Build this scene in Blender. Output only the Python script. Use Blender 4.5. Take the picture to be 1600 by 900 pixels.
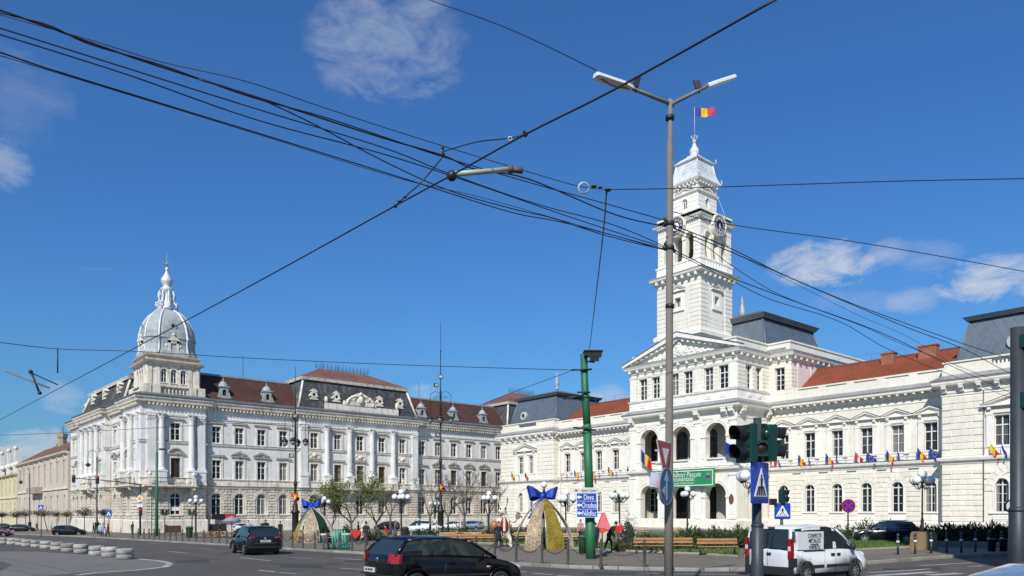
import bpy, math, random
from math import sin, cos, pi, radians, atan2, sqrt, hypot
from mathutils import Vector, Matrix
random.seed(7)
SC = bpy.context.scene
for o in list(bpy.data.objects): bpy.data.objects.remove(o)
COL = SC.collection
EYE = 2.4; FPX = 1159.0; TH = atan2(.770, .638); CT, ST = cos(TH), sin(TH); HOR = 800.0
cam = bpy.data.cameras.new('camera'); camo = bpy.data.objects.new('camera', cam); COL.objects.link(camo)
camo.location = (0, 0, EYE); camo.rotation_euler = (pi/2, 0, TH)
cam.lens = FPX/1600*36; cam.sensor_width = 36; cam.shift_y = (HOR-450)/1600
cam.clip_start = .1; cam.clip_end = 6000
SC.camera = camo
SUN_EL = radians(41); SU, SV = .55, -.835         # horizontal direction towards the sun
w = bpy.data.worlds.new('World'); SC.world = w; w.use_nodes = True
nt = w.node_tree; nt.nodes.clear()
def N(t, **k):
 n = nt.nodes.new(t)
 for a, b in k.items(): setattr(n, a, b)
 return n
sky = N('ShaderNodeTexSky', sky_type='NISHITA', sun_disc=False)
sky.sun_elevation = SUN_EL; sky.sun_rotation = atan2(SU, SV)
sky.altitude = 100; sky.air_density = 1.5; sky.dust_density = .8; sky.ozone_density = 6.0
bg = N('ShaderNodeBackground'); bg.inputs[1].default_value = .078
tint = N('ShaderNodeMix', data_type='RGBA', blend_type='MULTIPLY'); tint.inputs[0].default_value = 1
tint.inputs[7].default_value = (.47, .88, 1.36, 1)
nt.links.new(sky.outputs[0], tint.inputs[6])
tc = N('ShaderNodeTexCoord')
def pxdir(px, py):
 X, Z = (px-800)/FPX, (HOR-py)/FPX
 v = Vector((X*CT-ST, X*ST+CT, Z)); return v.normalized()
noi = N('ShaderNodeTexNoise'); noi.inputs['Scale'].default_value = 17; noi.inputs['Detail'].default_value = 11; noi.inputs['Roughness'].default_value = .66; noi.inputs['Distortion'].default_value = .4
mp = N('ShaderNodeMapping'); mp.inputs['Scale'].default_value = (1, 1, 2.2)
nt.links.new(tc.outputs['Generated'], mp.inputs[0]); nt.links.new(mp.outputs[0], noi.inputs[0])
def M2(op, a, b=None, clamp=False):
 n = N('ShaderNodeMath', operation=op, use_clamp=clamp)
 for i, x in enumerate((a, b)):
  if x is None: continue
  if isinstance(x, (int, float)): n.inputs[i].default_value = x
  else: nt.links.new(x, n.inputs[i])
 return n.outputs[0]
acc = None
CL = [(605,70,140,85,.5),(20,150,95,75,.18),(0,258,48,42,.55),(1285,412,90,40,.95),(1388,392,46,24,.55),(1550,440,105,42,1.0),
      (1430,470,55,24,.5),(1450,402,60,30,.3),(98,622,36,30,.5),(75,700,75,34,.8),(660,612,32,14,.6),(945,622,50,22,.6),(155,420,36,2.2,.14),
      (225,640,60,16,.25),(1330,470,80,20,.25),(690,50,60,35,.25),(540,20,60,25,.25)]
for px, py, hw, hh, st in CL:
 c = pxdir(px, py); r = Vector((CT, ST, 0)); u = r.cross(-c).normalized(); u = u if u.z > 0 else -u; r = (c.cross(u)).normalized(); r = r if r.dot(Vector((CT, ST, 0))) > 0 else -r
 L = sqrt(FPX**2+(px-800)**2+(HOR-py)**2)
 def dotn(vec, s):
  d = N('ShaderNodeVectorMath', operation='DOT_PRODUCT'); nt.links.new(tc.outputs['Generated'], d.inputs[0]); d.inputs[1].default_value = vec*s
  return d.outputs['Value']
 a = dotn(r, L/hw); b = dotn(u, L/hh*.9)
 e = M2('ADD', M2('MULTIPLY', a, a), M2('MULTIPLY', b, b))
 front = M2('GREATER_THAN', dotn(c, 1), .5)
 m = M2('MULTIPLY', M2('SUBTRACT', 1.0, e, True), front)
 v = M2('MULTIPLY', M2('MULTIPLY', M2('SUBTRACT', M2('ADD', noi.outputs[0], M2('MULTIPLY', m, .30)), .57 if st > .65 else .56), 4.0 if st > .65 else 2.8, True), st)
 v = M2('MULTIPLY', v, M2('MULTIPLY', m, 3, True))
 acc = v if acc is None else M2('MAXIMUM', acc, v)
cl = N('ShaderNodeMix', data_type='RGBA'); nt.links.new(M2('MULTIPLY', acc, .8), cl.inputs[0]); nt.links.new(tint.outputs[2], cl.inputs[6]); cl.inputs[7].default_value = (7.2, 7.6, 8.4, 1)
nt.links.new(cl.outputs[2], bg.inputs[0])
out = N('ShaderNodeOutputWorld'); nt.links.new(bg.outputs[0], out.inputs[0])
sl = bpy.data.lights.new('sun', 'SUN'); sl.energy = 4.2; sl.angle = radians(.53); sl.color = (1, .955, .88)
so = bpy.data.objects.new('sun', sl); COL.objects.link(so)
sdir = Vector((SU*cos(SUN_EL), SV*cos(SUN_EL), sin(SUN_EL)))
so.rotation_euler = sdir.to_track_quat('Z', 'Y').to_euler()
SC.view_settings.view_transform = 'Standard'; SC.view_settings.look = 'None'; SC.view_settings.exposure = 0.13; SC.view_settings.gamma = 1
SC.cycles.max_bounces = 6; SC.cycles.diffuse_bounces = 3; SC.cycles.glossy_bounces = 3
def G(u, v): return .0095*u+.005*v+.12+.85*math.exp(-((u*u+v*v)/361)**2)   # height of the gently falling ground
def uv(px, Y):
 X = (px-800)/FPX*Y; return (X*CT-Y*ST, X*ST+Y*CT)
def at(px, Y):
 u, v = uv(px, Y); return Vector((u, v, G(u, v)))
def gp(px, py):
 u1, v1 = uv(px, 1.0); k = (HOR-py)/FPX; lo, hi = 3.0, 900.0
 f = lambda Y: EYE+k*Y-G(u1*Y, v1*Y)
 for _ in range(60):
  m_ = (lo+hi)/2
  if f(m_) > 0: lo = m_
  else: hi = m_
 return at(px, lo)
def depth(p): return -p[0]*ST+p[1]*CT
def zat(py, Y): return EYE+(HOR-py)*Y/FPX
def pt(px, py, Y):
 u, v = uv(px, Y); return Vector((u, v, zat(py, Y)))
MATS = {}
def mat(name, col, rough=.8, var=.12, scale=3.0, bump=0.0, bscale=None, metal=0.0, streak=0.0, streakcol=(.12, .10, .08), emit=None,
  spec=.5, brick=None, coat=0.0, rand=0.0, blotch=0.0, blotchcol=(.3, .25, .2), sheen=0):
 if name in MATS: return MATS[name]
 m = bpy.data.materials.new(name); m.use_nodes = True; t = m.node_tree; n = t.nodes; L = t.links
 b = n['Principled BSDF']; b.inputs['Roughness'].default_value = rough; b.inputs['Metallic'].default_value = metal
 b.inputs['Specular IOR Level'].default_value = spec
 if coat: b.inputs['Coat Weight'].default_value = coat; b.inputs['Coat Roughness'].default_value = .04
 g = n.new('ShaderNodeNewGeometry')
 c = n.new('ShaderNodeRGB'); c.outputs[0].default_value = (*col, 1); cur = c.outputs[0]
 def mix(f, a, bb, mode='MIX'):
  x = n.new('ShaderNodeMix'); x.data_type = 'RGBA'; x.blend_type = mode
  if isinstance(f, (int, float)): x.inputs[0].default_value = f
  else: L.new(f, x.inputs[0])
  for i, q in ((6, a), (7, bb)):
   if isinstance(q, tuple): x.inputs[i].default_value = (*q, 1)
   else: L.new(q, x.inputs[i])
  return x.outputs[2]
 def noise(s, vec=None, d=5, r=.6):
  x = n.new('ShaderNodeTexNoise'); x.inputs['Scale'].default_value = s; x.inputs['Detail'].default_value = d; x.inputs['Roughness'].default_value = r
  L.new(vec or g.outputs['Position'], x.inputs[0]); return x.outputs[0]
 def ramp(v, a, bb, lo=0.0, hi=1.0):
  x = n.new('ShaderNodeMapRange'); L.new(v, x.inputs[0]); x.inputs[1].default_value = a; x.inputs[2].default_value = bb
  x.inputs[3].default_value = lo; x.inputs[4].default_value = hi; return x.outputs[0]
 if var:
  v = ramp(noise(scale), .3, .7, 1-var, 1+var*.6)
  vv = n.new('ShaderNodeCombineColor'); [L.new(v, vv.inputs[i]) for i in range(3)]
  cur = mix(1.0, cur, vv.outputs[0], 'MULTIPLY')
  v2 = ramp(noise(scale*.13), .35, .65, 1-var*.7, 1+var*.4)
  vv = n.new('ShaderNodeCombineColor'); [L.new(v2, vv.inputs[i]) for i in range(3)]
  cur = mix(1.0, cur, vv.outputs[0], 'MULTIPLY')
 if blotch:
  f = ramp(noise(.55 if blotch < 1 else .9, d=8, r=.7), .62-.1*min(blotch, 1), .70, 0, min(1, blotch))
  cur = mix(f, cur, blotchcol)
 if streak:
  mpn = n.new('ShaderNodeMapping'); L.new(g.outputs['Position'], mpn.inputs[0]); mpn.inputs['Scale'].default_value = (1.6, 1.6, .16)
  f = ramp(noise(1.5, mpn.outputs[0], 6, .65), .50, .74, 0, streak)
  cur = mix(f, cur, streakcol)
 if rand:
  oi = n.new('ShaderNodeObjectInfo'); v = ramp(oi.outputs['Random'], 0, 1, 1-rand, 1+rand)
  vv = n.new('ShaderNodeCombineColor'); [L.new(v, vv.inputs[i]) for i in range(3)]
  cur = mix(1.0, cur, vv.outputs[0], 'MULTIPLY')
 L.new(cur, b.inputs['Base Color'])
 if bump:
  bp = n.new('ShaderNodeBump'); bp.inputs['Strength'].default_value = bump; bp.inputs['Distance'].default_value = .05
  L.new(noise(bscale or scale*4, d=4), bp.inputs['Height']); L.new(bp.outputs[0], b.inputs['Normal'])
 if emit: b.inputs['Emission Color'].default_value = (*emit[0], 1); b.inputs['Emission Strength'].default_value = emit[1]
 MATS[name] = m; return m
plaster = mat('white_plaster', (.86, .81, .69), .85, .09, 1.1, .15, 9, streak=.26, streakcol=(.40, .33, .25), blotch=.16, blotchcol=(.62, .52, .40))
plaster2 = mat('white_stucco_trim', (.90, .86, .77), .8, .06, 2.0, .12, 12, streak=.30, streakcol=(.36, .30, .23))
pinkwall = mat('pale_pink_plaster', (.80, .66, .60), .85, .07, 1.1, .1, 9)
roofred = mat('red_tile', (.245, .06, .022), .8, .22, 2.6, .3, 14, streak=.15, streakcol=(.16, .06, .04))
roofbrown = mat('old_brown_tile', (.085, .034, .023), .85, .35, 2.2, .35, 14, blotch=.35, blotchcol=(.22, .11, .07))
roofrust = mat('rusty_tile', (.20, .09, .06), .85, .35, 1.6, .35, 14, streak=.4, streakcol=(.10, .06, .05))
slate = mat('blue_grey_sheet_metal', (.15, .185, .215), .55, .16, 1.3, .08, 8, metal=.35, streak=.25, streakcol=(.20, .22, .23))
oldslate = mat('weathered_black_slate', (.075, .077, .078), .8, .45, 1.6, .3, 10, blotch=.85, blotchcol=(.24, .24, .23), streak=.55, streakcol=(.2, .2, .19))
zinc = mat('weathered_zinc', (.36, .39, .39), .7, .22, 1.6, .12, 8, metal=.1, streak=.6, streakcol=(.62, .61, .57), blotch=.3, blotchcol=(.25, .25, .24))
palesheet = mat('pale_sheet_roof', (.70, .72, .71), .6, .2, 1.4, .1, 8, streak=.55, streakcol=(.30, .34, .36))
zincdark = mat('dark_gutter_metal', (.16, .17, .18), .55, .2, 2, metal=.3)
flash = mat('grey_flashing', (.36, .36, .35), .5, .25, 1.6, streak=.3, metal=.2, streakcol=(.18, .18, .18))
bluewall = mat('faded_blue_stucco', (.75, .735, .695), .85, .12, 1.1, .12, 8, streak=.5, streakcol=(.30, .28, .26), blotch=.35, blotchcol=(.44, .38, .30))
trim2 = mat('weathered_cream_stucco', (.79, .725, .60), .85, .14, 1.7, .2, 10, streak=.75, streakcol=(.18, .15, .12), blotch=.75, blotchcol=(.34, .27, .20))
stone2 = mat('sooty_stone_blocks', (.68, .61, .50), .9, .22, 1.8, .3, 9, streak=.6, streakcol=(.16, .14, .12), rand=.0, blotch=.3, blotchcol=(.28, .24, .2))
glassm = None
def glass_mat():
 m = bpy.data.materials.new('window_glass'); m.use_nodes = True; t = m.node_tree; n = t.nodes; L = t.links; b = n['Principled BSDF']
 oi = n.new('ShaderNodeObjectInfo'); g = n.new('ShaderNodeNewGeometry')
 no = n.new('ShaderNodeTexNoise'); no.inputs['Scale'].default_value = .9; L.new(g.outputs['Position'], no.inputs[0])
 r = n.new('ShaderNodeValToRGB'); e = r.color_ramp.elements
 e[0].position = 0; e[0].color = (.012, .012, .014, 1); e[1].position = 1; e[1].color = (.12, .12, .11, 1)
 x = r.color_ramp.elements.new(.55); x.color = (.02, .02, .022, 1); x = r.color_ramp.elements.new(.8); x.color = (.045, .048, .05, 1)
 a = n.new('ShaderNodeMath'); a.operation = 'ADD'; L.new(oi.outputs['Random'], a.inputs[0])
 s = n.new('ShaderNodeMath'); s.operation = 'MULTIPLY_ADD'; L.new(no.outputs[0], s.inputs[0]); s.inputs[1].default_value = .7; s.inputs[2].default_value = -.38
 L.new(s.outputs[0], a.inputs[1]); L.new(a.outputs[0], r.inputs[0])
 tc_ = n.new('ShaderNodeTexCoord'); sx = n.new('ShaderNodeSeparateXYZ'); L.new(tc_.outputs['Object'], sx.inputs[0])
 def mm(op, p, q):
  x_ = n.new('ShaderNodeMath'); x_.operation = op
  for i_, v_ in ((0, p), (1, q)):
   if v_ is None: continue
   if isinstance(v_, (int, float)): x_.inputs[i_].default_value = v_
   else: L.new(v_, x_.inputs[i_])
  return x_.outputs[0]
 rd_ = oi.outputs['Random']; r2 = mm('FRACT', mm('MULTIPLY', rd_, 17.3), None); ins_ = mm('GREATER_THAN', mm('ABSOLUTE', sx.outputs[0], None), mm('ADD', mm('MULTIPLY', r2, .45), .16)); on = mm('MULTIPLY', ins_, mm('GREATER_THAN', mm('FRACT', mm('MULTIPLY', rd_, 7.7), None), .58))
 cm = n.new('ShaderNodeMix'); cm.data_type = 'RGBA'; L.new(mm('MULTIPLY', on, .8), cm.inputs[0]); L.new(r.outputs[0], cm.inputs[6]); cm.inputs[7].default_value = (.27, .26, .23, 1); L.new(cm.outputs[2], b.inputs['Base Color'])
 b.inputs['Roughness'].default_value = .1; b.inputs['Specular IOR Level'].default_value = .35
 return m
glassm = glass_mat()
woodw = mat('white_window_paint', (.74, .73, .70), .6, .06, 4)
woodd = mat('dark_brown_wood', (.10, .045, .028), .6, .2, 4)
darkin = mat('dark_interior', (.03, .026, .024), .9, .1)
iron = mat('black_iron', (.018, .018, .02), .5, .2, 6)
class Fr:                                            # facade frame: x along, y inward, z up
 def __init__(s, o=(0, 0, 0), a=0.0): s.o = Vector(o); s.a = a; s.c, s.s = cos(a), sin(a)
 def __call__(s, x, y, z): return (s.o.x+x*s.c-y*s.s, s.o.y+x*s.s+y*s.c, s.o.z+z)
class MB:
 def __init__(s, fr=None): s.v = []; s.f = []; s.m = []; s.fr = fr; s.mi = 0; s.sm = set()
 def V(s, x, y, z):
  s.v.append(s.fr(x, y, z) if s.fr else (x, y, z)); return len(s.v)-1
 def face(s, pts):
  s.f.append([s.V(*p) for p in pts]); s.m.append(s.mi)
 def idx(s, ids): s.f.append(list(ids)); s.m.append(s.mi)
 def box(s, x0, x1, y0, y1, z0, z1, back=True):
  i = [s.V(x, y, z) for z in (z0, z1) for x, y in ((x0, y0), (x1, y0), (x1, y1), (x0, y1))]
  for q in ((0, 3, 2, 1), (4, 5, 6, 7), (0, 1, 5, 4), (1, 2, 6, 5), (3, 0, 4, 7)) + (((2, 3, 7, 6),) if back else ()): s.idx(i[k] for k in q)
  return s
 def frust(s, x0, x1, y0, y1, z0, z1, ins, top=True, insy=None):
  insy = ins if insy is None else insy
  i = [s.V(x, y, z0) for x, y in ((x0, y0), (x1, y0), (x1, y1), (x0, y1))]+[s.V(x, y, z1) for x, y in ((x0+ins, y0+insy), (x1-ins, y0+insy), (x1-ins, y1-insy), (x0+ins, y1-insy))]
  for q in ((0, 1, 5, 4), (1, 2, 6, 5), (2, 3, 7, 6), (3, 0, 4, 7)): s.idx(i[k] for k in q)
  if top: s.idx(i[k] for k in (4, 5, 6, 7))
  return s
 def prism(s, prof, x0, x1, caps=True, m0=0, m1=0):
  """profile [(y,z)] swept along x; m0/m1: mitre, ends shift by m*y at each end"""
  n = len(prof); a = [s.V(x0+m0*y, y, z) for y, z in prof]; b = [s.V(x1+m1*y, y, z) for y, z in prof]
  for k in range(n): j = (k+1) % n; s.idx((a[k], b[k], b[j], a[j]))
  if caps: s.idx(a[::-1]); s.idx(b)
  return s
 def poly(s, pts, y0, y1):
  """polygon in x,z (ccw from outside) extruded from y0 (front) to y1"""
  n = len(pts); a = [s.V(x, y0, z) for x, z in pts]; b = [s.V(x, y1, z) for x, z in pts]
  s.idx(a); s.idx(b[::-1])
  for k in range(n): j = (k+1) % n; s.idx((a[k], b[k], b[j], a[j]))
  return s
 def arc(s, xc, zc, r0, r1, y0, y1, a0=0.0, a1=pi, n=14):
  P = []
  for k in range(n+1):
   a = a0+(a1-a0)*k/n; P.append([s.V(xc+r*cos(a), y, zc+r*sin(a)) for r, y in ((r0, y0), (r1, y0), (r1, y1), (r0, y1))])
  for k in range(n):
   p, q = P[k], P[k+1]
   for j in range(4): jj = (j+1) % 4; s.idx((p[j], p[jj], q[jj], q[j]))
  s.idx(P[0][::-1]); s.idx(P[-1]); return s
 def tube(s, pts, r, n=8, cap=True):
  pts = [Vector(p) for p in pts]; rs = r if isinstance(r, (list, tuple)) else [r]*len(pts); R = []
  up = None
  for k, p in enumerate(pts):
   d = (pts[min(k+1, len(pts)-1)]-pts[max(k-1, 0)]).normalized()
   if up is None: up = d.orthogonal().normalized()
   e = up-d*up.dot(d); e = e.normalized() if e.length > 1e-5 else d.orthogonal().normalized(); up = e; f = d.cross(e)
   R.append([s.V(*(p+(e*cos(2*pi*j/n)+f*sin(2*pi*j/n))*rs[k])) for j in range(n)])
  st = len(s.f)
  for k in range(len(R)-1):
   for j in range(n): jj = (j+1) % n; s.idx((R[k][j], R[k][jj], R[k+1][jj], R[k+1][j]))
  s.sm.update(range(st, len(s.f)))
  if cap: s.idx(R[0][::-1]); s.idx(R[-1])
  return s
 def lathe(s, c, prof, n=16, cap=True, sq=None, rot=0.0):
  """profile [(r,z)] about the vertical through c; sq=n>2 squares the plan"""
  R = []
  for r, z in prof:
   row = []
   for j in range(n):
    a = 2*pi*j/n+rot; k = 1.0
    if sq: k = 1/((abs(cos(a-rot))**sq+abs(sin(a-rot))**sq)**(1/sq))
    row.append(s.V(c[0]+r*k*cos(a), c[1]+r*k*sin(a), c[2]+z))
   R.append(row)
  st = len(s.f)
  for k in range(len(R)-1):
   for j in range(n): jj = (j+1) % n; s.idx((R[k][j], R[k][jj], R[k+1][jj], R[k+1][j]))
  if n > 8 and not sq: s.sm.update(range(st, len(s.f)))
  if cap: s.idx(R[0][::-1]); s.idx(R[-1])
  return s
 def ball(s, c, r, n=12, m=8, sc=(1, 1, 1)):
  st = len(s.f); T = s.V(c[0], c[1], c[2]+r*sc[2]); B = s.V(c[0], c[1], c[2]-r*sc[2]); R = []
  for i in range(1, m):
   a = pi*i/m; R.append([s.V(c[0]+r*sin(a)*cos(2*pi*j/n)*sc[0], c[1]+r*sin(a)*sin(2*pi*j/n)*sc[1], c[2]+r*cos(a)*sc[2]) for j in range(n)])
  for j in range(n): s.idx((T, R[0][j], R[0][(j+1) % n])); s.idx((B, R[-1][(j+1) % n], R[-1][j]))
  for i in range(m-2):
   for j in range(n): jj = (j+1) % n; s.idx((R[i][j], R[i+1][j], R[i+1][jj], R[i][jj]))
  s.sm.update(range(st, len(s.f))); return s
 def wall(s, x0, x1, z0, z1, ops, y=0.0, dep=.4, n=12):
  """flat wall at depth y with openings (xc, w, z0, z1, arch) and reveals of depth dep"""
  xs = {x0, x1}; zs = {z0, z1}; R = []
  for o in ops:
   a, b = o[0]-o[1]/2, o[0]+o[1]/2; R.append((a, b, o[2], o[3], o[4])); xs |= {a, b}; zs |= {o[2], o[3]}
  xs = sorted(x for x in xs if x0-1e-6 <= x <= x1+1e-6); zs = sorted(z for z in zs if z0-1e-6 <= z <= z1+1e-6)
  for i in range(len(xs)-1):
   for j in range(len(zs)-1):
    cx, cz = (xs[i]+xs[i+1])/2, (zs[j]+zs[j+1])/2
    if xs[i+1]-xs[i] < 1e-5 or zs[j+1]-zs[j] < 1e-5: continue
    if any(a < cx < b and c < cz < d for a, b, c, d, _ in R): continue
    s.face([(xs[i], y, zs[j]), (xs[i+1], y, zs[j]), (xs[i+1], y, zs[j+1]), (xs[i], y, zs[j+1])])
  for a, b, c, d, ar in R:
   r = (b-a)/2; cx = (a+b)/2; zs_ = d-r if ar else d
   out = [(a, c), (b, c), (b, zs_)]
   if ar:
    pts = [(cx+r*cos(pi*k/n), zs_+r*sin(pi*k/n)) for k in range(n+1)]
    out += pts[1:-1]
    h = n//2
    for side in (0, 1):
     cor = (b, y, d) if side == 0 else (a, y, d)
     for k in range(h*side, h*side+h):
      p, q = pts[k], pts[k+1]; s.face([(p[0], y, p[1]), cor, (q[0], y, q[1])] if True else [])
   out.append((a, zs_))
   for k in range(len(out)):
    p, q = out[k], out[(k+1) % len(out)]
    s.face([(p[0], y, p[1]), (p[0], y+dep, p[1]), (q[0], y+dep, q[1]), (q[0], y, q[1])])
  return s
 def mesh(s, name, mats):
  me = bpy.data.meshes.new(name); me.from_pydata(s.v, [], s.f)
  mats = list(mats) if isinstance(mats, (list, tuple)) else [mats]
  if s.m and max(s.m) >= len(mats): mats.append(zincdark)
  for m in mats: me.materials.append(m)
  if len(me.materials) > 1: me.polygons.foreach_set('material_index', s.m)
  if s.sm:
   fl = [False]*len(s.f)
   for k in s.sm: fl[k] = True
   me.polygons.foreach_set('use_smooth', fl)
  me.update(); return me
 def build(s, name, mats, parent=None, loc=None, kind=None, fix=True):
  """vertices are world positions; parents are unrotated, so local = world - root location"""
  off = Vector((0, 0, 0))
  if parent is not None:
   p = parent
   while p: off += p.location; p = p.parent
  L = Vector(loc) if loc is not None else None
  base = off if L is None else L
  if base.length > 0: s.v = [(x-base.x, y-base.y, z-base.z) for x, y, z in s.v]
  me = s.mesh(name, mats)
  if fix:
   import bmesh
   bm = bmesh.new(); bm.from_mesh(me); bmesh.ops.remove_doubles(bm, verts=bm.verts, dist=1e-5); bmesh.ops.recalc_face_normals(bm, faces=bm.faces); bm.to_mesh(me); bm.free()
  o = bpy.data.objects.new(name, me); COL.objects.link(o)
  if L is not None: o.location = L-off
  if parent is not None: o.parent = parent
  if kind: o['kind'] = kind
  return o
def tag(o, label=None, cat=None, group=None, kind=None):
 if label: o['label'] = label
 if cat: o['category'] = cat
 if group: o['group'] = group
 if kind: o['kind'] = kind
 return o
def thing(name, label, cat, loc=(0, 0, 0), rz=0.0, group=None):
 o = bpy.data.objects.new(name, None); COL.objects.link(o); o.location = loc; o.rotation_euler = (0, 0, rz); o.empty_display_size = .3
 return tag(o, label, cat, group)
def part(mb, name, mats, root, smooth=False):       # local mesh under a (possibly rotated) root
 me = mb.mesh(name, mats)
 import bmesh
 bm = bmesh.new(); bm.from_mesh(me); bmesh.ops.recalc_face_normals(bm, faces=bm.faces); bm.to_mesh(me); bm.free()
 if smooth: me.polygons.foreach_set('use_smooth', [True]*len(me.polygons))
 o = bpy.data.objects.new(name, me); COL.objects.link(o)
 if root is not None: o.parent = root
 return o
def inst(me, name, parent, loc, rz=0.0, scale=None):
 o = bpy.data.objects.new(name, me); COL.objects.link(o); o.parent = parent; o.location = loc; o.rotation_euler = (0, 0, rz)
 if scale: o.scale = scale
 return o
KIDS = {}
def copy_tree(o, parent=None):
 c = o.copy(); COL.objects.link(c)
 if parent is not None: c.parent = parent
 for ch in list(o.children): copy_tree(ch, c)
 return c
def copy_thing(o, loc, rz=None, label=None, group=None, scale=None):
 c = copy_tree(o); c.location = loc
 if rz is not None: c.rotation_euler = (0, 0, rz)
 if label: c['label'] = label
 if group: c['group'] = group
 if scale: c.scale = (scale,)*3
 return c
WM = {}
def window(kind, wd, h, arch, parent, fr, x, z, y, fm=None, rows=3, transom=.68, dark=False):
 key = (kind, wd, h, arch, rows, transom, fm.name if fm else '')
 if key not in WM:
  r = wd/2; zs = h-r if arch else h
  def outline(ins, n=10):
   a = r-ins; p = [(-a, ins), (a, ins)]
   if arch: p += [(a*cos(pi*k/n), zs+a*sin(pi*k/n)) for k in range(n+1)]
   else: p += [(a, h-ins), (-a, h-ins)]
   return p
  g = MB(); g.face([(px, 0, pz) for px, pz in outline(0)]); gm = g.mesh('window', glassm)
  f = MB(); t = .075; o, i = outline(0), outline(t); n = len(o); a = [f.V(p, -.09, q) for p, q in o]; b = [f.V(p, -.09, q) for p, q in i]; c = [f.V(p, -.01, q) for p, q in i]
  for k in range(n): j = (k+1) % n; f.idx((a[k], a[j], b[j], b[k])); f.idx((b[k], b[j], c[j], c[k]))
  zt = h*transom if not arch else zs-.02
  f.box(-.06, .06, -.10, -.01, t, (h if not arch else h)-t)
  f.box(-r+t, r-t, -.085, -.01, zt-.06, zt+.06)
  for q in range(1, rows-1 if not arch else rows):
   zz = t+(zt-t)*q/(rows-1 if not arch else rows); f.box(-r+t, r-t, -.05, -.01, zz-.022, zz+.022)
  fmesh = f.mesh('frame', fm or woodw); WM[key] = (gm, fmesh)
 gm, fmesh = WM[key]
 off = Vector((0, 0, 0)); p = parent
 while p: off += p.location; p = p.parent
 o = inst(gm, 'window', parent, Vector(fr(x, y, z))-off, fr.a); f = inst(fmesh, 'frame', o, (0, 0, 0))
 return o
def pediment(mb, xc, w, z, h, d, y=0.0, t=.14):
 """small triangular pediment with recessed tympanum, hung on brackets"""
 a = w/2
 mb.prism([(y, z), (y-d, z+.02), (y-d, z+t), (y, z+t)], xc-a, xc+a)
 k = .17
 mb.poly([(xc-a, z+t), (xc+a, z+t), (xc+a-.02, z+t+.02), (xc, z+t+h), (xc-a+.02, z+t+.02)], y-d*.35, y+.01)
 for sg in (-1, 1):
  L = hypot(a, h);
  pts = [(xc+sg*a, z+t), (xc, z+t+h), (xc, z+t+h+k), (xc+sg*a, z+t+.07)]
  mb.poly(pts if sg < 0 else pts[::-1], y-d-.015, y+.01)
  mb.mi = 1; pts = [(xc+sg*(a+.03), z+t+.075), (xc, z+t+h+k+.005), (xc, z+t+h+k+.06), (xc+sg*(a+.05), z+t+.13)]; mb.poly(pts if sg < 0 else pts[::-1], y-d-.05, y+.01); mb.mi = 0
def block(mb, x0, x1, z0, z1, y, dep, bev=.03):
 a = [mb.V(x, y, z) for x, z in ((x0, z0), (x1, z0), (x1, z1), (x0, z1))]
 b = [mb.V(x, y-dep, z) for x, z in ((x0+bev, z0+bev), (x1-bev, z0+bev), (x1-bev, z1-bev), (x0+bev, z1-bev))]
 mb.idx(b)
 for k in range(4): j = (k+1) % 4; mb.idx((a[k], a[j], b[j], b[k]))
def rustic(mb, x0, x1, z0, z1, ch, holes=(), bl=1.2, y=0.0, dep=.06, bev=.03, gap=.04, stagger=True, jit=0.0, out=None):
 """courses of blocks; holes: f(z) -> (xa, xb) or None"""
 n = max(1, round((z1-z0)/ch)); ch = (z1-z0)/n
 for k in range(n):
  a, b = z0+k*ch, z0+(k+1)*ch; zm = (a+b)/2; iv = [(x0, x1)]
  for f in holes:
   h = f(zm)
   if not h: continue
   nv = []
   for p, q in iv:
    if h[1] <= p or h[0] >= q: nv.append((p, q)); continue
    if h[0] > p: nv.append((p, h[0]))
    if h[1] < q: nv.append((h[1], q))
   iv = nv
  for p, q in iv:
   if q-p < .12: continue
   m = max(1, round((q-p)/bl)); w = (q-p)/m; xs = [p+w*i for i in range(m+1)]
   if stagger and k % 2 and m > 1: xs = [p]+[p+w*(i+.5) for i in range(m)]+[q]
   for i in range(len(xs)-1):
    if out is not None: out.append((xs[i]+gap/2, xs[i+1]-gap/2, a+gap/2, b-gap/2))
    else: block(mb, xs[i]+gap/2, xs[i+1]-gap/2, a+gap/2, b-gap/2, y, dep+random.uniform(-jit, jit), bev)
def hole(xc, hw, z0, z1, r=None):
 """rectangular up to z1, then a circle of radius r about (xc, z1)"""
 def f(z):
  if z < z0: return None
  if z <= z1: return (xc-hw, xc+hw)
  if r and z < z1+r: q = sqrt(max(r*r-(z-z1)**2, 0)); return (xc-q, xc+q)
  return None
 return f
def voussoirs(mb, xc, zc, r0, r1, y, dep, n=9, key=True, a0=0.0, a1=pi):
 for k in range(n):
  g = .03/r1; p, q = a0+(a1-a0)*k/n+g, a0+(a1-a0)*(k+1)/n-g; kk = key and k == n//2
  R1 = r1+(.22 if kk else 0); D = dep+(.06 if kk else 0)
  pts = [(xc+r0*cos(p), zc+r0*sin(p)), (xc+R1*cos(p), zc+R1*sin(p)), (xc+R1*cos(q), zc+R1*sin(q)), (xc+r0*cos(q), zc+r0*sin(q))]
  mb.poly(pts, y-D, y)
def dentils(mb, x0, x1, z, h, w, step, y, d):
 n = max(1, int((x1-x0)/step)); st = (x1-x0)/n
 for k in range(n):
  c = x0+(k+.5)*st; mb.box(c-w/2, c+w/2, y-d, y, z, z+h)
CORN = lambda z, k=1.0: [(0, z-.75*k), (-.12*k, z-.72*k), (-.16*k, z-.5*k), (-.30*k, z-.45*k), (-.70*k, z-.32*k), (-.74*k, z-.12*k), (-.86*k, z), (0, z)]
HV = 87.8; PV = 86.44; CVv = 80.6
hall = thing('city_hall', 'long white city hall with pediment, arcaded loggia and clock tower, red roofs', 'city hall', (-62, 90, 0))
H = hall; OFF = Vector(H.location)
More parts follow.
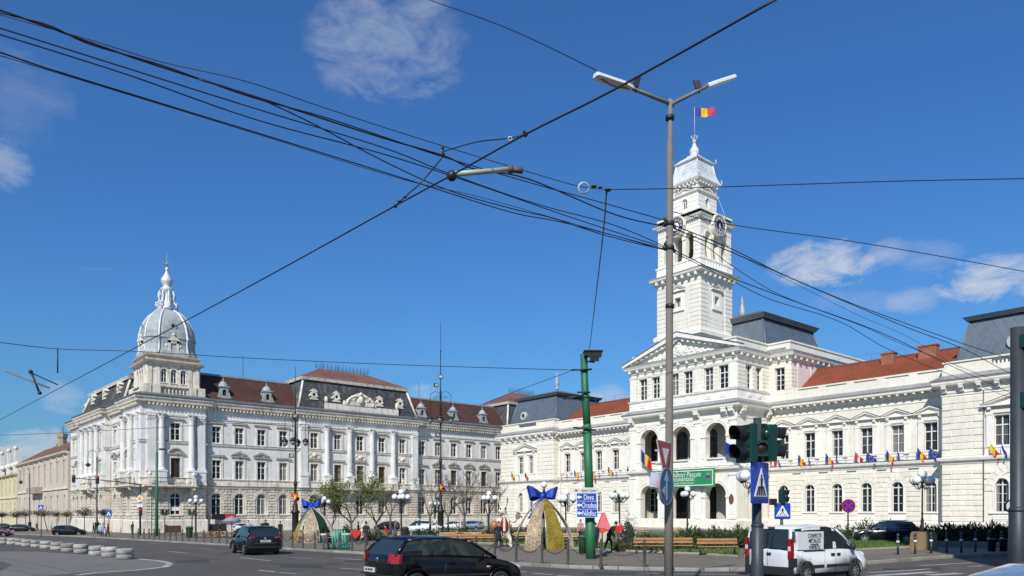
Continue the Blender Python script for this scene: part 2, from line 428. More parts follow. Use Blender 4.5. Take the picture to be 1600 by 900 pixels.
ZB = -.9
def hwin(fr, x, z, w, h, arch, y, parent=H, **k): return window('h', w, h, arch, parent, fr, x, z, y, **k)
def wing(ua, ub, wins, flagside):
 fr = Fr((0, HV, 0)); m = MB(fr)
 ops = [(x, 1.36, 9.2, 12.3, False) for x in wins]+[(x, 1.28, 2.4, 5.85, True) for x in wins]
 m.wall(ua, ub, ZB, 17.6, ops, 0, .42)
 m.build('wall', plaster, H)
 for x in wins:
  hwin(fr, x, 9.2, 1.36, 3.1, False, .36); hwin(fr, x, 2.4, 1.28, 3.45, True, .36)
 m = MB(fr); m.prism([(0, ZB), (-.16, ZB), (-.16, 1.15), (-.08, 1.3), (0, 1.3)], ua, ub); m.build('plinth', plaster, H)
 m = MB(fr); m.prism([(0, 7.45), (-.08, 7.5), (-.12, 7.75), (-.36, 7.85), (-.42, 8.08), (-.42, 8.16), (0, 8.24)], ua, ub); m.mi = 1; m.prism([(-.44, 8.165), (-.46, 8.22), (0, 8.30), (0, 8.25)], ua, ub); m.mi = 0; m.box(ua, ub, -.05, 0, 6.95, 7.05); m.build('string_course', plaster2, H)
 m = MB(fr); m.prism([(0, 15.30), (-.12, 15.33), (-.14, 15.72), (-.82, 15.76), (-.86, 15.88), (-.86, 16.0), (-.96, 16.12), (0, 16.35)], ua, ub); m.build('cornice', plaster2, H)
 m = MB(fr); m.prism([(-.96, 16.125), (-1.0, 16.17), (0, 16.75), (0, 16.36)], ua, ub); m.build('gutter_flashing', flash, H)
 m = MB(fr); dentils(m, ua, ub, 15.54, .17, .26, .86, -.14, .62); m.build('dentils', plaster2, H, kind='stuff')
 m = MB(fr); x = ua+.2
 while x < ub-.3:
  m.ball((x, .0, 15.02), .11, 6, 4, (1, .5, 1.1)); m.ball((x+.24, .0, 14.95), .07, 6, 4, (1, .5, 1)); m.ball((x+.13, .0, 15.15), .05, 5, 4); x += .44
 m.build('frieze_scrolls', mat('frieze_plaster', (.70, .655, .56), .85, .2, 3), H, kind='stuff')
 m = MB(fr); m.box(ua, ub, -.06, 0, 14.62, 14.72); m.build('frieze_moulding', plaster2, H)
 m = MB(fr); m.wall(ua, ub, 16.6, 17.9, [], .25); m.prism([(.25, 17.9), (.12, 17.92), (.12, 18.1), (.6, 18.14), (.6, 17.5)], ua, ub)
 n = max(2, int((ub-ua)/3.52))
 for k in range(n+1):
  x = ua+(ub-ua)*k/n; m.box(max(ua, x-.45), min(ub, x+.45), .1, .26, 16.7, 17.9)
 m.build('parapet', plaster, H)
 m = MB(fr); holes = [hole(x, .95, 2.2, 5.2, 1.5) for x in wins]+[hole(x, .95, 1.3, 2.25) for x in wins]
 rustic(m, ua, ub, 1.35, 6.9, .56, holes, 1.5, 0, .08, .02, .08)
 for x in wins: voussoirs(m, x, 5.2, .86, 1.48, 0, .055, 7)
 m.build('stone_blocks', plaster, H, kind='stuff')
 for x in wins:
  m = MB(fr); r = .64
  m.arc(x, 5.21, r, r+.14, -.08, .0); m.box(x-r-.14, x-r, -.08, 0, 2.4, 5.21); m.box(x+r, x+r+.14, -.08, 0, 2.4, 5.21)
  m.box(x-.95, x+.95, -.14, .36, 2.26, 2.4); m.box(x-.85, x+.85, -.03, 0, 1.45, 2.1)
  m.build('arched_surround', plaster2, H)
  m = MB(fr)
  for sg in (-1, 1):
   a = x+sg*1.02; m.box(a-.26, a+.26, -.16, 0, 9.1, 12.35); m.box(a-.30, a+.30, -.20, 0, 12.35, 12.52); m.box(a-.3, a+.3, -.2, 0, 8.95, 9.12)
   m.box(a-.15, a+.15, -.36, 0, 12.92, 13.2); m.box(a-.12, a+.12, -.24, 0, 12.75, 12.92)
  m.box(x-1.28, x+1.28, -.15, 0, 12.53, 12.9); m.box(x-.76, x+.76, -.1, 0, 12.3, 12.36); m.box(x-.85, x+.85, -.05, .3, 9.05, 9.2)
  m.build('window_surround', plaster2, H)
  m = MB(fr); pediment(m, x, 3.34, 13.2, .62, .42); m.build('pediment', plaster2, H)
 for i, x in enumerate(wins[:-1]):
  m = MB(fr); c = (wins[i]+wins[i+1])/2; m.box(c-.55, c+.55, -.06, 0, 7.2, 7.32); m.build('vent_slot', zincdark, H)
 m = MB(fr); m.box(ua, ub, -.05, 0, 8.24, 8.95)
 for x in wins: m.box(x-.75, x+.75, -.1, -.05, 8.35, 8.85)
 m.build('apron', plaster2, H)
 m = MB(fr); m.tube([(ua+.3, -.45, 9.02), (ub-.3, -.45, 9.02)], .022, 5)
 for x in wins:
  for sg in (-1.2, 1.2): m.tube([(x+sg, 0, 8.6), (x+sg, -.45, 8.7), (x+sg, -.45, 9.02)], .018, 4)
 m.build('flag_rail', zincdark, H)
RW = [-33.56-3.52*k for k in range(5, -1, -1)]; LW = [-91.1+3.66*k for k in range(5)]
wing(-53.3, -31.9, RW, 1); wing(-93.34, -70.8, LW, 0)
def tile_roof(ua, ub, v0, z0, v1, z1, m_, n=26, name='roof', fr0=None, tw=.32):
 m = MB(fr0)
 for k in range(n):
  a, b = k/n, (k+1)/n
  m.face([(ua, v0+(v1-v0)*a, z0+(z1-z0)*a+.035), (ub, v0+(v1-v0)*a, z0+(z1-z0)*a+.035), (ub, v0+(v1-v0)*b, z0+(z1-z0)*b), (ua, v0+(v1-v0)*b, z0+(z1-z0)*b)])
  m.face([(ua, v0+(v1-v0)*a, z0+(z1-z0)*a), (ub, v0+(v1-v0)*a, z0+(z1-z0)*a), (ub, v0+(v1-v0)*a, z0+(z1-z0)*a+.035), (ua, v0+(v1-v0)*a, z0+(z1-z0)*a+.035)])
 return m
for ua, ub in ((-50.0, -31.5), (-93.6, -74)):
 m = tile_roof(ua, ub, 88.4, 17.3, 94, 21.3, roofred); m.face([(ua, 94, 21.3), (ub, 94, 21.3), (ub, 100, 17), (ua, 100, 17)]); m.face([(ub, 88.4, 17.3), (ub, 94, 21.3), (ub, 100, 17)]); m.face([(ua, 88.4, 17.3), (ua, 94, 21.3), (ua, 100, 17)])
 r = m.build('roof', roofred, H)
 m = MB(); m.box(ua, ub, 93.85, 94.15, 21.25, 21.42); m.build('ridge_tiles', mat('ridge_tile', (.20, .07, .05), .8), r)
 if ua > -60:
  for px, w_, h_ in ((1389, 1.5, .75), (1451, 2.0, .9)):
   u = uv(px, 93.5/(CT+ST*0) if 0 else 90)[0]; t = (px-800)/FPX; u = -93.2*(ST-CT*t)/(CT+ST*t)
   m = MB(); m.box(u-w_/2, u+w_/2, 92.7, 93.7, 20, 20.9+h_); m.box(u-w_/2-.08, u+w_/2+.08, 92.62, 93.78, 20.9+h_, 21.05+h_); m.build('chimney', mat('chimney_brick', (.36, .13, .08), .9, .25, 5, .3, 20), r)
 m = MB();
 for k in range(9): x = ua+1+(ub-ua-2)*k/8; m.tube([(x, 93.9, 21.3), (x, 93.9, 22.2)], .02, 4)
 m.tube([(ua+1, 93.9, 22.2), (ub-1, 93.9, 22.2)], .015, 4); m.build('snow_rail', zincdark, r)
def pavilion(ua, ub, closeup):
 fr = Fr((0, PV, 0)); uc = (ua+ub)/2; m = MB(fr)
 xs = (uc-1.4, uc+1.4)
 ops = [(x, 1.36, 9.2, 12.3, False) for x in xs]
 ops += [(x, 1.30, 2.4, 5.85, True) for x in xs]
 m.wall(ua, ub, ZB, 17.6, ops, 0, .42)
 m.build('wall', plaster, H)
 for x in xs: hwin(fr, x, 9.2, 1.36, 3.1, False, .36); hwin(fr, x, 2.4, 1.3, 3.45, True, .36)
 for x, a, sg in ((ua, -pi/2, -1), (ub, pi/2, 1)):
  fs = Fr((x, PV, 0), pi/2) if sg > 0 else Fr((x, PV+1.5, 0), -pi/2); m = MB(fs); L = 1.36 if sg > 0 else 1.5
  m.wall(0, L, ZB, 17.6, [], 0); rustic(m, 0, L, 1.35, 6.9, .56, (), 3, 0, .05, .02, .05); rustic(m, 0, L, 8.3, 14.6, .7, (), 3, 0, .05, .02, .05); m.build('side_wall', plaster, H)
 def band(prof, name, mt=plaster2):
  m = MB(fr); m.prism(prof, ua, ub, m0=1, m1=-1)
  for x, sg in ((ub, 1), (ua, -1)):
   f2 = Fr((x, PV, 0), pi/2) if sg > 0 else Fr((x, PV, 0), -pi/2); m2 = MB(f2)
   if sg > 0: m2.prism(prof, 0, 1.36, m0=1)
   else: m2.prism(prof, -1.36, 0, m1=-1)
   k = len(m.v); m.v += m2.v; m.f += [[i+k for i in f] for f in m2.f]; m.m += m2.m
  return m.build(name, mt, H)
 band([(0, ZB), (-.16, ZB), (-.16, 1.15), (-.08, 1.3), (0, 1.3)], 'plinth', plaster)
 band([(0, 7.45), (-.08, 7.5), (-.12, 7.75), (-.36, 7.85), (-.42, 8.08), (-.42, 8.16), (0, 8.24)], 'string_course')
 band([(0, 15.0), (-.1, 15.02), (-.16, 15.7), (-.7, 15.86), (-.78, 16.05), (-.78, 16.2), (-.92, 16.36), (0, 16.6)], 'cornice')
 band([(-.92, 16.365), (-.96, 16.41), (0, 17.0), (0, 16.61)], 'gutter_flashing', flash)
 band([(0, 14.72), (-.07, 14.74), (-.07, 14.9), (0, 14.92)], 'frieze_moulding')
 m = MB(fr); n = 9
 for k in range(n):
  x = ua+.35+(ub-ua-.7)*k/(n-1)
  m.prism([(-.16, 15.1), (-.34, 15.14), (-.42, 15.4), (-.66, 15.5), (-.68, 15.75), (-.16, 15.75)], x-.2, x+.2); m.box(x-.26, x+.26, -.72, -.16, 15.75, 15.86)
 m.build('brackets', plaster2, H, kind='stuff')
 fs = Fr((ub, PV, 0), pi/2); m = MB(fs); m.prism([(-.16, 15.1), (-.34, 15.14), (-.42, 15.4), (-.66, 15.5), (-.68, 15.75), (-.16, 15.75)], .2, .6); m.build('bracket', plaster2, H)
 m = MB(fr); y = .3
 for a, b in ((ua+.1, uc-2.4), (uc+2.4, ub-.1)):
  m.box(a, b, y, y+.4, 16.8, 18.25); m.box(a+.2, a+.9, y-.1, y, 16.95, 18.2)
 m.box(uc-2.4, uc+2.4, y, y+.4, 16.8, 17.3)
 m.prism([(y-.1, 18.26), (y-.14, 18.3), (y-.14, 18.45), (y+.5, 18.5), (y+.5, 18.26)], ua-.05, ub+.05)
 m.box(ub-.5, ub-.1, y+.4, 1.5, 16.8, 18.25); m.box(ub-.55, ub-.0, y+.5, 1.5, 18.26, 18.48)
 m.build('parapet', plaster, H)
 if closeup:
  bme = MB(); bme.lathe((0, 0, 0), [(.09, 0), (.09, .08), (.05, .12), (.11, .34), (.12, .42), (.055, .68), (.05, .8), (.09, .86), (.09, .96)], 8); bmm = bme.mesh('baluster', plaster2)
  for k in range(13): o = inst(bmm, 'baluster', H, Vector(fr(uc-2.2+k*.366, y+.2, 17.3))-OFF)
 lst = []
 holes1 = [hole(uc, 3.05, 2.1, 4.55, 3.05), hole(uc, 3.05, 1.3, 2.2)]
 qa = []
 rustic(None, ua, uc-3.05, 1.35, 6.95, .56, (holes1[0],), 2.6, out=lst); rustic(None, uc+3.05, ub, 1.35, 6.95, .56, (holes1[0],), 2.6, out=lst)
 rustic(None, uc-3.05, uc+3.05, 4.6, 6.95, .5875, (holes1[0],), 2.6, out=lst)
 rustic(None, ua, uc-3.0, 8.3, 14.6, .7, (), 2.6, out=lst); rustic(None, uc+3.0, ub, 8.3, 14.6, .7, (), 2.6, out=lst)
 if closeup:
  for x0, x1, z0, z1 in lst:
   if x0 > uc+3.0: continue
   mm = MB(fr); block(mm, x0+.02, x1-.02, z0+.025, z1-.025, 0, .1 if (x1-x0) < 1.6 else .07, .02); mm.build('stone_block', plaster, H, fix=False)
  far = [b for b in lst if b[0] > uc+3.0]
 else: far = lst
 m = MB(fr)
 for b in far: block(m, b[0], b[1], b[2]+.02, b[3]-.02, 0, .08, .02)
 m.build('stone_blocks', plaster, H, kind='stuff')
 if closeup:
  for k in range(13):
   a0, a1 = pi*k/13+.012, pi*(k+1)/13-.012; mm = MB(fr); r0, r1 = 2.3, 2.98; P = []
   mm.poly([(uc+r0*cos(a0), 4.55+r0*sin(a0)), (uc+r1*cos(a0), 4.55+r1*sin(a0)), (uc+r1*cos(a1), 4.55+r1*sin(a1)), (uc+r0*cos(a1), 4.55+r0*sin(a1))], -.07, 0); mm.build('arch_stone', plaster, H, fix=False)
 else:
  m = MB(fr); voussoirs(m, uc, 4.55, 2.3, 2.98, 0, .06, 13, False); m.build('arch_stones', plaster, H, kind='stuff')
 m = MB(fr); m.arc(uc, 4.55, 2.05, 2.28, -.1, 0, n=20)
 for x in xs:
  m.arc(x, 5.2, .65, .8, -.08, 0); m.box(x-.8, x-.65, -.08, 0, 2.4, 5.2); m.box(x+.65, x+.8, -.08, 0, 2.4, 5.2)
 m.box(uc-2.5, uc+2.5, -.16, .3, 2.24, 2.4); m.box(uc-2.2, uc+2.2, -.04, 0, 1.5, 2.1); m.box(uc-2.2, uc+2.2, -.08, -.04, 1.65, 1.72); m.box(uc-2.2, uc+2.2, -.08, -.04, 1.9, 1.97)
 m.build('arched_surround', plaster2, H)
 m = MB(fr)
 for x in (uc-2.45, uc, uc+2.45): m.box(x-.3, x+.3, -.16, 0, 9.1, 12.35); m.box(x-.34, x+.34, -.2, 0, 12.35, 12.52)
 for x in (uc-2.45, uc+2.45, uc): m.box(x-.17, x+.17, -.4, 0, 12.9, 13.2)
 m.box(uc-2.85, uc+2.85, -.15, 0, 12.53, 12.9); m.box(uc-2.9, uc+2.9, -.1, .3, 9.0, 9.15); m.box(uc-2.9, uc+2.9, -.05, 0, 8.3, 9.0)
 m.build('window_surround', plaster2, H)
 m = MB(fr); pediment(m, uc, 6.4, 13.2, .95, .5); m.build('pediment', plaster2, H)
 rf = MB(); rf.frust(ua+.5, ub-.5, PV+1.2, PV+14.5, 17.3, 22.9, 1.4); r = rf.build('roof', slate, H)
 m = MB(); m.frust(ua+1.6, ub-1.6, PV+2.3, PV+13.4, 22.9, 23.35, -.35, False); m.frust(ua+1.25, ub-1.25, PV+1.95, PV+13.75, 23.35, 23.75 if closeup else 24.6, 4.6); m.build('roof_cap', zincdark if not closeup else slate, r)
 m = MB()                                        # standing seams, slanting lozenge pattern on the front, ribs on the corners
 n = 14
 for k in range(n+1):
  for dr in (1, -1):
   x0 = ua+.5+(ub-ua-1)*k/n; x1 = x0+dr*3.2
   if not (ua+1.6 < x1 < ub-1.6): continue
   m.tube([(x0, PV+1.19, 17.3), (x1, PV+2.59, 22.9)], .018, 3)
 for x, xx in ((ua+.5, ua+1.9), (ub-.5, ub-1.9)): m.tube([(x, PV+1.2, 17.3), (xx, PV+2.6, 22.9)], .11, 6)
 m.tube([(ub-.5, PV+14.5, 17.3), (ub-1.9, PV+13.1, 22.9)], .11, 6)
 m.build('roof_seams', slate, r, kind='stuff')
 ocs = (uc,) if not closeup else (uc-3.6, uc+3.6)
 for x in ((uc-2.6,) if not closeup else (-25.6,)):
  f2 = Fr((x, PV+1.75, 19.9)); m = MB(f2); m.arc(0, 0, .42, .72, -.25, .6, 0, 2*pi, 18); m.arc(0, 0, .72, .8, -.1, .6, 0, 2*pi, 18); o = m.build('roof_oculus', mat('oculus_metal', (.5, .5, .5), .5, .1), r)
  m = MB(f2); m.arc(0, 0, .0, .43, -.05, .3, 0, 2*pi, 18); m.build('oculus_pane', darkin, r)
 sp = MB(); sp.lathe((uc, PV+7.6, 25.0), [(.35, 0), (.3, .3), (.15, .5), (.42, 1.0), (.4, 1.3), (.14, 2.6), (.02, 3.4)], 10); sp.build('roof_finial', zinc, r)
pavilion(-107.5, -93.34, False); pavilion(-31.9, -17.9, True)
m = MB(Fr((-107.5, 101, 0), -pi/2)); m.wall(0, 13.1, ZB, 17.6, []); m.build('side_wall', plaster, H)
for u, v in ((-93.0, HV-.15), (-32.2, HV-.15), (-53.0, HV-.15)):
 m = MB(); m.tube([(u, v-.55, 16.0), (u, v-.5, 15.4), (u+.25*(1 if u < -60 else -1), v, 14.6), (u+.25*(1 if u < -60 else -1), v, .3)], .085, 8); m.build('downpipe', plaster2, H)
m = MB(); m.tube([(-27.9, PV-.12, 15), (-27.9, PV-.12, 1.4)], .05, 6); m.build('downpipe', zincdark, H)
UA, UB = -70.8, -53.3; fr = Fr((0, CVv, 0)); AX = (-67.3, -61.85, -56.4)
ops = []
for x in AX: ops += [(x, 3.1, .3, 6.1, True), (x, 3.1, 9.3, 13.85, True)]
WX = [x+d for x in AX for d in (-1.12, 1.12)]
m = MB(fr); m.wall(UA, UB, ZB, 15.2, ops, 0, .9, 16); m.build('arcade_wall', plaster, H)
m = MB(fr); m.wall(UA, UB, 15.2, 23, [(x, 1.36, 18.1, 21.05, False) for x in WX], 0, .42); m.build('wall', plaster, H)
for x in WX: hwin(fr, x, 18.1, 1.36, 2.95, False, .36, rows=4)
LD = 3.4; LG = (-69.3, -64.6, -59.8); logg = mat('loggia_shade_plaster', (.62, .56, .48), .9, .12, 2)  # darker copy of the wall plaster, loggia shade put into its colour
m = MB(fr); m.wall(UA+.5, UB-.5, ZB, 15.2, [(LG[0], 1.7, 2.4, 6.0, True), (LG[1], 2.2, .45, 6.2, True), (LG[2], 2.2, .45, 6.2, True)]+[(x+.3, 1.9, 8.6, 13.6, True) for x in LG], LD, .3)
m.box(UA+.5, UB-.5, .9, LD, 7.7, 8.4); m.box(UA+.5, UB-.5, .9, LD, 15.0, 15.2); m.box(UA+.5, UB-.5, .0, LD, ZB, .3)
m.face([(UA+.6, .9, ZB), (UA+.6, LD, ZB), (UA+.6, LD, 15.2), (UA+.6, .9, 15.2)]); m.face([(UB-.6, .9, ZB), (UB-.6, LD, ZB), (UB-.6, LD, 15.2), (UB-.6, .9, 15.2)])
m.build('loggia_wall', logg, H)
hwin(fr, LG[0], 2.4, 1.7, 3.6, True, LD+.25)
m = MB(fr)
for x in LG[1:]: m.box(x-1.1, x+1.1, LD+.2, LD+.28, .45, 6.2)
m.build('entrance_door', darkin, H)
for x in LG[1:]:
 m = MB(fr)
 for sg in (-1, 1): m.box(x+sg*.52-.5, x+sg*.52+.5, LD+.12, LD+.2, .45, 2.4)
 m.build('door_leaf', woodd, H)
for x in LG: hwin(fr, x+.3, 8.6, 1.9, 5.0, True, LD+.25, fm=mat('brown_frames', (.22, .15, .11), .6), rows=4)
def wrap(prof, name, mt=plaster2, ua=UA, ub=UB, v0=CVv, vb=HV, left=True):
 m = MB(Fr((0, v0, 0))); m.prism(prof, ua, ub, m0=1, m1=-1)
 for f2, a, b, k0, k1 in (((Fr((ub, v0, 0), pi/2)), 0, vb-v0, 1, 0), ((Fr((ua, v0, 0), -pi/2)), -(vb-v0), 0, 0, -1)):
  m2 = MB(f2); m2.prism(prof, a, b, m0=k0, m1=k1); k = len(m.v); m.v += m2.v; m.f += [[i+k for i in f] for f in m2.f]; m.m += m2.m
 return m.build(name, mt, H)
wrap([(0, ZB), (-.22, ZB), (-.22, 1.3), (-.1, 1.5), (0, 1.5)], 'plinth', plaster)
wrap([(0, 7.45), (-.08, 7.5), (-.12, 7.75), (-.40, 7.85), (-.46, 8.08), (-.46, 8.16), (0, 8.24)], 'string_course')
wrap([(0, 14.3), (-.06, 14.32), (-.10, 14.6), (0, 14.62)], 'architrave')
wrap([(0, 15.2), (-.15, 15.22), (-.22, 15.5), (-.75, 15.62), (-.82, 15.78), (-.82, 15.92), (-.95, 16.05), (0, 16.3)], 'cornice')
wrap([(-.95, 16.055), (-1.0, 16.1), (0, 16.75), (0, 16.31)], 'gutter_flashing', flash)
wrap([(0, 16.5), (-.14, 16.5), (-.14, 16.75), (-.08, 16.8), (-.08, 17.7), (-.2, 17.8), (-.26, 18.0), (0, 18.05)], 'attic_base')
wrap([(0, 21.15), (-.1, 21.17), (-.16, 21.4), (0, 21.42)], 'architrave')
RU0, RU1, RV = -73.9, -50.16, 114.0
fR = Fr((0, HV, 0))
m = MB(fR); m.wall(UB, RU1, 17.62, 23, [(-51.75, 1.4, 18.1, 21.05, False)], 0, .42); m.build('wall', plaster, H); m = MB(fR)
m.wall(RU0, UA, 15.2, 23, [(-72.3, 1.4, 18.1, 21.05, False)], 0, .42); m.build('wall', plaster, H)
hwin(fR, -51.75, 18.1, 1.4, 2.95, False, .36, rows=4); hwin(fR, -72.3, 18.1, 1.4, 2.95, False, .36, rows=4)
fS = Fr((RU1, HV, 0), pi/2); m = MB(fS); m.wall(0, RV-HV, 15.2, 23, [], 0)
for k in range(8):
 c = 2.6+k*3.1; m.box(c-.9, c+.9, -.06, 0, 17.9, 21.6) if k % 2 else m.box(c-1.1, c-.8, -.1, 0, 17.9, 21.8);
m.build('side_wall', pinkwall, H)
m = MB(Fr((RU0, RV, 0), -pi/2)); m.wall(0, RV-HV, 15.2, 23, []); m.build('side_wall', plaster, H)
fE = Fr((UB, CVv, 0), pi/2); D = HV-CVv
m = MB(fE); m.wall(0, D, ZB, 15.2, [(D/2, 2.6, .3, 6.1, True), (D/2, 2.6, 9.3, 13.85, True)], 0, .7)
m.wall(0, D, 15.2, 23, [(2.6, 1.36, 18.1, 21.05, False), (4.85, 1.36, 18.1, 21.05, False)], 0, .42); m.build('side_wall', plaster, H)
for x in (2.6, 4.85): hwin(fE, x, 18.1, 1.36, 2.95, False, .36, rows=4)
m = MB(fE); m.box(D/2-1.3, D/2+1.3, .68, .78, .3, 6.1); m.box(D/2-1.3, D/2+1.3, .68, .78, 9.3, 13.85); m.build('blind_arch_back', plaster, H)
m = MB(Fr((UA, HV, 0), -pi/2)); m.wall(0, D, ZB, 23, []); m.build('side_wall', plaster, H)
def run(pts, prof, name, mt=plaster2, closed=False):
 """sweep a profile (y outward negative, z) along plan points, outside on the right-hand side of travel"""
 m = MB(); n = len(pts); R = []
 for i in range(n):
  p = Vector(pts[i]); d0 = (p-Vector(pts[i-1])).normalized() if i or closed else None; d1 = (Vector(pts[(i+1) % n])-p).normalized() if i < n-1 or closed else None
  if d0 is None: d0 = d1
  if d1 is None: d1 = d0
  n0, n1 = Vector((d0.y, -d0.x)), Vector((d1.y, -d1.x)); b = (n0+n1); b = b/(1+n0.dot(n1))
  R.append([m.V(p.x-b.x*y, p.y-b.y*y, z) for y, z in prof])
 for i in range(n if closed else n-1):
  a, b = R[i], R[(i+1) % n]
  for k in range(len(prof)): j = (k+1) % len(prof); m.idx((a[k], b[k], b[j], a[j]))
 if not closed: m.idx(R[0][::-1]); m.idx(R[-1])
 return m
RING = [(RU0, RV), (RU0, HV), (UA, HV), (UA, CVv), (UB, CVv), (UB, HV), (RU1, HV), (RU1, RV)]
run(RING, [(.02, 21.8), (-.12, 21.85), (-.16, 22.3), (-.6, 22.42), (-.66, 22.6), (-.8, 22.85), (.02, 23.05)], 0).build('cornice', plaster2, H)
run(RING, [(-.8, 22.855), (-.84, 22.9), (0.0, 23.3), (0, 23.06)], 0).build('gutter_flashing', flash, H)
run(RING, [(.9, 23.0), (.3, 23.0), (.3, 24.2), (.18, 24.25), (.18, 24.45), (.9, 24.5)], 0).build('parapet', plaster, H)
m = MB()
for f2, a, b in ((fr, UA, UB), (fE, 0, D), (fR, UB+.3, RU1), (fS, 0, RV-HV)):
 q = MB(f2); n = max(2, int(round((b-a)/1.45)))
 for k in range(n+1):
  c = a+.25+(b-a-.5)*k/n; q.box(c-.13, c+.13, -.55, -.12, 22.0, 22.4)
 k = len(m.v); m.v += q.v; m.f += [[i+k for i in f] for f in q.f]; m.m += q.m
m.build('modillions', plaster2, H, kind='stuff')
m = MB(fr); um = (UA+UB)/2; za = 26.1; hb = (UB-UA)/2+.8
m.poly([(um-hb+.9, 23.0), (um+hb-.9, 23.0), (um, za-.5)], -.08, .6); m.build('tympanum', plaster, H)
for sg in (-1, 1):
 m = MB(fr); P = [(um+sg*hb, 22.85), (um, za-.35), (um, za+.25), (um+sg*hb, 23.2)]; m.poly(P if sg < 0 else P[::-1], -.84, .3)
 P = [(um+sg*(hb-.9), 22.9), (um, za-.75), (um, za-.3), (um+sg*(hb-.6), 22.95)]; m.poly(P if sg < 0 else P[::-1], -.5, .3)
 m.mi = 1; P = [(um+sg*(hb+.05), 23.21), (um, za+.26), (um, za+.36), (um+sg*(hb+.1), 23.3)]; m.poly(P if sg < 0 else P[::-1], -.9, .3)
 m.build('raking_cornice', plaster2, H)
m = MB(fr)
for k in range(9):
 for sg in (-1, 1):
  t = (k+.7)/9.6; x = um+sg*(hb-.9)*(1-t); z = 23.0+(za-.85-23.0)*t; m.box(x-.14, x+.14, -.62, -.1, z-.05, z+.22)
m.build('pediment_modillions', plaster2, H, kind='stuff')
m = MB(fr); rnd = random.Random(3)                 # relief: shield with crest and scrolling foliage
m.ball((um, -.1, 24.1), .55, 12, 8, (1, .4, 1.2)); m.ball((um, -.15, 24.95), .28, 10, 6, (1.3, .5, .8)); m.arc(um, 24.1, .62, .78, -.2, -.05, 0, 2*pi, 18)
for sg in (-1, 1):
 for k in range(26):
  t = k/26; x = um+sg*(.9+t*4.6); zc = 23.25+(1-t)*.9*(.45+.55*sin(k*1.3)); zc = min(zc, 23.05+(za-.9-23.05)*(1-abs(x-um)/(hb-.5))-.05)
  m.ball((x, -.1, zc), .12+.1*rnd.random(), 7, 5, (1, .6, 1))
 m.arc(um+sg*1.5, 23.8, .25, .38, -.2, -.05, 0, 2*pi, 12); m.arc(um+sg*2.6, 23.6, .2, .32, -.2, -.05, 0, 2*pi, 12); m.arc(um+sg*3.6, 23.4, .14, .24, -.18, -.05, 0, 2*pi, 12)
m.build('pediment_relief', plaster2, H)
PX = [UA+.55, (AX[0]+AX[1])/2, (AX[1]+AX[2])/2, UB-.55]
for x in PX:
 m = MB(fr); hw = .52
 for a, b in ((1.5, 7.4), (8.3, 14.3)):
  m.box(x-hw, x+hw, -.14, 0, a, b); m.box(x-hw-.08, x+hw+.08, -.22, 0, b-.35, b); m.box(x-hw-.08, x+hw+.08, -.22, 0, a, a+.35)
  m.box(x-hw+.14, x+hw-.14, -.17, -.14, a+.6, b-1.0)
 m.build('pilaster', plaster2, H)
for x in AX:
 for zc, z0 in ((4.55, 1.5), (12.3, 9.3)):
  m = MB(fr); m.arc(x, zc, 1.55, 1.88, -.10, .0, n=18); m.arc(x, zc, 1.84, 1.96, -.16, 0, n=18)
  m.box(x-.18, x+.18, -.28, 0, zc+1.5, zc+2.1)
  for sg in (-1, 1): m.box(x+sg*1.86-.36, x+sg*1.86+.36, -.18, .5, zc-.32, zc-.02); m.box(x+sg*1.84-.3, x+sg*1.84+.3, -.08, 0, z0, zc-.32)
  if z0 > 5:
   for sg in (-1, 1): # swags beside the arch
    for k in range(7): a = k/6; m.ball((x+sg*(1.3+a*1.1), -.05, 14.0-.28*sin(pi*a)-a*.05), .075, 6, 4)
  m.build('archivolt', plaster2, H)
bme = MB(); bme.lathe((0, 0, 0), [(.08, 0), (.08, .06), (.045, .1), (.10, .28), (.10, .34), (.05, .55), (.045, .62), (.08, .68), (.08, .74)], 6); bmm = bme.mesh('baluster', plaster2)
for x in AX:
 m = MB(fr); m.box(x-1.7, x+1.7, -.22, .2, 9.18, 9.36); m.box(x-1.7, x+1.7, -.18, .2, 8.3, 8.46);
 for sg in (-1, 1): m.box(x+sg*1.5-.25, x+sg*1.5+.25, -.2, .2, 8.46, 9.18)
 b = m.build('balustrade', plaster2, H)
 boff = Vector(b.location)+OFF
 for k in range(9): inst(bmm, 'baluster', b, Vector(fr(x-1.04+k*.26, 0, 8.45))-boff)
 m = MB(fr); m.box(x-1.2, x+1.2, .15, .2, 8.46, 9.18); m.build('balustrade_back', plaster, H)
m = MB()
for f2, xs_ in ((fr, PX+[UB-1.6]), (fE, [.6, D-.6])):
 q = MB(f2)
 for x in xs_: q.prism([(-.1, 14.65), (-.35, 14.7), (-.45, 14.95), (-.72, 15.05), (-.74, 15.45), (-.1, 15.45)], x-.32, x+.32); q.box(x-.4, x+.4, -.78, -.1, 15.45, 15.6)
 k = len(m.v); m.v += q.v; m.f += [[i+k for i in f] for f in q.f]; m.m += q.m
m.build('brackets', plaster2, H, kind='stuff')
m = MB(fr); hs = [hole(x, .75, 18.0, 21.1) for x in WX]; rustic(m, UA+.02, UB-.02, 18.1, 21.1, .5, hs, 5, 0, .05, .02, .05, False)
def addmb(a, b): k = len(a.v); a.v += b.v; a.f += [[i+k for i in f] for f in b.f]; a.m += b.m
q = MB(fE); rustic(q, .02, D, 18.1, 21.1, .5, [hole(x, .75, 18, 21.1) for x in (2.6, 4.85)], 5, 0, .05, .02, .05, False); addmb(m, q)
q = MB(fR); rustic(q, UB+.1, RU1, 18.1, 21.1, .5, [hole(-51.75, .75, 18, 21.1)], 5, 0, .05, .02, .05, False); addmb(m, q)
q = MB(fS); rustic(q, 0, 1.6, 18.1, 21.1, .5, (), 5, 0, .05, .02, .05, False); addmb(m, q)
m.build('stone_blocks', plaster, H, kind='stuff')
m = MB(fr)
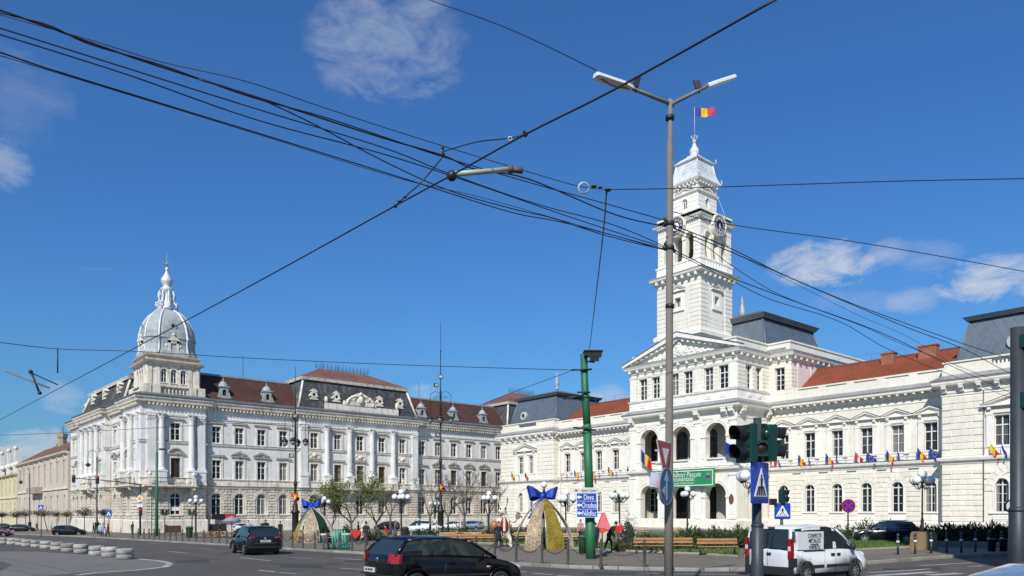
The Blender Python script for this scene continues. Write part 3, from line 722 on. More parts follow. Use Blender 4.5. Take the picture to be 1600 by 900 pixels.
for x in WX: m.box(x-.5, x+.5, -.14, -.07, 16.95, 17.6); m.ball((x, -.15, 17.28), .14, 8, 5, (1, .5, 1))
for x in (2.6, 4.85): q = MB(fE); q.box(x-.5, x+.5, -.14, -.07, 16.95, 17.6); q.ball((x, -.15, 17.28), .14, 8, 5); addmb(m, q)
m.build('attic_panels', plaster2, H)
m = MB(fr)
for x in WX: m.box(x-.82, x+.82, -.08, 0, 21.05, 21.2)
for x in PX: m.box(x-.5, x+.5, -.09, 0, 18.1, 21.15)
m.build('window_heads', plaster2, H)
m = MB(Fr((-54.0, CVv, 4.0))); m.poly([(.34*sin(a)*(1), .62*cos(a)+(.1 if abs(a) < .3 else 0)) for a in [2*pi*k/20 for k in range(20)]][::-1], -.24, -.14); m.build('oval_plaque', mat('bronze_brown', (.16, .07, .045), .6, .2), H)
m = MB(); m.box(RU0+.9, RU1-.9, HV, RV, 23.0, 23.6); m.box(UA+.8, UB-.8, CVv+.8, HV, 23.0, 23.7); m.build('roof_deck', flash, H)
m = MB(); m.frust(-70.5, -54.0, 88.4, 104.5, 23.6, 28.6, 1.5); r = m.build('roof', slate, H)
m = MB(); m.frust(-69.3, -55.2, 89.6, 103.3, 28.6, 29.2, -.45, False); m.frust(-69.75, -54.75, 89.15, 103.75, 29.2, 29.7, 1.0); m.build('roof_cap', zincdark, r)
m = MB(); m.tube([(-54.0, 88.4, 23.6), (-55.5, 89.9, 28.6)], .14, 6); m.tube([(-54.0, 104.5, 23.6), (-55.5, 103, 28.6)], .14, 6)
for k in range(9): v = 90+k*1.6; m.tube([(-54.0, v, 23.6), (-55.5, v, 28.6)], .02, 3)
m.build('roof_seams', slate, r, kind='stuff')
m = MB(); m.lathe((-61.0, 93.5, 29.6), [(.4, 0), (.32, .35), (.2, .6), (.5, 1.1), (.46, 1.5), (.18, 3.0), (.02, 3.9)], 10); m.build('roof_finial', zinc, r)
for k in range(3):
 m = MB(); m.box(-69.5+k*.35, -54.6-k*.35, 78.6+k*.5, CVv+.1, -.4, .0+k*.14); m.build('entrance_step', mat('step_stone', (.42, .39, .35), .85, .15), H)
TA, TU, TV = 7.3, -60.2, 82.5; TC = (TU-TA/2, TV+TA/2)
def sq(a): return [(TC[0]-a/2, TC[1]+a/2), (TC[0]-a/2, TC[1]-a/2), (TC[0]+a/2, TC[1]-a/2), (TC[0]+a/2, TC[1]+a/2)]
def faces4(a): # frames of the four sides, x centred
 h = a/2; return [Fr((TC[0], TC[1]-h, 0), 0), Fr((TC[0]+h, TC[1], 0), pi/2), Fr((TC[0], TC[1]+h, 0), pi), Fr((TC[0]-h, TC[1], 0), -pi/2)]
m = MB(); tw = 7.3
for i, f2 in enumerate(faces4(tw)):
 q = MB(f2); q.wall(-tw/2, tw/2, 23.5, 35, [(0, 1.0, 30.5, 31.8, False)], 0, .6); addmb(m, q)
tower = m.build('clock_tower', plaster, H)
def tsub(mb, name, mt=plaster2, **k): return mb.build(name, mt, tower, **k)
m = MB()
for f2 in faces4(tw):
 q = MB(f2); rustic(q, -tw/2, -1.9, 26.9, 34.1, .6, (), 5, 0, .06, .03, .06); rustic(q, 1.9, tw/2, 26.9, 34.1, .6, (), 5, 0, .06, .03, .06)
 rustic(q, -1.9, 1.9, 26.9, 29.0, .6, (), 5, 0, .03, .03, .06)
 addmb(m, q)
tsub(m, 'stone_bands', plaster, kind='stuff')
for f2 in faces4(tw)[:2]:
 q = MB(f2); q.box(-.95, -.5, -.1, 0, 30.52, 31.79); q.box(.5, .95, -.1, 0, 30.52, 31.79); q.box(-.95, .95, -.1, 0, 31.8, 32.4); q.box(-1.1, 1.1, -.2, 0, 29.9, 30.15); q.box(-.9, .9, -.12, .3, 30.15, 30.5)
 pediment(q, 0, 2.6, 32.6, .6, .35); tsub(q, 'window_surround')
 window('t', 1.0, 1.3, False, tower, f2, 0, 30.5, .5, rows=2)
run(sq(tw), [(.0, 34.0), (-.1, 34.02), (-.14, 34.5), (-.75, 34.65), (-.8, 34.85), (-.95, 35.05), (0, 35.2)], 0, closed=True).build('cornice', plaster2, tower)
run(sq(7.7), [(-.15, 26.3), (-.2, 26.8), (.1, 27.0), (.1, 26.3)], 0, closed=True).build('tower_plinth', plaster2, tower)
m = MB()
for f2 in faces4(tw):
 q = MB(f2)
 for k in range(7): x = -3.3+6.6*k/6; q.box(x-.16, x+.16, -.66, -.1, 34.15, 34.62)
 addmb(m, q)
tsub(m, 'modillions', kind='stuff')
m = run(sq(7.5), [(.5, 35.1), (.0, 35.1), (.0, 35.3), (.06, 35.35), (.06, 36.3), (-.05, 36.4), (-.05, 36.6), (.5, 36.6)], 0, closed=True)
for f2 in faces4(7.5):
 q = MB(f2)
 for k in range(8): x = -2.2+4.4*k/7; q.box(x-.12, x+.12, -.02, .06, 35.4, 36.3)
 addmb(m, q)
tsub(m, 'parapet')
bw = 7.1; m = MB(); BX = (-1.85, 0, 1.85)
for f2 in faces4(bw):
 q = MB(f2); q.wall(-bw/2, bw/2, 36.4, 43.0, [(x, 1.26, 36.7, 40.35, True) for x in BX], 0, .8); q.wall(-bw/2+.8, bw/2-.8, 36.4, 43.0, [(x, 1.26, 36.7, 40.35, True) for x in BX], .8, 0); addmb(m, q)
m.face([(TC[0]-3.5, TC[1]-3.5, 36.5), (TC[0]+3.5, TC[1]-3.5, 36.5), (TC[0]+3.5, TC[1]+3.5, 36.5), (TC[0]-3.5, TC[1]+3.5, 36.5)])
tsub(m, 'belfry_wall', plaster)
m = MB()
for f2 in faces4(bw):
 q = MB(f2)
 for x in BX: q.arc(x, 39.72, .63, .78, -.08, 0, n=10)
 for x in (-2.78, -.925, .925, 2.78): q.box(x-.3, x+.3, -.1, .2, 39.45, 39.72); q.box(x-.34, x+.34, -.06, 0, 36.6, 36.95)
 rustic(q, -bw/2, -2.75, 37, 39.4, .6, (), 4, 0, .05, .02, .05); rustic(q, 2.75, bw/2, 37, 39.4, .6, (), 4, 0, .05, .02, .05)
 for zz in (40.75, 41.25): q.box(-bw/2, -1.4, -.03, 0, zz, zz+.42); q.box(1.4, bw/2, -.03, 0, zz, zz+.42)
 addmb(m, q)
tsub(m, 'belfry_trim', kind='stuff')
m = MB(); q = MB(faces4(bw)[0])
for f2 in faces4(bw)[:2]:
 q = MB(f2)
 for x in BX:
  q.box(x-.5, x+.5, .5, .55, 36.7, 36.78); q.box(x-.5, x+.5, .5, .55, 37.7, 37.78)
  for k in range(5): q.box(x-.45+k*.22-.015, x-.45+k*.22+.015, .5, .54, 36.7, 37.75)
 addmb(m, q)
tsub(m, 'belfry_railing', iron)
m = MB(); m.lathe((TC[0], TC[1], 37.6), [(1.1, 0), (1.0, .3), (.75, .9), (.6, 1.5), (.2, 1.7)], 16); tsub(m, 'bell', mat('bell_bronze', (.14, .12, .08), .5, .2, metal=.7))
run(sq(bw), [(.1, 41.75), (-.1, 41.8), (-.14, 42.0), (-.5, 42.12), (-.56, 42.25), (-.62, 42.35), (.1, 42.45)], 0, closed=True).build('cornice', plaster2, tower)
m = MB()
for f2 in faces4(bw):
 q = MB(f2)
 for x in [s*(1.55+k*.36) for s in (-1, 1) for k in range(6)]: q.box(x-.09, x+.09, -.42, -.1, 41.86, 42.1)
 addmb(m, q)
tsub(m, 'modillions', kind='stuff')
run(sq(bw), [(.7, 42.4), (.0, 42.4), (.0, 43.0), (-.12, 43.05), (-.12, 43.25), (.7, 43.3)], 0, closed=True).build('parapet', plaster2, tower)
m = MB(); m.box(TC[0]-3.4, TC[0]+3.4, TC[1]-3.4, TC[1]+3.4, 42.6, 43.0); tsub(m, 'deck', flash)
black = mat('clock_black', (.015, .015, .018), .4, .05); white = mat('clock_white', (.86, .86, .84), .5, .05)
for i, f2 in enumerate(faces4(bw)):
 m = MB(f2); m.arc(0, 41.4, 1.28, 1.36, -.66, 0, 0, 2*pi, 32); m.arc(0, 41.4, 1.40, 1.50, -.7, -.3, -.1, pi+.1, 24); tsub(m, 'clock_surround')
 m = MB(f2); m.arc(0, 41.4, 0, 1.29, -.62, -.1, 0, 2*pi, 32)
 cf = m.build('clock_face', black, tower)
 m = MB(f2)
 for k in range(12):
  a = pi/2-2*pi*k/12; c, s_ = cos(a), sin(a)
  nb = 3 if k % 3 == 2 else 2
  for j in range(nb):
   o = (j-(nb-1)/2)*.15
   P = [(.74, o-.026), (1.14, o*1.3-.03), (1.14, o*1.3+.03), (.74, o+.026)]
   m.poly([(x*c-y*s_, 41.4+x*s_+y*c) for x, y in P], -.65, -.62)
 m.arc(0, 41.4, .0, .56 if i == 0 else .14, -.64, -.62, 0, 2*pi, 24)
 m.build('clock_numerals', white, tower)
 m = MB(f2)
 for a, L, wd in ((radians(-62), .68, .06), (radians(-98), 1.05, .045)):
  c, s_ = cos(a), sin(a); m.poly([(x*c-y*s_, 41.4+x*s_+y*c) for x, y in ((-.2, -wd), (L, -.02), (L, .02), (-.2, wd))], -.69, -.66)
 m.build('clock_hands', white if i else black, tower)
uw = 4.3; m = MB()
for f2 in faces4(uw):
 q = MB(f2); q.wall(-uw/2, uw/2, 43.0, 48.0, [(0, .75, 44.35, 45.75, True)], 0, .3); addmb(m, q)
tsub(m, 'lantern_wall', plaster)
m = MB()
for f2 in faces4(uw):
 q = MB(f2); rustic(q, -uw/2, uw/2, 43.2, 46.2, .55, [hole(0, .5, 44.2, 45.4, .5)], 4, 0, .04, .02, .05); q.arc(0, 45.37, .38, .5, -.1, 0); pediment(q, 0, 3.0, 46.35, .55, .3); addmb(m, q)
tsub(m, 'lantern_trim', kind='stuff')
for f2 in faces4(uw)[:2]: window('t', .75, 1.4, True, tower, f2, 0, 44.35, .25, rows=2)
run(sq(uw), [(.1, 46.1), (-.1, 46.1), (-.28, 46.3), (-.28, 46.4), (.1, 46.45)], 0, closed=True).build('cornice', plaster2, tower)
run(sq(uw), [(.1, 47.3), (-.1, 47.3), (-.14, 47.6), (-.4, 47.75), (-.5, 47.95), (.1, 48.0)], 0, closed=True).build('cornice', plaster2, tower)
m = MB()
for f2 in faces4(uw):
 q = MB(f2)
 for k in range(7): x = -1.9+3.8*k/6; q.box(x-.1, x+.1, -.36, -.1, 47.4, 47.7)
 addmb(m, q)
tsub(m, 'modillions', kind='stuff')
m = MB(); prof = [(2.65, 48.0), (2.6, 48.15), (2.35, 48.7), (2.1, 49.4), (1.88, 50.2), (1.76, 50.9), (1.95, 51.0), (2.0, 51.15), (1.4, 51.7), (.75, 52.15), (.7, 52.3)]
m.lathe((TC[0], TC[1], 0), [(r*1.4142, z) for r, z in prof], 4, rot=pi/4); tsub(m, 'spire_roof', palesheet)
m = MB()
for sx in (-1, 1):
 for sy in (-1, 1):
  m.tube([(TC[0]+sx*2.25, TC[1]+sy*2.25, 48.5), (TC[0]+sx*1.9, TC[1]+sy*1.9, 50.2), (TC[0]+sx*1.78, TC[1]+sy*1.78, 50.9)], .09, 5)
  m.tube([(TC[0]+sx*1.95, TC[1]+sy*1.95, 51.1), (TC[0]+sx*2.15, TC[1]+sy*2.15, 51.35), (TC[0]+sx*2.05, TC[1]+sy*2.05, 51.7)], .06, 5)
  m.tube([(TC[0]+sx*2.5, TC[1]+sy*2.5, 48.1), (TC[0]+sx*2.72, TC[1]+sy*2.72, 48.4), (TC[0]+sx*2.6, TC[1]+sy*2.6, 48.75)], .06, 5)
for k in range(3): m.lathe((TC[0], TC[1], 0), [(r*1.4142, z) for r, z in ((2.14-.12*k-.06, 49.4+.45*k), (2.17-.12*k-.06, 49.44+.45*k), (2.12-.12*k-.06, 49.48+.45*k))], 4, rot=pi/4)
tsub(m, 'spire_ribs', palesheet, kind='stuff')
m = MB(); m.lathe((TC[0], TC[1], 0), [(.72, 52.10), (.74, 52.35), (.5, 52.50), (.68, 52.80), (.7, 53.05), (.3, 53.75), (.22, 54.25), (.3, 54.30), (.3, 54.45), (.1, 54.55), (.06, 54.95)], 12)
for k in range(4):
 a = pi/4+k*pi/2; m.tube([(TC[0], TC[1], 54.55), (TC[0]+.3*cos(a), TC[1]+.3*sin(a), 54.80), (TC[0]+.45*cos(a), TC[1]+.45*sin(a), 55.10), (TC[0]+.28*cos(a), TC[1]+.28*sin(a), 55.20)], .06, 5)
tsub(m, 'finial', palesheet)
m = MB(); m.tube([(TC[0], TC[1], 54.6), (TC[0]+.05, TC[1], 59.2)], .035, 6); tsub(m, 'flagpole', mat('pale_pole', (.6, .6, .6), .5))
m = MB(); m.tube([pt(1120, 308, 99)+Vector((0, 0, 0))]+[pt(1120+14*t, 308+34*t**1.3, 99) for t in (.3, .6, .8, 1)], .02, 4); m.tube([pt(1057.5, 330, 97.5), pt(1057.5, 333, 97.5)], .02, 4); tsub(m, 'lightning_wire', white)
m = MB(); m.lathe((TC[0]-2.2, TC[1]-3.0, 43.25), [(.75, 0), (.8, .3), (.55, .7), (.1, .85)], 14); tsub(m, 'roof_hatch', zincdark)
m = MB(); m.box(UB, RU1, HV+.02, HV+6, 15.2, 16.7); m.box(RU0, UA, HV+.02, HV+6, 15.2, 16.7); m.build('roof_curb', flash, H)
m = MB(fR); m.wall(UB, RU1, 14.9, 23, [(-51.75, 1.4, 18.1, 21.05, False)], .02, 0) if 0 else None
pal = thing('corner_palace', 'weathered pale blue three storey palace with domed corner turret and brown roofs', 'palace', (-125, 60, 0))
P_ = pal; ZP = -1.8
FB = Fr((-120, 0, 0), pi/2); FS = Fr((-120, 28.3, 0), .0437)
def pfac(fr, x0, x1, wins, prot=0.0, door=(), hoods='p', ends=(0, 0), wd=1.35, gw=1.45, corner=False):
 """one stretch of the palace front; prot = how far it stands forward"""
 y = -prot; m = MB(fr)
 ops = [(x, wd, 13.3, 15.9, False) for x in wins]+[(x, wd, 7.0 if x in door else 7.65, 10.6, False) for x in wins]+[(x, gw, 2.0, 5.3, True) for x in wins]
 m.wall(x0, x1, 6.3, 18.4, [o for o in ops if o[2] > 6], y, .35); o = m.build('wall', bluewall, P_)
 m = MB(fr); m.wall(x0, x1, ZP, 6.3, [o for o in ops if o[2] < 6], y, .4); m.build('ground_floor_wall', stone2, P_)
 for x in wins:
  window('p', wd, 2.6, False, P_, fr, x, 13.3, y+.3); window('p', gw, 3.3, True, P_, fr, x, 2.0, y+.33, rows=2)
  if x in door: window('pd', wd, 3.6, False, P_, fr, x, 7.0, y+.3, fm=woodd)
  else: window('p', wd, 2.95, False, P_, fr, x, 7.65, y+.3, fm=woodd if random.random() < .15 else None)
 if prot:
  for xx, a in ((x0, -pi/2), (x1, pi/2)):
   p = Vector(fr(xx, y, 0)); p2 = Vector(fr(xx, 0, 0)); f2 = Fr(p if a > 0 else p2, fr.a+a)
   m = MB(f2); m.wall(0, prot, 6.3, 18.4, []); m.build('side_wall', bluewall, P_); m = MB(f2); m.wall(0, prot, ZP, 6.3, []); m.build('ground_floor_side', stone2, P_)
 m = MB(fr); hs = [hole(x, gw/2+.22, 1.8, 4.55, gw/2+.75) for x in wins]
 rustic(m, x0, x1, 1.3, 6.05, .475, hs, 1.0, y, .13, .07, .07, True, .02)
 for x in wins: voussoirs(m, x, 4.55, gw/2+.1, gw/2+.72, y, .12, 9)
 m.build('stone_blocks', stone2, P_, kind='stuff')
 def bar(prof, name, mt):
  if corner:
   if fr is FS: return
   a, b = FS(-8.6, 0, 0), FS(-8.6, -.7, 0); c, d, e = FS(.7, -.7, 0), FB(37, -.7, 0), FB(37, 0, 0); pts = [a, b, (-119.3, c[1]), d, e]
  elif prot: pts = [fr(x0, 0, 0), fr(x0, y, 0), fr(x1, y, 0), fr(x1, 0, 0)]
  else: pts = [fr(x0, y, 0), fr(x1, y, 0)]
  run([p[:2] for p in pts], prof, 0).build(name, mt, P_)
 bar([(0, ZP), (-.2, ZP), (-.2, 1.1), (-.1, 1.28), (0, 1.28)], 'plinth', trim2)
 bar([(0, 6.05), (-.2, 6.1), (-.28, 6.3), (-.34, 6.4), (0, 6.5)], 'string_course', trim2)
 bar([(-.35, 6.405), (-.38, 6.46), (0, 6.56), (0, 6.51)], 'flashing', zincdark); bar([(-.21, 13.055), (-.23, 13.1), (0, 13.18), (0, 13.13)], 'flashing', zincdark)
 bar([(0, 6.5), (-.06, 6.5), (-.06, 7.45), (-.16, 7.5), (-.16, 7.62), (0, 7.65)], 'apron', trim2)
 bar([(0, 12.75), (-.14, 12.8), (-.2, 13.05), (0, 13.12)], 'sill_course', trim2)
 bar([(0, 16.9), (-.1, 16.92), (-.14, 17.15), (0, 17.2)], 'architrave', trim2)
 bar([(0, 18.3), (-.12, 18.32), (-.2, 18.7), (-.7, 18.85), (-.76, 19.1), (-.95, 19.4), (-.98, 19.6), (0, 19.7)], 'cornice', trim2)
 bar([(-.9, 19.605), (-1.06, 19.65), (-1.06, 19.85), (0, 20.25), (0, 19.71)], 'gutter', zincdark)
 m = MB(fr); dentils(m, x0+.1, x1-.1, 18.4, .36, .22, .55, y-.1, .5); m.build('dentils', trim2, P_, kind='stuff')
 for i, x in enumerate(wins):
  m = MB(fr)
  for z0, z1, w_ in ((13.2, 15.9, wd/2), (7.55 if x not in door else 7, 10.6, wd/2)):
   if z0 < 13: m.build('window_surround', trim2, P_); m = MB(fr)
   for sg in (-1, 1): m.box(x+sg*(w_+.16)-.16, x+sg*(w_+.16)+.16, y-.1, y, z0, z1)
   m.box(x-w_-.32, x+w_+.32, y-.1, y, z1, z1+.3)
   m.box(x-w_-.36, x+w_+.36, y-.16, y+.1, z0-.12, z0)
  h_ = MB(fr); h_.prism([(y, 16.35), (y-.3, 16.42), (y-.32, 16.52), (y, 16.58)], x-1.25, x+1.25); h_.mi = 1; h_.prism([(y-.33, 16.525), (y-.35, 16.57), (y, 16.63), (y, 16.585)], x-1.27, x+1.27); h_.build('window_hood', trim2, P_)
  m.prism([(y, 11.1), (y-.32, 11.18), (y-.36, 11.32), (y, 11.36)], x-1.3, x+1.3); m.mi = 1; m.prism([(y-.37, 11.325), (y-.39, 11.37), (y, 11.41), (y, 11.365)], x-1.32, x+1.32); m.mi = 0; m.box(x-1.1, x+1.1, y-.08, y, 10.9, 11.1)
  h_ = MB(fr); h_.box(x-gw/2-.3, x+gw/2+.3, y-.22, y+.3, 1.82, 1.98); h_.build('window_sill', trim2, P_)
  hk = hoods[i] if len(hoods) > 1 else hoods
  if hk == 'p': pediment(m, x, 2.6, 11.22, .55, .34, y)
  if hk == 's':
   m.arc(x, 10.75, 1.25, 1.45, y-.4, y, .45, pi-.45, 12); m.arc(x, 10.75, 0.0, 1.25, y-.12, y, .45, pi-.45, 12)
  m.build('window_surround', trim2, P_)
pfac(FB, 37.0, 52.3, [38.8, 42.4, 46.0, 49.7], hoods='fppf')
pfac(FB, 75.6, 97.9, [77.1, 80.75, 84.5, 88.2, 91.95, 95.7], hoods='fppppf')
CW = [54.8, 59.15, 63.5, 67.9, 72.25]
pfac(FB, 52.3, 75.6, CW, prot=.9, hoods='c', door=(59.15, 63.5, 67.9))
pfac(FB, 28.3, 37.0, [32.5], prot=.7, hoods='s', door=(32.5,), corner=True)
pfac(FB, 97.9, 118, [101.5, 105.2, 109, 112.7], prot=.9, hoods='fppf')
pfac(FS, -8.6, .7, [-5.2, -3.0][:1], prot=.7, hoods='s', door=(-5.2,), corner=True)
pfac(FS, -18.5, -8.6, [-15.6, -11.8], hoods='pp', )
pfac(FS, -36.5, -18.5, [-34.0, -30.5, -27.3, -24.0, -20.6], prot=.9, hoods='c')
pfac(FS, -47.5, -36.5, [-44.6, -41.6, -38.6], hoods='fpf')
def column(mb, fr, x, y, z0=8.7, z1=17.2, r=.43):
 q = MB(); c = Vector(fr(x, y, 0))
 q.lathe((c.x, c.y, 0), [(r+.16, z0), (r+.16, z0+.12), (r+.1, z0+.25), (r+.02, z0+.4), (r, z0+.5), (r, z0+3), (r*.88, z1-1.1), (r*.95, z1-1.05), (r*.88, z1-.98), (r*1.0, z1-.7), (r*1.25, z1-.35), (r*1.5, z1-.1)], 12)
 q2 = MB(fr); q2.box(x-r*1.5, x+r*1.5, y-r*1.5, y+r, z1-.1, z1+.05)
 for k in range(5):
  a = pi+k*pi/4; q2.ball((x+.48*cos(a), y+.48*sin(a), z1-.3), .14, 6, 4); q2.ball((x+.42*cos(a+.3), y+.42*sin(a+.3), z1-.65), .11, 6, 4)
 addmb(mb, q); addmb(mb, q2)
def pilaster(mb, fr, x, y, hw=.5, z0=8.7, z1=17.2, d=.25):
 q = MB(fr); q.box(x-hw, x+hw, y-d, y, z0, z1-.9); q.box(x-hw-.1, x+hw+.1, y-d-.1, y, z0, z0+.4); q.box(x-hw-.05, x+hw+.05, y-d-.06, y, z1-1.0, z1-.9); q.prism([(y, z1-.9), (y-d-.02, z1-.9), (y-d-.2, z1-.05), (y, z1-.05)], x-hw, x+hw); q.box(x-hw-.15, x+hw+.15, y-d-.2, y, z1-.05, z1+.05)
 for k in range(4): q.ball((x-hw+.15+(2*hw-.3)*k/3, y-d-.1, z1-.35), .15, 6, 4);
 for k in range(3): q.ball((x-hw+.3+(2*hw-.6)*k/2, y-d-.05, z1-.65), .13, 6, 4)
 addmb(mb, q)
def pedestal(mb, fr, x, y, hw, d):
 q = MB(fr); q.box(x-hw, x+hw, y-d, y, 6.5, 8.5); q.box(x-hw-.08, x+hw+.08, y-d-.08, y, 8.45, 8.7); q.box(x-hw-.08, x+hw+.08, y-d-.08, y, 6.5, 6.8); q.box(x-hw+.15, x+hw-.15, y-d-.03, y-d, 7.0, 8.25); addmb(mb, q)
def colset(fr, y, cols, pils, z1=17.2):
 for x in cols: m = MB(); column(m, fr, x, y-.38); pedestal(m, fr, x, y, .62, .95); m.build('column', bluewall, P_)
 for x, hw in pils: m = MB(); pilaster(m, fr, x, y, hw); pedestal(m, fr, x, y, hw+.1, .45); m.build('pilaster', bluewall, P_)
colset(FB, -.9, (57.0, 61.3, 65.7, 70.1), ((52.95, .6), (74.9, .6)))
colset(FB, -.7, (30.45, 34.75), ((29.1, .62), (36.2, .6)))
colset(FS, -.7, (-3.2, -7.0), ((-.45, .6), (-8.1, .4)))
colset(FS, -.9, (-22.3, -25.7, -29.0, -32.3), ((-19.1, .5), (-35.9, .5)))
for x in (CW[0], CW[2], CW[4]):
 m = MB(FB); m.box(x-1.25, x+1.25, -1.0, -.9, 11.45, 12.75); r_ = random.Random(int(x))
 for k in range(9): m.ball((x-1+2*k/8, -1.02, 12.1+.3*sin(k*2.2)), .17, 6, 4, (1, .6, 1))
 m.ball((x, -1.05, 12.1), .38, 8, 5, (1, .5, 1)); m.build('carved_panel', trim2, P_)
bme = MB(); bme.lathe((0, 0, 0), [(.09, 0), (.09, .08), (.05, .12), (.12, .36), (.06, .68), (.09, .84), (.09, .9)], 6); pb = bme.mesh('baluster', trim2)
POFF = Vector(pal.location)
def balcony(fr, x0, x1, y, d, posts, n, iron_=False):
 m = MB(fr); m.prism([(y, 6.05), (y-d*.9, 6.15), (y-d, 6.25), (y-d, 6.45), (y, 6.46)], x0, x1)
 for x in posts: m.prism([(y, 4.9), (y-.25, 4.95), (y-.4, 5.4), (y-d*.85, 5.75), (y-d*.9, 6.1), (y, 6.1)], x-.24, x+.24)
 for x in posts: m.box(x-.28, x+.28, y-d, y-d+.5, 6.46, 7.5); m.box(x-.34, x+.34, y-d-.05, y-d+.55, 7.45, 7.58)
 if not iron_: m.box(x0+.05, x1-.05, y-d+.05, y-d+.4, 7.36, 7.5); m.box(x0+.05, x1-.05, y-d+.05, y-d+.4, 6.46, 6.56)
 b = m.build('balcony', trim2, P_); bo = POFF+Vector(b.location)
 if not iron_:
  for k in range(n): inst(pb, 'baluster', b, Vector(fr(x0+.4+(x1-x0-.8)*k/(n-1), y-d+.22, 6.5))-bo)
 else:
  q = MB(fr); q.tube([(x0+.2, y-d+.25, 7.5), (x1-.2, y-d+.25, 7.5)], .05, 5); q.tube([(x0+.2, y-d+.25, 6.7), (x1-.2, y-d+.25, 6.7)], .03, 4)
  for k in range(n): x = x0+.3+(x1-x0-.6)*k/(n-1); q.tube([(x, y-d+.25, 6.46), (x, y-d+.25, 7.5)], .016, 3)
  q.build('iron_railing', iron, b)
 for x in (posts[0], posts[-1]):
  q = MB(); c = Vector(fr(x, y-d+.25, 7.58)); q.lathe(tuple(c), [(.16, 0), (.08, .12), (.26, .35), (.3, .55), (.18, .7), (.08, .78), (.12, .9), (.02, 1.0)], 10); q.build('stone_urn', trim2, b)
balcony(FB, 56.6, 72.0, -.9, 1.5, (57.0, 61.3, 65.7, 70.1, 71.6), 34)
balcony(FB, 27.8, 35.2, -.7, 1.6, (28.6, 34.8), 22, True)
balcony(FS, -8.4, 1.2, -.7, 1.6, (-7.6, -.2), 24, True)
balcony(FS, -30, -24, -.9, 1.4, (-29.4, -24.6), 14)
m = MB(FS); m.box(-2.4, -1.4, -.82, -.7, 10.3, 12.4); m.arc(-1.9, 11.6, .45, .62, -.95, -.7); m.build('corner_niche', trim2, P_)
for x in (39.5, 43, 46.5): m = MB(FB); m.box(x-.7, x+.7, -.22, -.1, -.3, .55); m.build('cellar_window', darkin, P_)
m = MB(FB); m.box(31.2, 33.2, -.95, -.85, -1.0, .35); m.box(31.0, 31.2, -1.0, -.85, -1.0, .5); m.build('cellar_door', woodd, P_)
m = MB(FB); m.box(31.9, 33.1, -.5, -.42, 2.6, 3.15); m.build('window_notice', mat('paper_white', (.8, .8, .78), .6), P_)
m = MB(FB); m.box(37.6, 40.2, -.3, -.1, -1.0, .5); m.build('shop_door', darkin, P_)
def gable(fr, x0, x1, z0=20.0, z1=24.9, y0=.2, y1=5.6, yb=14):
 m = MB(fr); n = 22
 for k in range(n):
  a, b = k/n, (k+1)/n
  m.face([(x0, y0+(y1-y0)*a, z0+(z1-z0)*a+.05), (x1, y0+(y1-y0)*a, z0+(z1-z0)*a+.05), (x1, y0+(y1-y0)*b, z0+(z1-z0)*b), (x0, y0+(y1-y0)*b, z0+(z1-z0)*b)])
  m.face([(x0, y0+(y1-y0)*a, z0+(z1-z0)*a), (x1, y0+(y1-y0)*a, z0+(z1-z0)*a), (x1, y0+(y1-y0)*a, z0+(z1-z0)*a+.05), (x0, y0+(y1-y0)*a, z0+(z1-z0)*a+.05)])
 m.face([(x0, y1, z1), (x1, y1, z1), (x1, yb, 19), (x0, yb, 19)]); r = m.build('roof', roofbrown, P_)
 m = MB(fr); m.box(x0, x1, y1-.3, y1+.3, z1-.1, z1+.22); m.build('ridge_cap', flash, r); return r
rw1 = gable(FB, 36.5, 53); rw2 = gable(FB, 75.2, 98.6); rw3 = gable(FS, -19, -7); rw4 = gable(FS, -47.4, -36)
def dormer(fr, x, r, y=1.0, z=20.7):
 m = MB(fr); w_ = .62
 m.wall(x-w_, x+w_, z, z+1.75, [(x, .62, z+.35, z+1.35, True)], y, .2); m.box(x-w_, x-w_+.02, y, y+2.2, z, z+1.7); m.box(x+w_-.02, x+w_, y, y+2.2, z, z+1.7)
 m.box(x-.8, x+.8, y-.12, y+.2, z-.1, z+.08); m.box(x-.78, x+.78, y-.14, y+1.0, z+1.7, z+1.86)
 for sg in (-1, 1): m.poly([(x+sg*.62, z), (x+sg*1.25, z), (x+sg*.95, z+.3), (x+sg*.8, z+.8), (x+sg*.62, z+1.0)][::sg], y-.02, y+.25)
 c = fr(x, y+.62, z+1.86); q = MB(); q.lathe(c, [(.78, 0), (.74, .2), (.6, .5), (.38, .75), (.12, .88), (.06, .95), (.14, 1.05), (.05, 1.2), (.02, 1.55)], 12); addmb(m, q)
 d = m.build('dormer', zinc, r)
 return m
for fr, x, r in ((FB, 40.4, rw1), (FB, 47.5, rw1), (FB, 77.9, rw2), (FB, 85.4, rw2), (FB, 92.8, rw2), (FS, -10.5, rw3), (FS, -16.5, rw3), (FS, -41.5, rw4)):
 dormer(fr, x, r)
 m = MB(fr); m.box(x-.4, x+.4, 1.2, 1.25, 20.9, 22.1); m.build('dormer_pane', darkin, r)
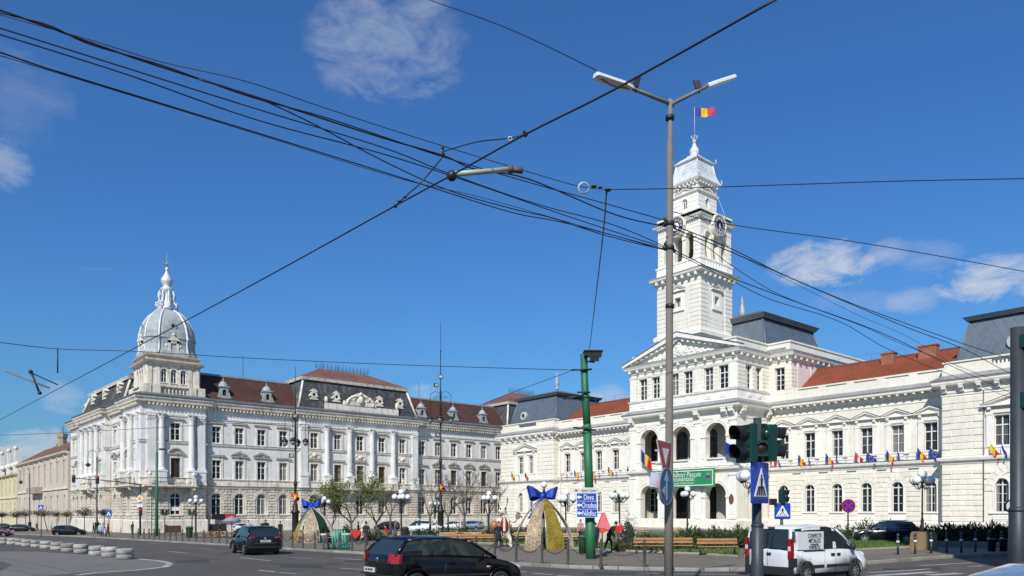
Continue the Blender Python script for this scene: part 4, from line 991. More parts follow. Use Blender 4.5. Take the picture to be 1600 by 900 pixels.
def pmansard(fr, x0, x1, y0, y1, ztop=25.2, zr=28.3, ins=1.5, ocs=(), crest=True, orn=None):
 m = MB(fr); m.frust(x0, x1, y0, y1, 20.0, ztop, ins, False); r = m.build('mansard_roof', oldslate, P_)
 m = MB(fr)                                      # fish scale slates picked out as rows
 for k in range(16):
  t = (k+.5)/16; z = 20+(ztop-20)*t; a = x0+ins*t; b = x1-ins*t; y = y0+ins*t; j = a+.3+(.25 if k % 2 else 0)
  while j < b-.3: m.box(j-.21, j+.21, y-.045, y+.02, z-.12, z+.1, back=False); j += .5
 m.build('slates', oldslate, r, kind='stuff')
 m = MB(fr); e = .35
 P0 = [(x0+ins-e, y0+ins-e), (x1-ins+e, y0+ins-e), (x1-ins+e, y1-ins+e), (x0+ins-e, y1-ins+e)]
 a, b = x0+ins-e, x1-ins+e; c, d = y0+ins-e, y1-ins+e; h = (d-c)/2
 m.frust(a, b, c, d, ztop, ztop+.5, -.15, False); m.build('roof_cornice', trim2, r)
 m = MB(fr); a -= .15; b += .15; c -= .15; d += .15; z = ztop+.5; hx = min(h*1.0, (b-a)/2-1)
 R0, R1 = (a+hx, (c+d)/2, zr), (b-hx, (c+d)/2, zr)
 m.face([(a, c, z), (b, c, z), R1, R0]); m.face([(b, c, z), (b, d, z), R1]); m.face([(b, d, z), (a, d, z), R0, R1]); m.face([(a, d, z), (a, c, z), R0])
 m.build('upper_roof', roofrust, r)
 for xx, sx in ((x0, 1), (x1, -1)):
  for yy, sy in ((y0, 1), (y1, -1)): m = MB(fr); m.tube([(xx, yy, 20.0), (xx+sx*ins, yy+sy*ins, ztop)], .22, 5); m.build('hip_rib', trim2, r)
 if crest:
  m = MB(fr); n = int((R1[0]-R0[0]+2)/.8); m.tube([(R0[0]-.5, R0[1], zr+.1), (R1[0]+.5, R0[1], zr+.1)], .04, 4)
  for k in range(n+1):
   x = R0[0]-.5+(R1[0]-R0[0]+1)*k/n; m.tube([(x, R0[1], zr), (x, R0[1], zr+.95)], .035, 4); m.ball((x, R0[1], zr+1.0), .1, 6, 4); m.arc(x, zr+.45, .2, .26, R0[1]-.02, R0[1]+.02, 0, 2*pi, 8)
  m.build('iron_cresting', mat('blue_iron', (.07, .1, .16), .6), r)
 for x in ocs:
  m = MB(fr); z = 22.6; y = y0+.55
  m.arc(x, z, .3, .62, y-.25, y+.6, 0, 2*pi, 14); m.poly([(x-.8, z-.85), (x+.8, z-.85), (x+.6, z-.55), (x-.6, z-.55)], y-.2, y+.6); m.poly([(x-.75, z+.55), (x+.75, z+.55), (x, z+1.05)], y-.2, y+.9)
  for sg in (-1, 1): m.ball((x+sg*.72, y, z-.2), .22, 7, 5)
  m.build('oculus_dormer', trim2, r); q = MB(fr); q.arc(x, z, 0, .32, y-.02, y+.2, 0, 2*pi, 12); q.build('oculus_pane', darkin, r)
 return r
rc = pmansard(FB, 52.2, 75.8, -.4, 14, ocs=(55.2, 59.4, 68.0, 72.3), zr=28.6)
pmansard(FB, 97.8, 118, -.4, 14, zr=28.9)
pmansard(FS, -37, -9.0, -.4, 13, ztop=23.7, zr=27.3, crest=False, ins=1.3, ocs=(-31, -23, -14))
m = MB(FB); m.box(57.0, 71.5, -.75, -.2, 20.1, 21.3); m.box(60.5, 66.8, -.85, -.25, 21.3, 22.0)
m.arc(63.65, 21.9, 1.2, 1.7, -.9, -.3, .15, pi-.15, 14); m.arc(63.65, 21.9, 0, 1.25, -.7, -.3, .1, pi-.1, 12); r_ = random.Random(5)
for k in range(22): a = pi*k/21; m.ball((63.65+1.9*cos(a)*1.35, -.8, 21.6+1.5*sin(a)), .2+.12*r_.random(), 7, 5)
m.ball((63.65, -1.0, 22.3), .55, 10, 7, (1, .6, 1.3)); m.ball((63.65, -1.0, 23.4), .3, 8, 6)
for x in (57.2, 71.3): m.lathe(tuple(FB(x, -.5, 21.3)), [(.3, 0), (.2, .2), (.45, .6), (.35, 1.0), (.15, 1.15), (.2, 1.3)], 10) if 0 else m.ball((x, -.5, 21.9), .45, 8, 6, (.8, .8, 1.3))
m.build('roof_sculpture', trim2, rc)
for sx, ax in ((54.0, .9), (73.4, .9)):
 pass
m = MB(); m.box(-133, -119.6, 28.0, 37.0, 19.6, 20.1); m.build('roof_deck', zincdark, P_)
XC, YC = -124.15, 32.55; tw = 7.6
def tf(a): h = a/2; return [Fr((XC, YC-h, 0), 0), Fr((XC+h, YC, 0), pi/2), Fr((XC, YC+h, 0), pi), Fr((XC-h, YC, 0), -pi/2)]
def tsq(a): h = a/2; return [(XC-h, YC+h), (XC-h, YC-h), (XC+h, YC-h), (XC+h, YC+h)]
m = MB()
for f2 in tf(tw): q = MB(f2); q.wall(-tw/2, tw/2, 19.8, 25, [(x, .82, 22.1, 24.2, True) for x in (-1.4, 0, 1.4)], 0, .4); addmb(m, q)
tur = m.build('corner_turret', trim2, P_)
for i, f2 in enumerate(tf(tw)):
 m = MB(f2)
 for x in (-1.4, 0, 1.4):
  m.arc(x, 23.79, .42, .56, -.1, 0, n=10); m.box(x-.5, x+.5, -.12, .2, 21.98, 22.1)
 for x in (-3.4, -2.3, 2.3, 3.4): m.box(x-.3, x+.3, -.1, 0, 21.6, 24.6)
 m.build('turret_trim', trim2, tur)
 if i < 2:
  for x in (-1.4, 0, 1.4): window('t', .82, 2.1, True, tur, f2, x, 22.1, .3, rows=2)
run(tsq(tw), [(.1, 24.6), (-.1, 24.62), (-.15, 24.9), (-.55, 25.0), (-.7, 25.25), (.1, 25.35)], 0, closed=True).build('turret_cornice', trim2, tur)
run(tsq(tw-.1), [(.6, 25.3), (0, 25.3), (0, 26.0), (-.3, 26.1), (-.3, 26.25), (.6, 26.3)], 0, closed=True).build('turret_attic', mat('stained_cream', (.50, .42, .30), .9, .3, 2, streak=.5, streakcol=(.2, .15, .1)), tur)
m = run(tsq(tw+1.2), [(.5, 19.9), (0, 19.9), (0, 20.35), (.5, 20.35)], 0, closed=True)
addmb(m, run(tsq(tw+1.2), [(.45, 21.35), (-.06, 21.35), (-.06, 21.6), (.45, 21.6)], 0, closed=True))
for f2 in tf(tw+1.2):
 q = MB(f2); a = (tw+1.2)/2
 for x in (-a+.5, -2.6, 2.6, a-.5): q.box(x-.55, x+.55, -.08, .4, 20.3, 21.5)
 addmb(m, q)
m.build('turret_balustrade', trim2, tur)
TOFF = POFF+Vector(tur.location)
for f2 in tf(tw+1.2)[:2]:
 q = MB(f2)
 for k in range(8): c = f2(-1.85+3.7*k/7, .2, 20.35); q2 = MB(); q2.lathe(c, [(.1, 0), (.06, .12), (.14, .4), (.06, .8), (.1, 1.0)], 7); addmb(q, q2) if 0 else None; inst(pb, 'baluster', tur, Vector(c)-TOFF, 0, (1.1, 1.1, 1.12))
m = MB(); prof = [(4.05, 26.2), (4.0, 26.5), (3.72, 27.2), (3.62, 28.0), (3.68, 28.9), (3.80, 29.0), (3.80, 29.15), (3.66, 29.2), (3.62, 30.0), (3.4, 31.0), (3.0, 32.0), (2.4, 32.9), (1.8, 33.5), (1.25, 33.9), (.9, 34.1)]
m.lathe((XC, YC, 0), prof, 32, sq=3.6); dome = m.build('dome', zinc, tur)
for p in dome.data.polygons: p.use_smooth = False
m = MB()
for k in range(8):
 a = pi/4*(k//2*2)+pi/4+(.27 if k % 2 else -.27)
 pts = []
 for r, z in prof[1:]:
  kk = 1/((abs(cos(a))**3.6+abs(sin(a))**3.6)**(1/3.6)); pts.append((XC+r*kk*cos(a)*1.01, YC+r*kk*sin(a)*1.01, z))
 m.tube(pts, .15, 6)
m.build('dome_ribs', mat('pale_zinc', (.66, .68, .68), .5, .1, metal=.2), tur)
for f2 in tf(6.9):
 m = MB(f2); m.box(-.75, -.42, -.35, .6, 26.3, 28.6); m.box(.42, .75, -.35, .6, 26.3, 28.6); m.box(-.75, .75, -.35, .6, 28.2, 28.6); m.box(-.9, .9, -.45, .5, 26.25, 26.45)
 m.poly([(-1.0, 28.6), (1.0, 28.6), (0, 29.35)], -.45, .6); m.ball((0, -.3, 29.5), .25, 8, 5)
 for sg in (-1, 1): m.arc(sg*1.15, 26.9, .2, .5, -.25, .4, 0, 2*pi, 10); m.ball((sg*1.0, -.05, 27.8), .26, 8, 5, (1, 1, 1.4))
 m.build('dome_dormer', trim2, tur); m = MB(f2); m.box(-.42, .42, -.1, .2, 26.4, 28.2); m.build('dormer_pane', darkin, tur)
 m = MB(f2); m.arc(0, 30.9, .28, .52, -.12, .6, 0, 2*pi, 12); m.build('dome_oculus', zinc, tur); m = MB(f2); m.arc(0, 30.9, 0, .3, -.02, .5, 0, 2*pi, 10); m.build('oculus_pane', darkin, tur)
m = MB(); m.lathe((XC, YC, 0), [(1.29, 34.0), (1.33, 34.3), (1.07, 34.6), (0.95, 35.0), (0.86, 35.6), (0.71, 36.4), (0.69, 36.9), (0.90, 37.1), (0.95, 37.35), (0.60, 37.6), (0.53, 37.9), (0.86, 38.3), (0.88, 38.8), (0.52, 39.4), (0.26, 39.9), (0.15, 40.2), (0.26, 40.4), (0.26, 40.6), (0.09, 40.8)], 12)
for k in range(8):
 a = k*pi/4; m.tube([(XC+1.0*cos(a), YC+1.0*sin(a), 37.0), (XC+1.25*cos(a), YC+1.25*sin(a), 36.2), (XC+1.05*cos(a), YC+1.05*sin(a), 35.4), (XC+1.65*cos(a), YC+1.65*sin(a), 34.6), (XC+1.5*cos(a), YC+1.5*sin(a), 34.2)], .14, 5); m.ball((XC+1.6*cos(a), YC+1.6*sin(a), 34.9), .17, 6, 4)
m.build('lantern', trim2 if 0 else mat('pale_zinc'), tur) if 0 else m.build('lantern', MATS['pale_zinc'], tur)
m = MB(); m.tube([(XC, YC, 40.6), (XC, YC, 43.2)], [.07, .02], 6); m.ball((XC, YC, 41.3), .2, 8, 5)
for k in range(4): a = k*pi/2; m.tube([(XC, YC, 40.9), (XC+.5*cos(a), YC+.5*sin(a), 41.2), (XC+.62*cos(a), YC+.62*sin(a), 41.6), (XC+.4*cos(a), YC+.4*sin(a), 41.7)], .045, 4)
m.build('turret_finial', zinc, tur)
for fr, x, y, h in ((FB, 45, 5.6, 2), (FB, 63, 7, 3), (FB, 80, 5.6, 1.5), (FS, -14, 5, 2.5), (FB, 60, 7, 3.2)):
 m = MB(fr); m.tube([(x, y, 24.8), (x, y, 26.8+h)], .04, 4); m.build('lightning_rod', iron, P_)
for fr, x, y in ((FB, 37.5, -.15), (FB, 51.9, -.15), (FB, 76.0, -.15), (FS, -9.2, -.15), (FS, -18.0, -.15)):
 m = MB(fr); m.tube([(x, y-.9, 19.5), (x, y-.8, 19), (x, y, 17.9), (x, y, -.5)], .08, 6); m.build('downpipe', trim2, P_)
m = MB(); m.box(-134, -133.8, 37, 118, ZP, 19.5); m.build('rear_wall', stone2, P_)
m = MB(Fr((-168, 26.2, 0), -pi/2+.0437)); m.wall(-13, 0, ZP, 19.6, []); m.build('end_wall', stone2, P_)
m = MB(FB); m.box(37.9, 41.6, -.75, -.6, 1.2, 2.1); s = m.build('shop_sign', black if 'black' in globals() else iron, P_)
m = MB(FB); m.box(39.9, 41.5, -.78, -.76, 1.35, 2.0); m.build('sign_panel', mat('sign_red', (.75, .03, .04), .5), s)
def house(nm, label, x0, x1, h, mt, roofm, nwin, fr, style):
 c = fr((x0+x1)/2, 6, 0); r = thing(nm, label, 'building', (c[0], c[1], G(c[0], c[1])-.5)); off = Vector(r.location)
 z0 = off.z-.5; m = MB(fr); st = (x1-x0)/nwin; wx = [x0+st*(k+.5) for k in range(nwin)]
 f1 = h*.48
 m.wall(x0, x1, z0, h, [(x, 1.3, f1+1.2, h-1.9, style == 'arch') for x in wx]+[(x, 1.5, .9, f1-1.0, True) for x in wx], 0, .35); m.build('wall', mt, r)
 for x in wx: window('x', 1.3, h-1.9-f1-1.2, style == 'arch', r, fr, x, f1+1.2, .3, rows=3); window('x', 1.5, f1-1.9, True, r, fr, x, .9, .3, rows=2)
 m = MB(fr); m.prism([(0, h-.6), (-.2, h-.55), (-.6, h-.3), (-.7, h), (0, h+.05)], x0, x1); m.prism([(0, f1), (-.25, f1+.05), (-.25, f1+.25), (0, f1+.3)], x0, x1); m.build('cornice', trim2 if style != 'arch' else mt, r)
 m = MB(fr)
 for x in wx: m.box(x-.9, x-.65, -.12, 0, f1+1.0, h-1.7); m.box(x+.65, x+.9, -.12, 0, f1+1.0, h-1.7); m.box(x-1.0, x+1.0, -.2, 0, h-1.7, h-1.4); m.arc(x, h-1.4, .5, .75, -.2, 0, 0, pi, 8)
 m.build('window_surrounds', mt, r, kind='stuff')
 m = MB(fr); m.face([(x0, -.5, h), (x1, -.5, h), (x1, 6, h+4.2), (x0, 6, h+4.2)]); m.face([(x0, 6, h+4.2), (x1, 6, h+4.2), (x1, 13, h), (x0, 13, h)]); m.face([(x1, -.5, h), (x1, 13, h), (x1, 6, h+4.2)]); m.build('roof', roofm, r)
 m = MB(fr); m.wall(x0, x0+.01, z0, h, []); m.box(x1-.3, x1, .01, 13, z0, h); m.build('side_wall', mt, r)
 return r, off
fl = Fr((-168, 26.2, 0), .035)
beige = mat('beige_facade', (.60, .52, .42), .9, .12, 1.5, streak=.35, streakcol=(.3, .24, .2))
yellow = mat('pale_yellow_facade', (.66, .58, .38), .9, .12, 1.5, streak=.25, streakcol=(.35, .28, .2))
r1, o1 = house('townhouse', 'beige two storey townhouse with small balcony left of the palace', -62, -2, 14.6, beige, roofrust, 9, fl, 'rect')
m = MB(fl); m.box(-40, -28, -1.4, 0, 6.6, 6.9); m.box(-40, -28, -1.4, -1.3, 6.9, 8.0); m.box(-40, -39.9, -1.4, 0, 6.9, 8); m.box(-28.1, -28, -1.4, 0, 6.9, 8); m.build('balcony', mat('balcony_pink', (.42, .30, .26), .8), r1)
for x in (-8, -22, -26, -40): m = MB(); m.lathe(fl(x, 6, 17.5), [(1.0, 0), (.9, 2.6), (1.1, 3.0), (1.2, 3.9)], 8); m.build('chimney', mat('chimney_yellow', (.42, .33, .2), .9, .2), r1)
r2, o2 = house('ornate_house', 'pale yellow ornate house with scrolled gable at the left edge', -150, -63, 12.5, yellow, roofrust, 12, fl, 'arch')
for x in (-66, -77, -90, -106, -125):
 m = MB(fl); m.poly([(x-3.2, 12.4), (x+3.2, 12.4), (x+2.4, 14.5), (x+1.0, 15.4), (x+.8, 18.6), (x-.8, 18.6), (x-1.0, 15.4), (x-2.4, 14.5)], -.2, .4); m.ball((x, .1, 19.2), .6, 8, 6); [m.ball((x+s_*2.6, .1, 14.8), .8, 8, 6) for s_ in (-1, 1)]; m.build('scrolled_gable', mat('cream_gable', (.74, .70, .60), .9, .15, 1.5, streak=.3), r2)
dk = mat('dark_pointed_roof', (.14, .13, .13), .8, .2, 2)
m = MB(); m.lathe(fl(-72, 12, 14.0), [(6.5, 0), (.4, 9.5)], 4, rot=pi/4+.035); r = m.build('pointed_roof', dk, r2)
for dx in (-1, 1): m = MB(); m.tube([fl(-72+dx*1.0, 12, 23), fl(-72+dx*1.0, 12, 26.5)], .1, 4); m.build('roof_spike', dk, r)
p = uv(-2, 330); t = thing('far_block', 'pale flat topped block rising behind the houses at the left edge', 'building', (p[0], p[1], G(*p))); m = MB(); m.box(p[0]-8, p[0]+8, p[1]-8, p[1]+8, -6, zat(700, 330)); m.build('wall', mat('far_white', (.7, .68, .64), .9), t)
for k in range(6):
 m = MB();
 for j in range(5): m.box(p[0]-6.5+j*3, p[0]-5+j*3, p[1]-8.1, p[1]-8, 4+k*4, 6+k*4)
 m.build('window_row', darkin, t, kind='stuff')
m = MB(); m.tube([(p[0]+1, p[1], zat(700, 330)), (p[0]+1, p[1], zat(685, 330))], .3, 6); m.build('mast', iron, t)
T = thing('added_shade_block', 'tall plain unseen block added outside the right edge to cast the shade at the corner', 'building', (4, 36, 0)); m = MB()  # added out of view, placed and sized to throw the corner shade
brk = mat('block_render', (.45, .42, .36), .9, .12, 1.2); wz = [(x, 1.6, z, z+1.7, False) for x in [2+3*k for k in range(6)] for z in [3.5+3.2*j for j in range(9)]]
f2 = Fr((-5.9, 27, 0)); m.fr = f2; m.wall(0, 20, -1, 33, wz, 0, .3); m.build('wall', brk, T)
m = MB(Fr((-5.9, 44, 0), -pi/2)); m.wall(0, 17, -1, 33, [w_ for w_ in wz if w_[0] < 16], 0, .3); m.build('wall', brk, T)
m = MB(); m.box(-5.6, 14, 27.3, 43.8, -1, 33); m.build('core', darkin, T); m = MB(); m.box(-6.2, 14.3, 26.7, 44.3, 33.01, 33.6); m.build('roof', flash, T)
asph = mat('asphalt', (.094, .081, .064), .85, .2, .9, .3, 60, blotch=.6, blotchcol=(.12, .11, .095), streak=0)
pave = mat('grey_sidewalk', (.175, .148, .108), .9, .16, .7, .2, 30, blotch=.3, blotchcol=(.19, .18, .16))
pavel = mat('worn_concrete_paving', (.17, .155, .13), .9, .15, .6, .2, 30, blotch=.4, blotchcol=(.1, .1, .1))
kerbm = mat('kerb_stone', (.30, .28, .24), .9, .2, 2, .2, 20, rand=.18)
kerbw = mat('lawn_kerb', (.42, .36, .27), .9, .15, 2, .2, 20, rand=.15)
paint = mat('worn_road_paint', (.42, .42, .40), .8, .3, 1.5, blotch=.7, blotchcol=(.12, .12, .12))
grassm = mat('lawn_green', (.075, .13, .025), .95, .3, .8, .4, 25, blotch=.4, blotchcol=(.11, .12, .04))
gm = MB(); xs = sorted(set([-1800, -1000, -600, -400, -300, -220, -160, -120]+list(range(-100, 101, 2))+[130, 180, 300, 600, 1800]))
ids = [[gm.V(x, y, G(x, y)) for y in xs] for x in xs]
for i in range(len(xs)-1):
 for j in range(len(xs)-1): gm.idx((ids[i][j], ids[i+1][j], ids[i+1][j+1], ids[i][j+1]))
gr = gm.build('road', asph, None, fix=False); tag(gr, kind='structure')
def densify(P, st=2.0):
 out = []
 for a, b in zip(P, P[1:]):
  a, b = Vector(a[:2]), Vector(b[:2]); n = max(1, int((b-a).length/st))
  for k in range(n): out.append(a+(b-a)*k/n)
 out.append(Vector(P[-1][:2])); return out
def sheet(P, Q, h, name, mt, rows=8, kind='structure'):
 """surface between two plan polylines with the same number of points"""
 m = MB(); n = len(P); R = []
 for i in range(n): R.append([m.V(*(lambda c: (c.x, c.y, G(c.x, c.y)+h))(P[i].lerp(Q[i], k/rows))) for k in range(rows+1)])
 for i in range(n-1):
  for k in range(rows): m.idx((R[i][k], R[i+1][k], R[i+1][k+1], R[i][k+1]))
 o = m.build(name, mt, None, fix=False); tag(o, kind=kind); return o
def pxline(L): return [gp(*p) for p in L]
KERB = pxline([(-330, 850), (-120, 843), (0, 834.5), (110, 838.5), (165, 841.5), (207, 844), (354, 852.5), (457, 859.5), (549, 865), (690, 874), (806, 883.5), (888, 888), (1007, 891.5), (1100, 893), (1180, 892), (1270, 887.5), (1358, 881.5), (1445, 875), (1503, 870.5), (1600, 868), (1800, 862)])
KD = densify(KERB, 1.5); far = []
for p in KD:
 Y = depth(p); px = 800+FPX*((p.x*CT+p.y*ST)/Y); q = Vector(uv(px, 240)); far.append(q)
sw = [p+(q-p).normalized()*.16 for p, q in zip(KD, far)]
sheet(sw, far, .12, 'sidewalk', pave, 60)
kb = MB(); kc = densify(KERB, .98); ks = 0
kroot = bpy.data.objects.new('kerb', None); COL.objects.link(kroot); kroot['kind'] = 'structure'
def stone_run(P, wd, h, mt, root, name, gap=.02, inner=1):
 for a, b in zip(P, P[1:]):
  d = (b-a); L = d.length
  if L < .2: continue
  d = d/L; nrm = Vector((-d.y, d.x))*inner; m = MB(); a2, b2 = a+d*gap, b-d*gap
  zs = [G(p.x, p.y) for p in (a2, b2)]; bl = []
  for p, zz in ((a2, zs[0]), (b2, zs[1])):
   for o_, z_ in ((0, -.1), (0, h-.02), (.02, h), (wd, h), (wd, -.1)): bl.append(m.V(p.x+nrm.x*o_, p.y+nrm.y*o_, zz+z_))
  for k in range(5): j = (k+1) % 5; m.idx((bl[k], bl[j], bl[5+j], bl[5+k]))
  m.idx(bl[:5][::-1]); m.idx(bl[5:]); m.build(name, mt, root, fix=False)
stone_run(kc, .17, .135, kerbm, kroot, 'kerb_stone')
sheet([p+(p-q).normalized()*.0 for p, q in zip(KD, far)], [p+(p-q).normalized()*.55 for p, q in zip(KD, far)], .006, 'gutter_strip', mat('gutter_grey', (.15, .14, .125), .9, .25, 1.5), 1)
def lawn(front, backpx, h=.16, name='lawn', ks=True):
 F = densify(pxline(front), 1.5); B = densify(pxline(backpx), 1.5); n = len(F)
 def res(P, n):
  L = [0];
  for a, b in zip(P, P[1:]): L.append(L[-1]+(b-a).length)
  out = [];
  for k in range(n):
   t = L[-1]*k/(n-1); i = 0
   while i < len(L)-2 and L[i+1] < t: i += 1
   out.append(P[i].lerp(P[i+1], min(1, (t-L[i])/max(1e-6, L[i+1]-L[i]))))
  return out
 B = res(B, n); o = sheet(F, B, h, name, grassm, 8)
 if ks:
  r = bpy.data.objects.new('lawn_edging', None); COL.objects.link(r); r['kind'] = 'structure'
  stone_run(densify([(p.x, p.y) for p in F], 1.0), .14, h+.06, kerbw, r, 'edging_stone', inner=-1)
 return F, B
L1 = lawn([(700, 849), (800, 853.5), (900, 860.5), (985, 865), (1100, 870), (1154, 874)], [(700, 835), (800, 835), (900, 833.5), (985, 834), (1100, 834), (1160, 835)])
L2 = lawn([(1162, 873), (1230, 870), (1345, 862.5), (1444, 857.5)], [(1162, 845), (1240, 846), (1345, 847.5), (1436, 851)])
rnd = random.Random(11)
def blades(F, B, n, h0=.05, h1=.14):
 m = MB()
 for _ in range(n):
  i = rnd.random()*(len(F)-1.001); k = int(i); f = i-k; t = rnd.random()**1.3; p = F[k].lerp(F[k+1], f).lerp(B[k].lerp(B[k+1], f), t)
  z = G(p.x, p.y)+.155; h = rnd.uniform(h0, h1); a = rnd.random()*pi; dx, dy = cos(a)*.03, sin(a)*.03; lx, ly = rnd.uniform(-.06, .06), rnd.uniform(-.06, .06)
  m.face([(p.x-dx, p.y-dy, z), (p.x+dx, p.y+dy, z), (p.x+lx, p.y+ly, z+h)])
 return m
gm2 = blades(*L1, 9000); addmb(gm2, blades(*L2, 7000))
g = gm2.build('grass', mat('grass_blades', (.09, .16, .03), .9, .4, 1.2), None, fix=False); tag(g, 'short green lawn grass in front of the city hall', 'grass', kind='stuff')
m = MB()
for _ in range(700):
 i = rnd.random()*(len(L1[0])-1.001); k = int(i); t_ = rnd.random(); p = L1[0][k].lerp(L1[1][k], t_).lerp(L1[0][k+1].lerp(L1[1][k+1], t_), i-k); z = G(p.x, p.y)+.24; m.ball((p.x, p.y, z), .035, 4, 3)
g = m.build('dandelions', mat('dandelion_yellow', (.5, .38, .03), .8), None, fix=False); tag(g, 'small yellow flowers dotted over the lawn', 'flowers', kind='stuff')
pl = pxline([(-60, 861), (60, 862), (150, 868), (215, 873), (255, 877), (266, 882), (255, 887), (215, 891), (130, 895), (60, 901), (-60, 925)])
c0 = gp(20, 882); m = MB()
for a, b in zip(pl, pl[1:]):
 n = 5
 for k in range(n):
  t0, t1 = k/n, (k+1)/n; q = [c0.lerp(a, t0), c0.lerp(b, t0), c0.lerp(b, t1), c0.lerp(a, t1)]
  m.face([(p.x, p.y, G(p.x, p.y)+.004) for p in q])
o = m.build('paved_island', pavel, None, fix=False); tag(o, kind='structure')
def stripe(P, wd, name='road_marking', h=.009, mt=paint):
 P = densify([gp(*p) for p in P], 1.0); m = MB(); R = []
 for i, p in enumerate(P):
  d = (P[min(i+1, len(P)-1)]-P[max(i-1, 0)]).normalized(); n = Vector((-d.y, d.x))*wd/2
  R.append((m.V(p.x-n.x, p.y-n.y, G(p.x, p.y)+h), m.V(p.x+n.x, p.y+n.y, G(p.x, p.y)+h)))
 for a, b in zip(R, R[1:]): m.idx((a[0], b[0], b[1], a[1]))
 o = m.build(name, mt, None, fix=False); tag(o, kind='structure')
stripe([(215, 873.5), (245, 876), (262, 879), (266, 882), (258, 886), (215, 891), (150, 895), (120, 899)], .3)
for P, wd in (([(0, 872), (70, 884), (130, 897)], .09), ([(-10, 884), (60, 899)], .09)): stripe(P, wd, 'tram_rail', .012, mat('rail_steel', (.25, .24, .22), .45, .2, metal=.6))
m = MB()
for P in ([(262, 861.5), (292, 864.5)], [(375, 871.5), (423, 876.5)], [(404, 891), (430, 894)], [(436, 894.5), (463, 897)], [(520, 872), (572, 875.5)], [(532, 888), (566, 890)], [(232, 848.5), (252, 850)], [(150, 844.5), (166, 845.5)], [(455, 871.5), (487, 873)],
          [(800, 893), (822, 894)], [(832, 896), (865, 898.5)], [(870, 899), (900, 901)], [(1437, 884), (1520, 879.5)], [(1400, 893), (1455, 889)], [(1513, 885.5), (1536, 884.5)], [(1358, 895), (1410, 892)], [(1010, 896), (1150, 898)], [(310, 857), (330, 858)]): stripe(P, .16 if P[0][0] < 1300 else .2)
for P in ([(1360, 900), (1460, 894)], [(1450, 899), (1500, 896)]): stripe(P, .45)
tar = mat('tar_seam', (.028, .027, .026), .6, .2); rdm = random.Random(8)
for x0, y0, x1, y1 in ((280, 869, 560, 893), (610, 882, 900, 893), (1010, 898, 1360, 886), (330, 858, 640, 872), (150, 850, 330, 864), (1380, 886, 1560, 876)):
 stripe([(x0+(x1-x0)*t/6+rdm.uniform(-4, 4), y0+(y1-y0)*t/6+rdm.uniform(-.7, .7)) for t in range(7)], .05, 'tar_seam', .007, tar)
for cx, cy, w_, h in ((470, 884, 34, 3), (300, 877, 26, 3), (950, 896, 40, 2.0), (1440, 888, 30, 2.2), (560, 877, 24, 1.6)):
 P = [gp(cx+a*w_, cy+b*h) for a, b in ((-1, -.8), (1, -1), (1.1, .9), (-.9, 1))]; m = MB(); m.face([(q.x, q.y, G(q.x, q.y)+.006) for q in P]); o = m.build('asphalt_patch', mat('asphalt_patch_dark', (.058, .055, .05), .9, .2, 1.2, .3, 50), None, fix=False); tag(o, kind='structure')
for cx, cy in ((520, 881), (350, 866), (985, 895), (1395, 889)):
 q = gp(cx, cy); m = MB(); m.lathe((q.x, q.y, q.z+.004), [(.36, .0), (.36, .008), (.30, .009), (.0, .009)], 18); tag(m.build('manhole_cover', mat('manhole_iron', (.05, .045, .04), .6, .3, 8, .4, 30), None, fix=False), 'round iron manhole cover in the road, %s' % {520: 'left of the black hatchback', 350: 'left of the estate car', 985: 'left of the concrete post foot', 1395: 'right of the white van'}[cx], 'manhole cover', 'manhole covers')
concp = mat('concrete_pole', (.20, .178, .148), .85, .12, 3, .2, 20, streak=.3, streakcol=(.16, .14, .12))
darkp = mat('dark_steel_pole', (.038, .044, .05), .5, .2, 5, streak=.35, streakcol=(.08, .08, .075), blotch=.25, blotchcol=(.075, .06, .05))
greenp = mat('green_painted_pole', (.02, .15, .06), .55, .12, 3, .1, 12, streak=.2, streakcol=(.03, .09, .05))
sgreen = mat('signal_green', (.005, .034, .024), .3, .12, 4, coat=.3)
sblack = mat('signal_black', (.01, .01, .011), .4, .1)
chain_m = mat('chain_iron', (.045, .04, .035), .6, .2)
whitep = mat('white_sign', (.8, .8, .8), .4, .04); bluep = mat('sign_blue', (.01, .06, .38), .4, .06); redp = mat('sign_red_paint', (.42, .015, .03), .4, .06)
greyp = mat('sign_back_grey', (.25, .26, .27), .5, .1); globe_m = mat('opal_globe', (.86, .86, .84), .25, .02)
silver = mat('galvanised_steel', (.5, .5, .48), .45, .12, 6, metal=.5)
def rot2(x, y, a): return x*cos(a)-y*sin(a), x*sin(a)+y*cos(a)
def face_cam(p, extra=0.0): return TH+extra
FONT = None
def text(s, size, mt, parent, loc, rot, name='lettering', sx=1.0, bold=0.0, align='CENTER', shear=0.0):
 c = bpy.data.curves.new(name, 'FONT'); c.body = s; c.size = size; c.align_x = align; c.align_y = 'CENTER'; c.extrude = .003; c.offset = bold; c.resolution_u = 3; c.shear = shear
 t = bpy.data.objects.new('tmp', c); COL.objects.link(t); dg = bpy.context.evaluated_depsgraph_get(); dg.update()
 me = bpy.data.meshes.new_from_object(t.evaluated_get(dg)); bpy.data.objects.remove(t); me.materials.clear(); me.materials.append(mt)
 o = bpy.data.objects.new(name, me); COL.objects.link(o); o.parent = parent; o.location = loc; o.rotation_euler = rot; o.scale = (sx, 1, 1); return o
def plate(pts, y0, y1, mt, name, root):
 m = MB(); m.poly(pts, y0, y1); return part(m, name, mt, root)
def circ(r, n=28, cx=0, cz=0, a0=0): return [(cx+r*cos(a0+2*pi*k/n), cz+r*sin(a0+2*pi*k/n)) for k in range(n)]
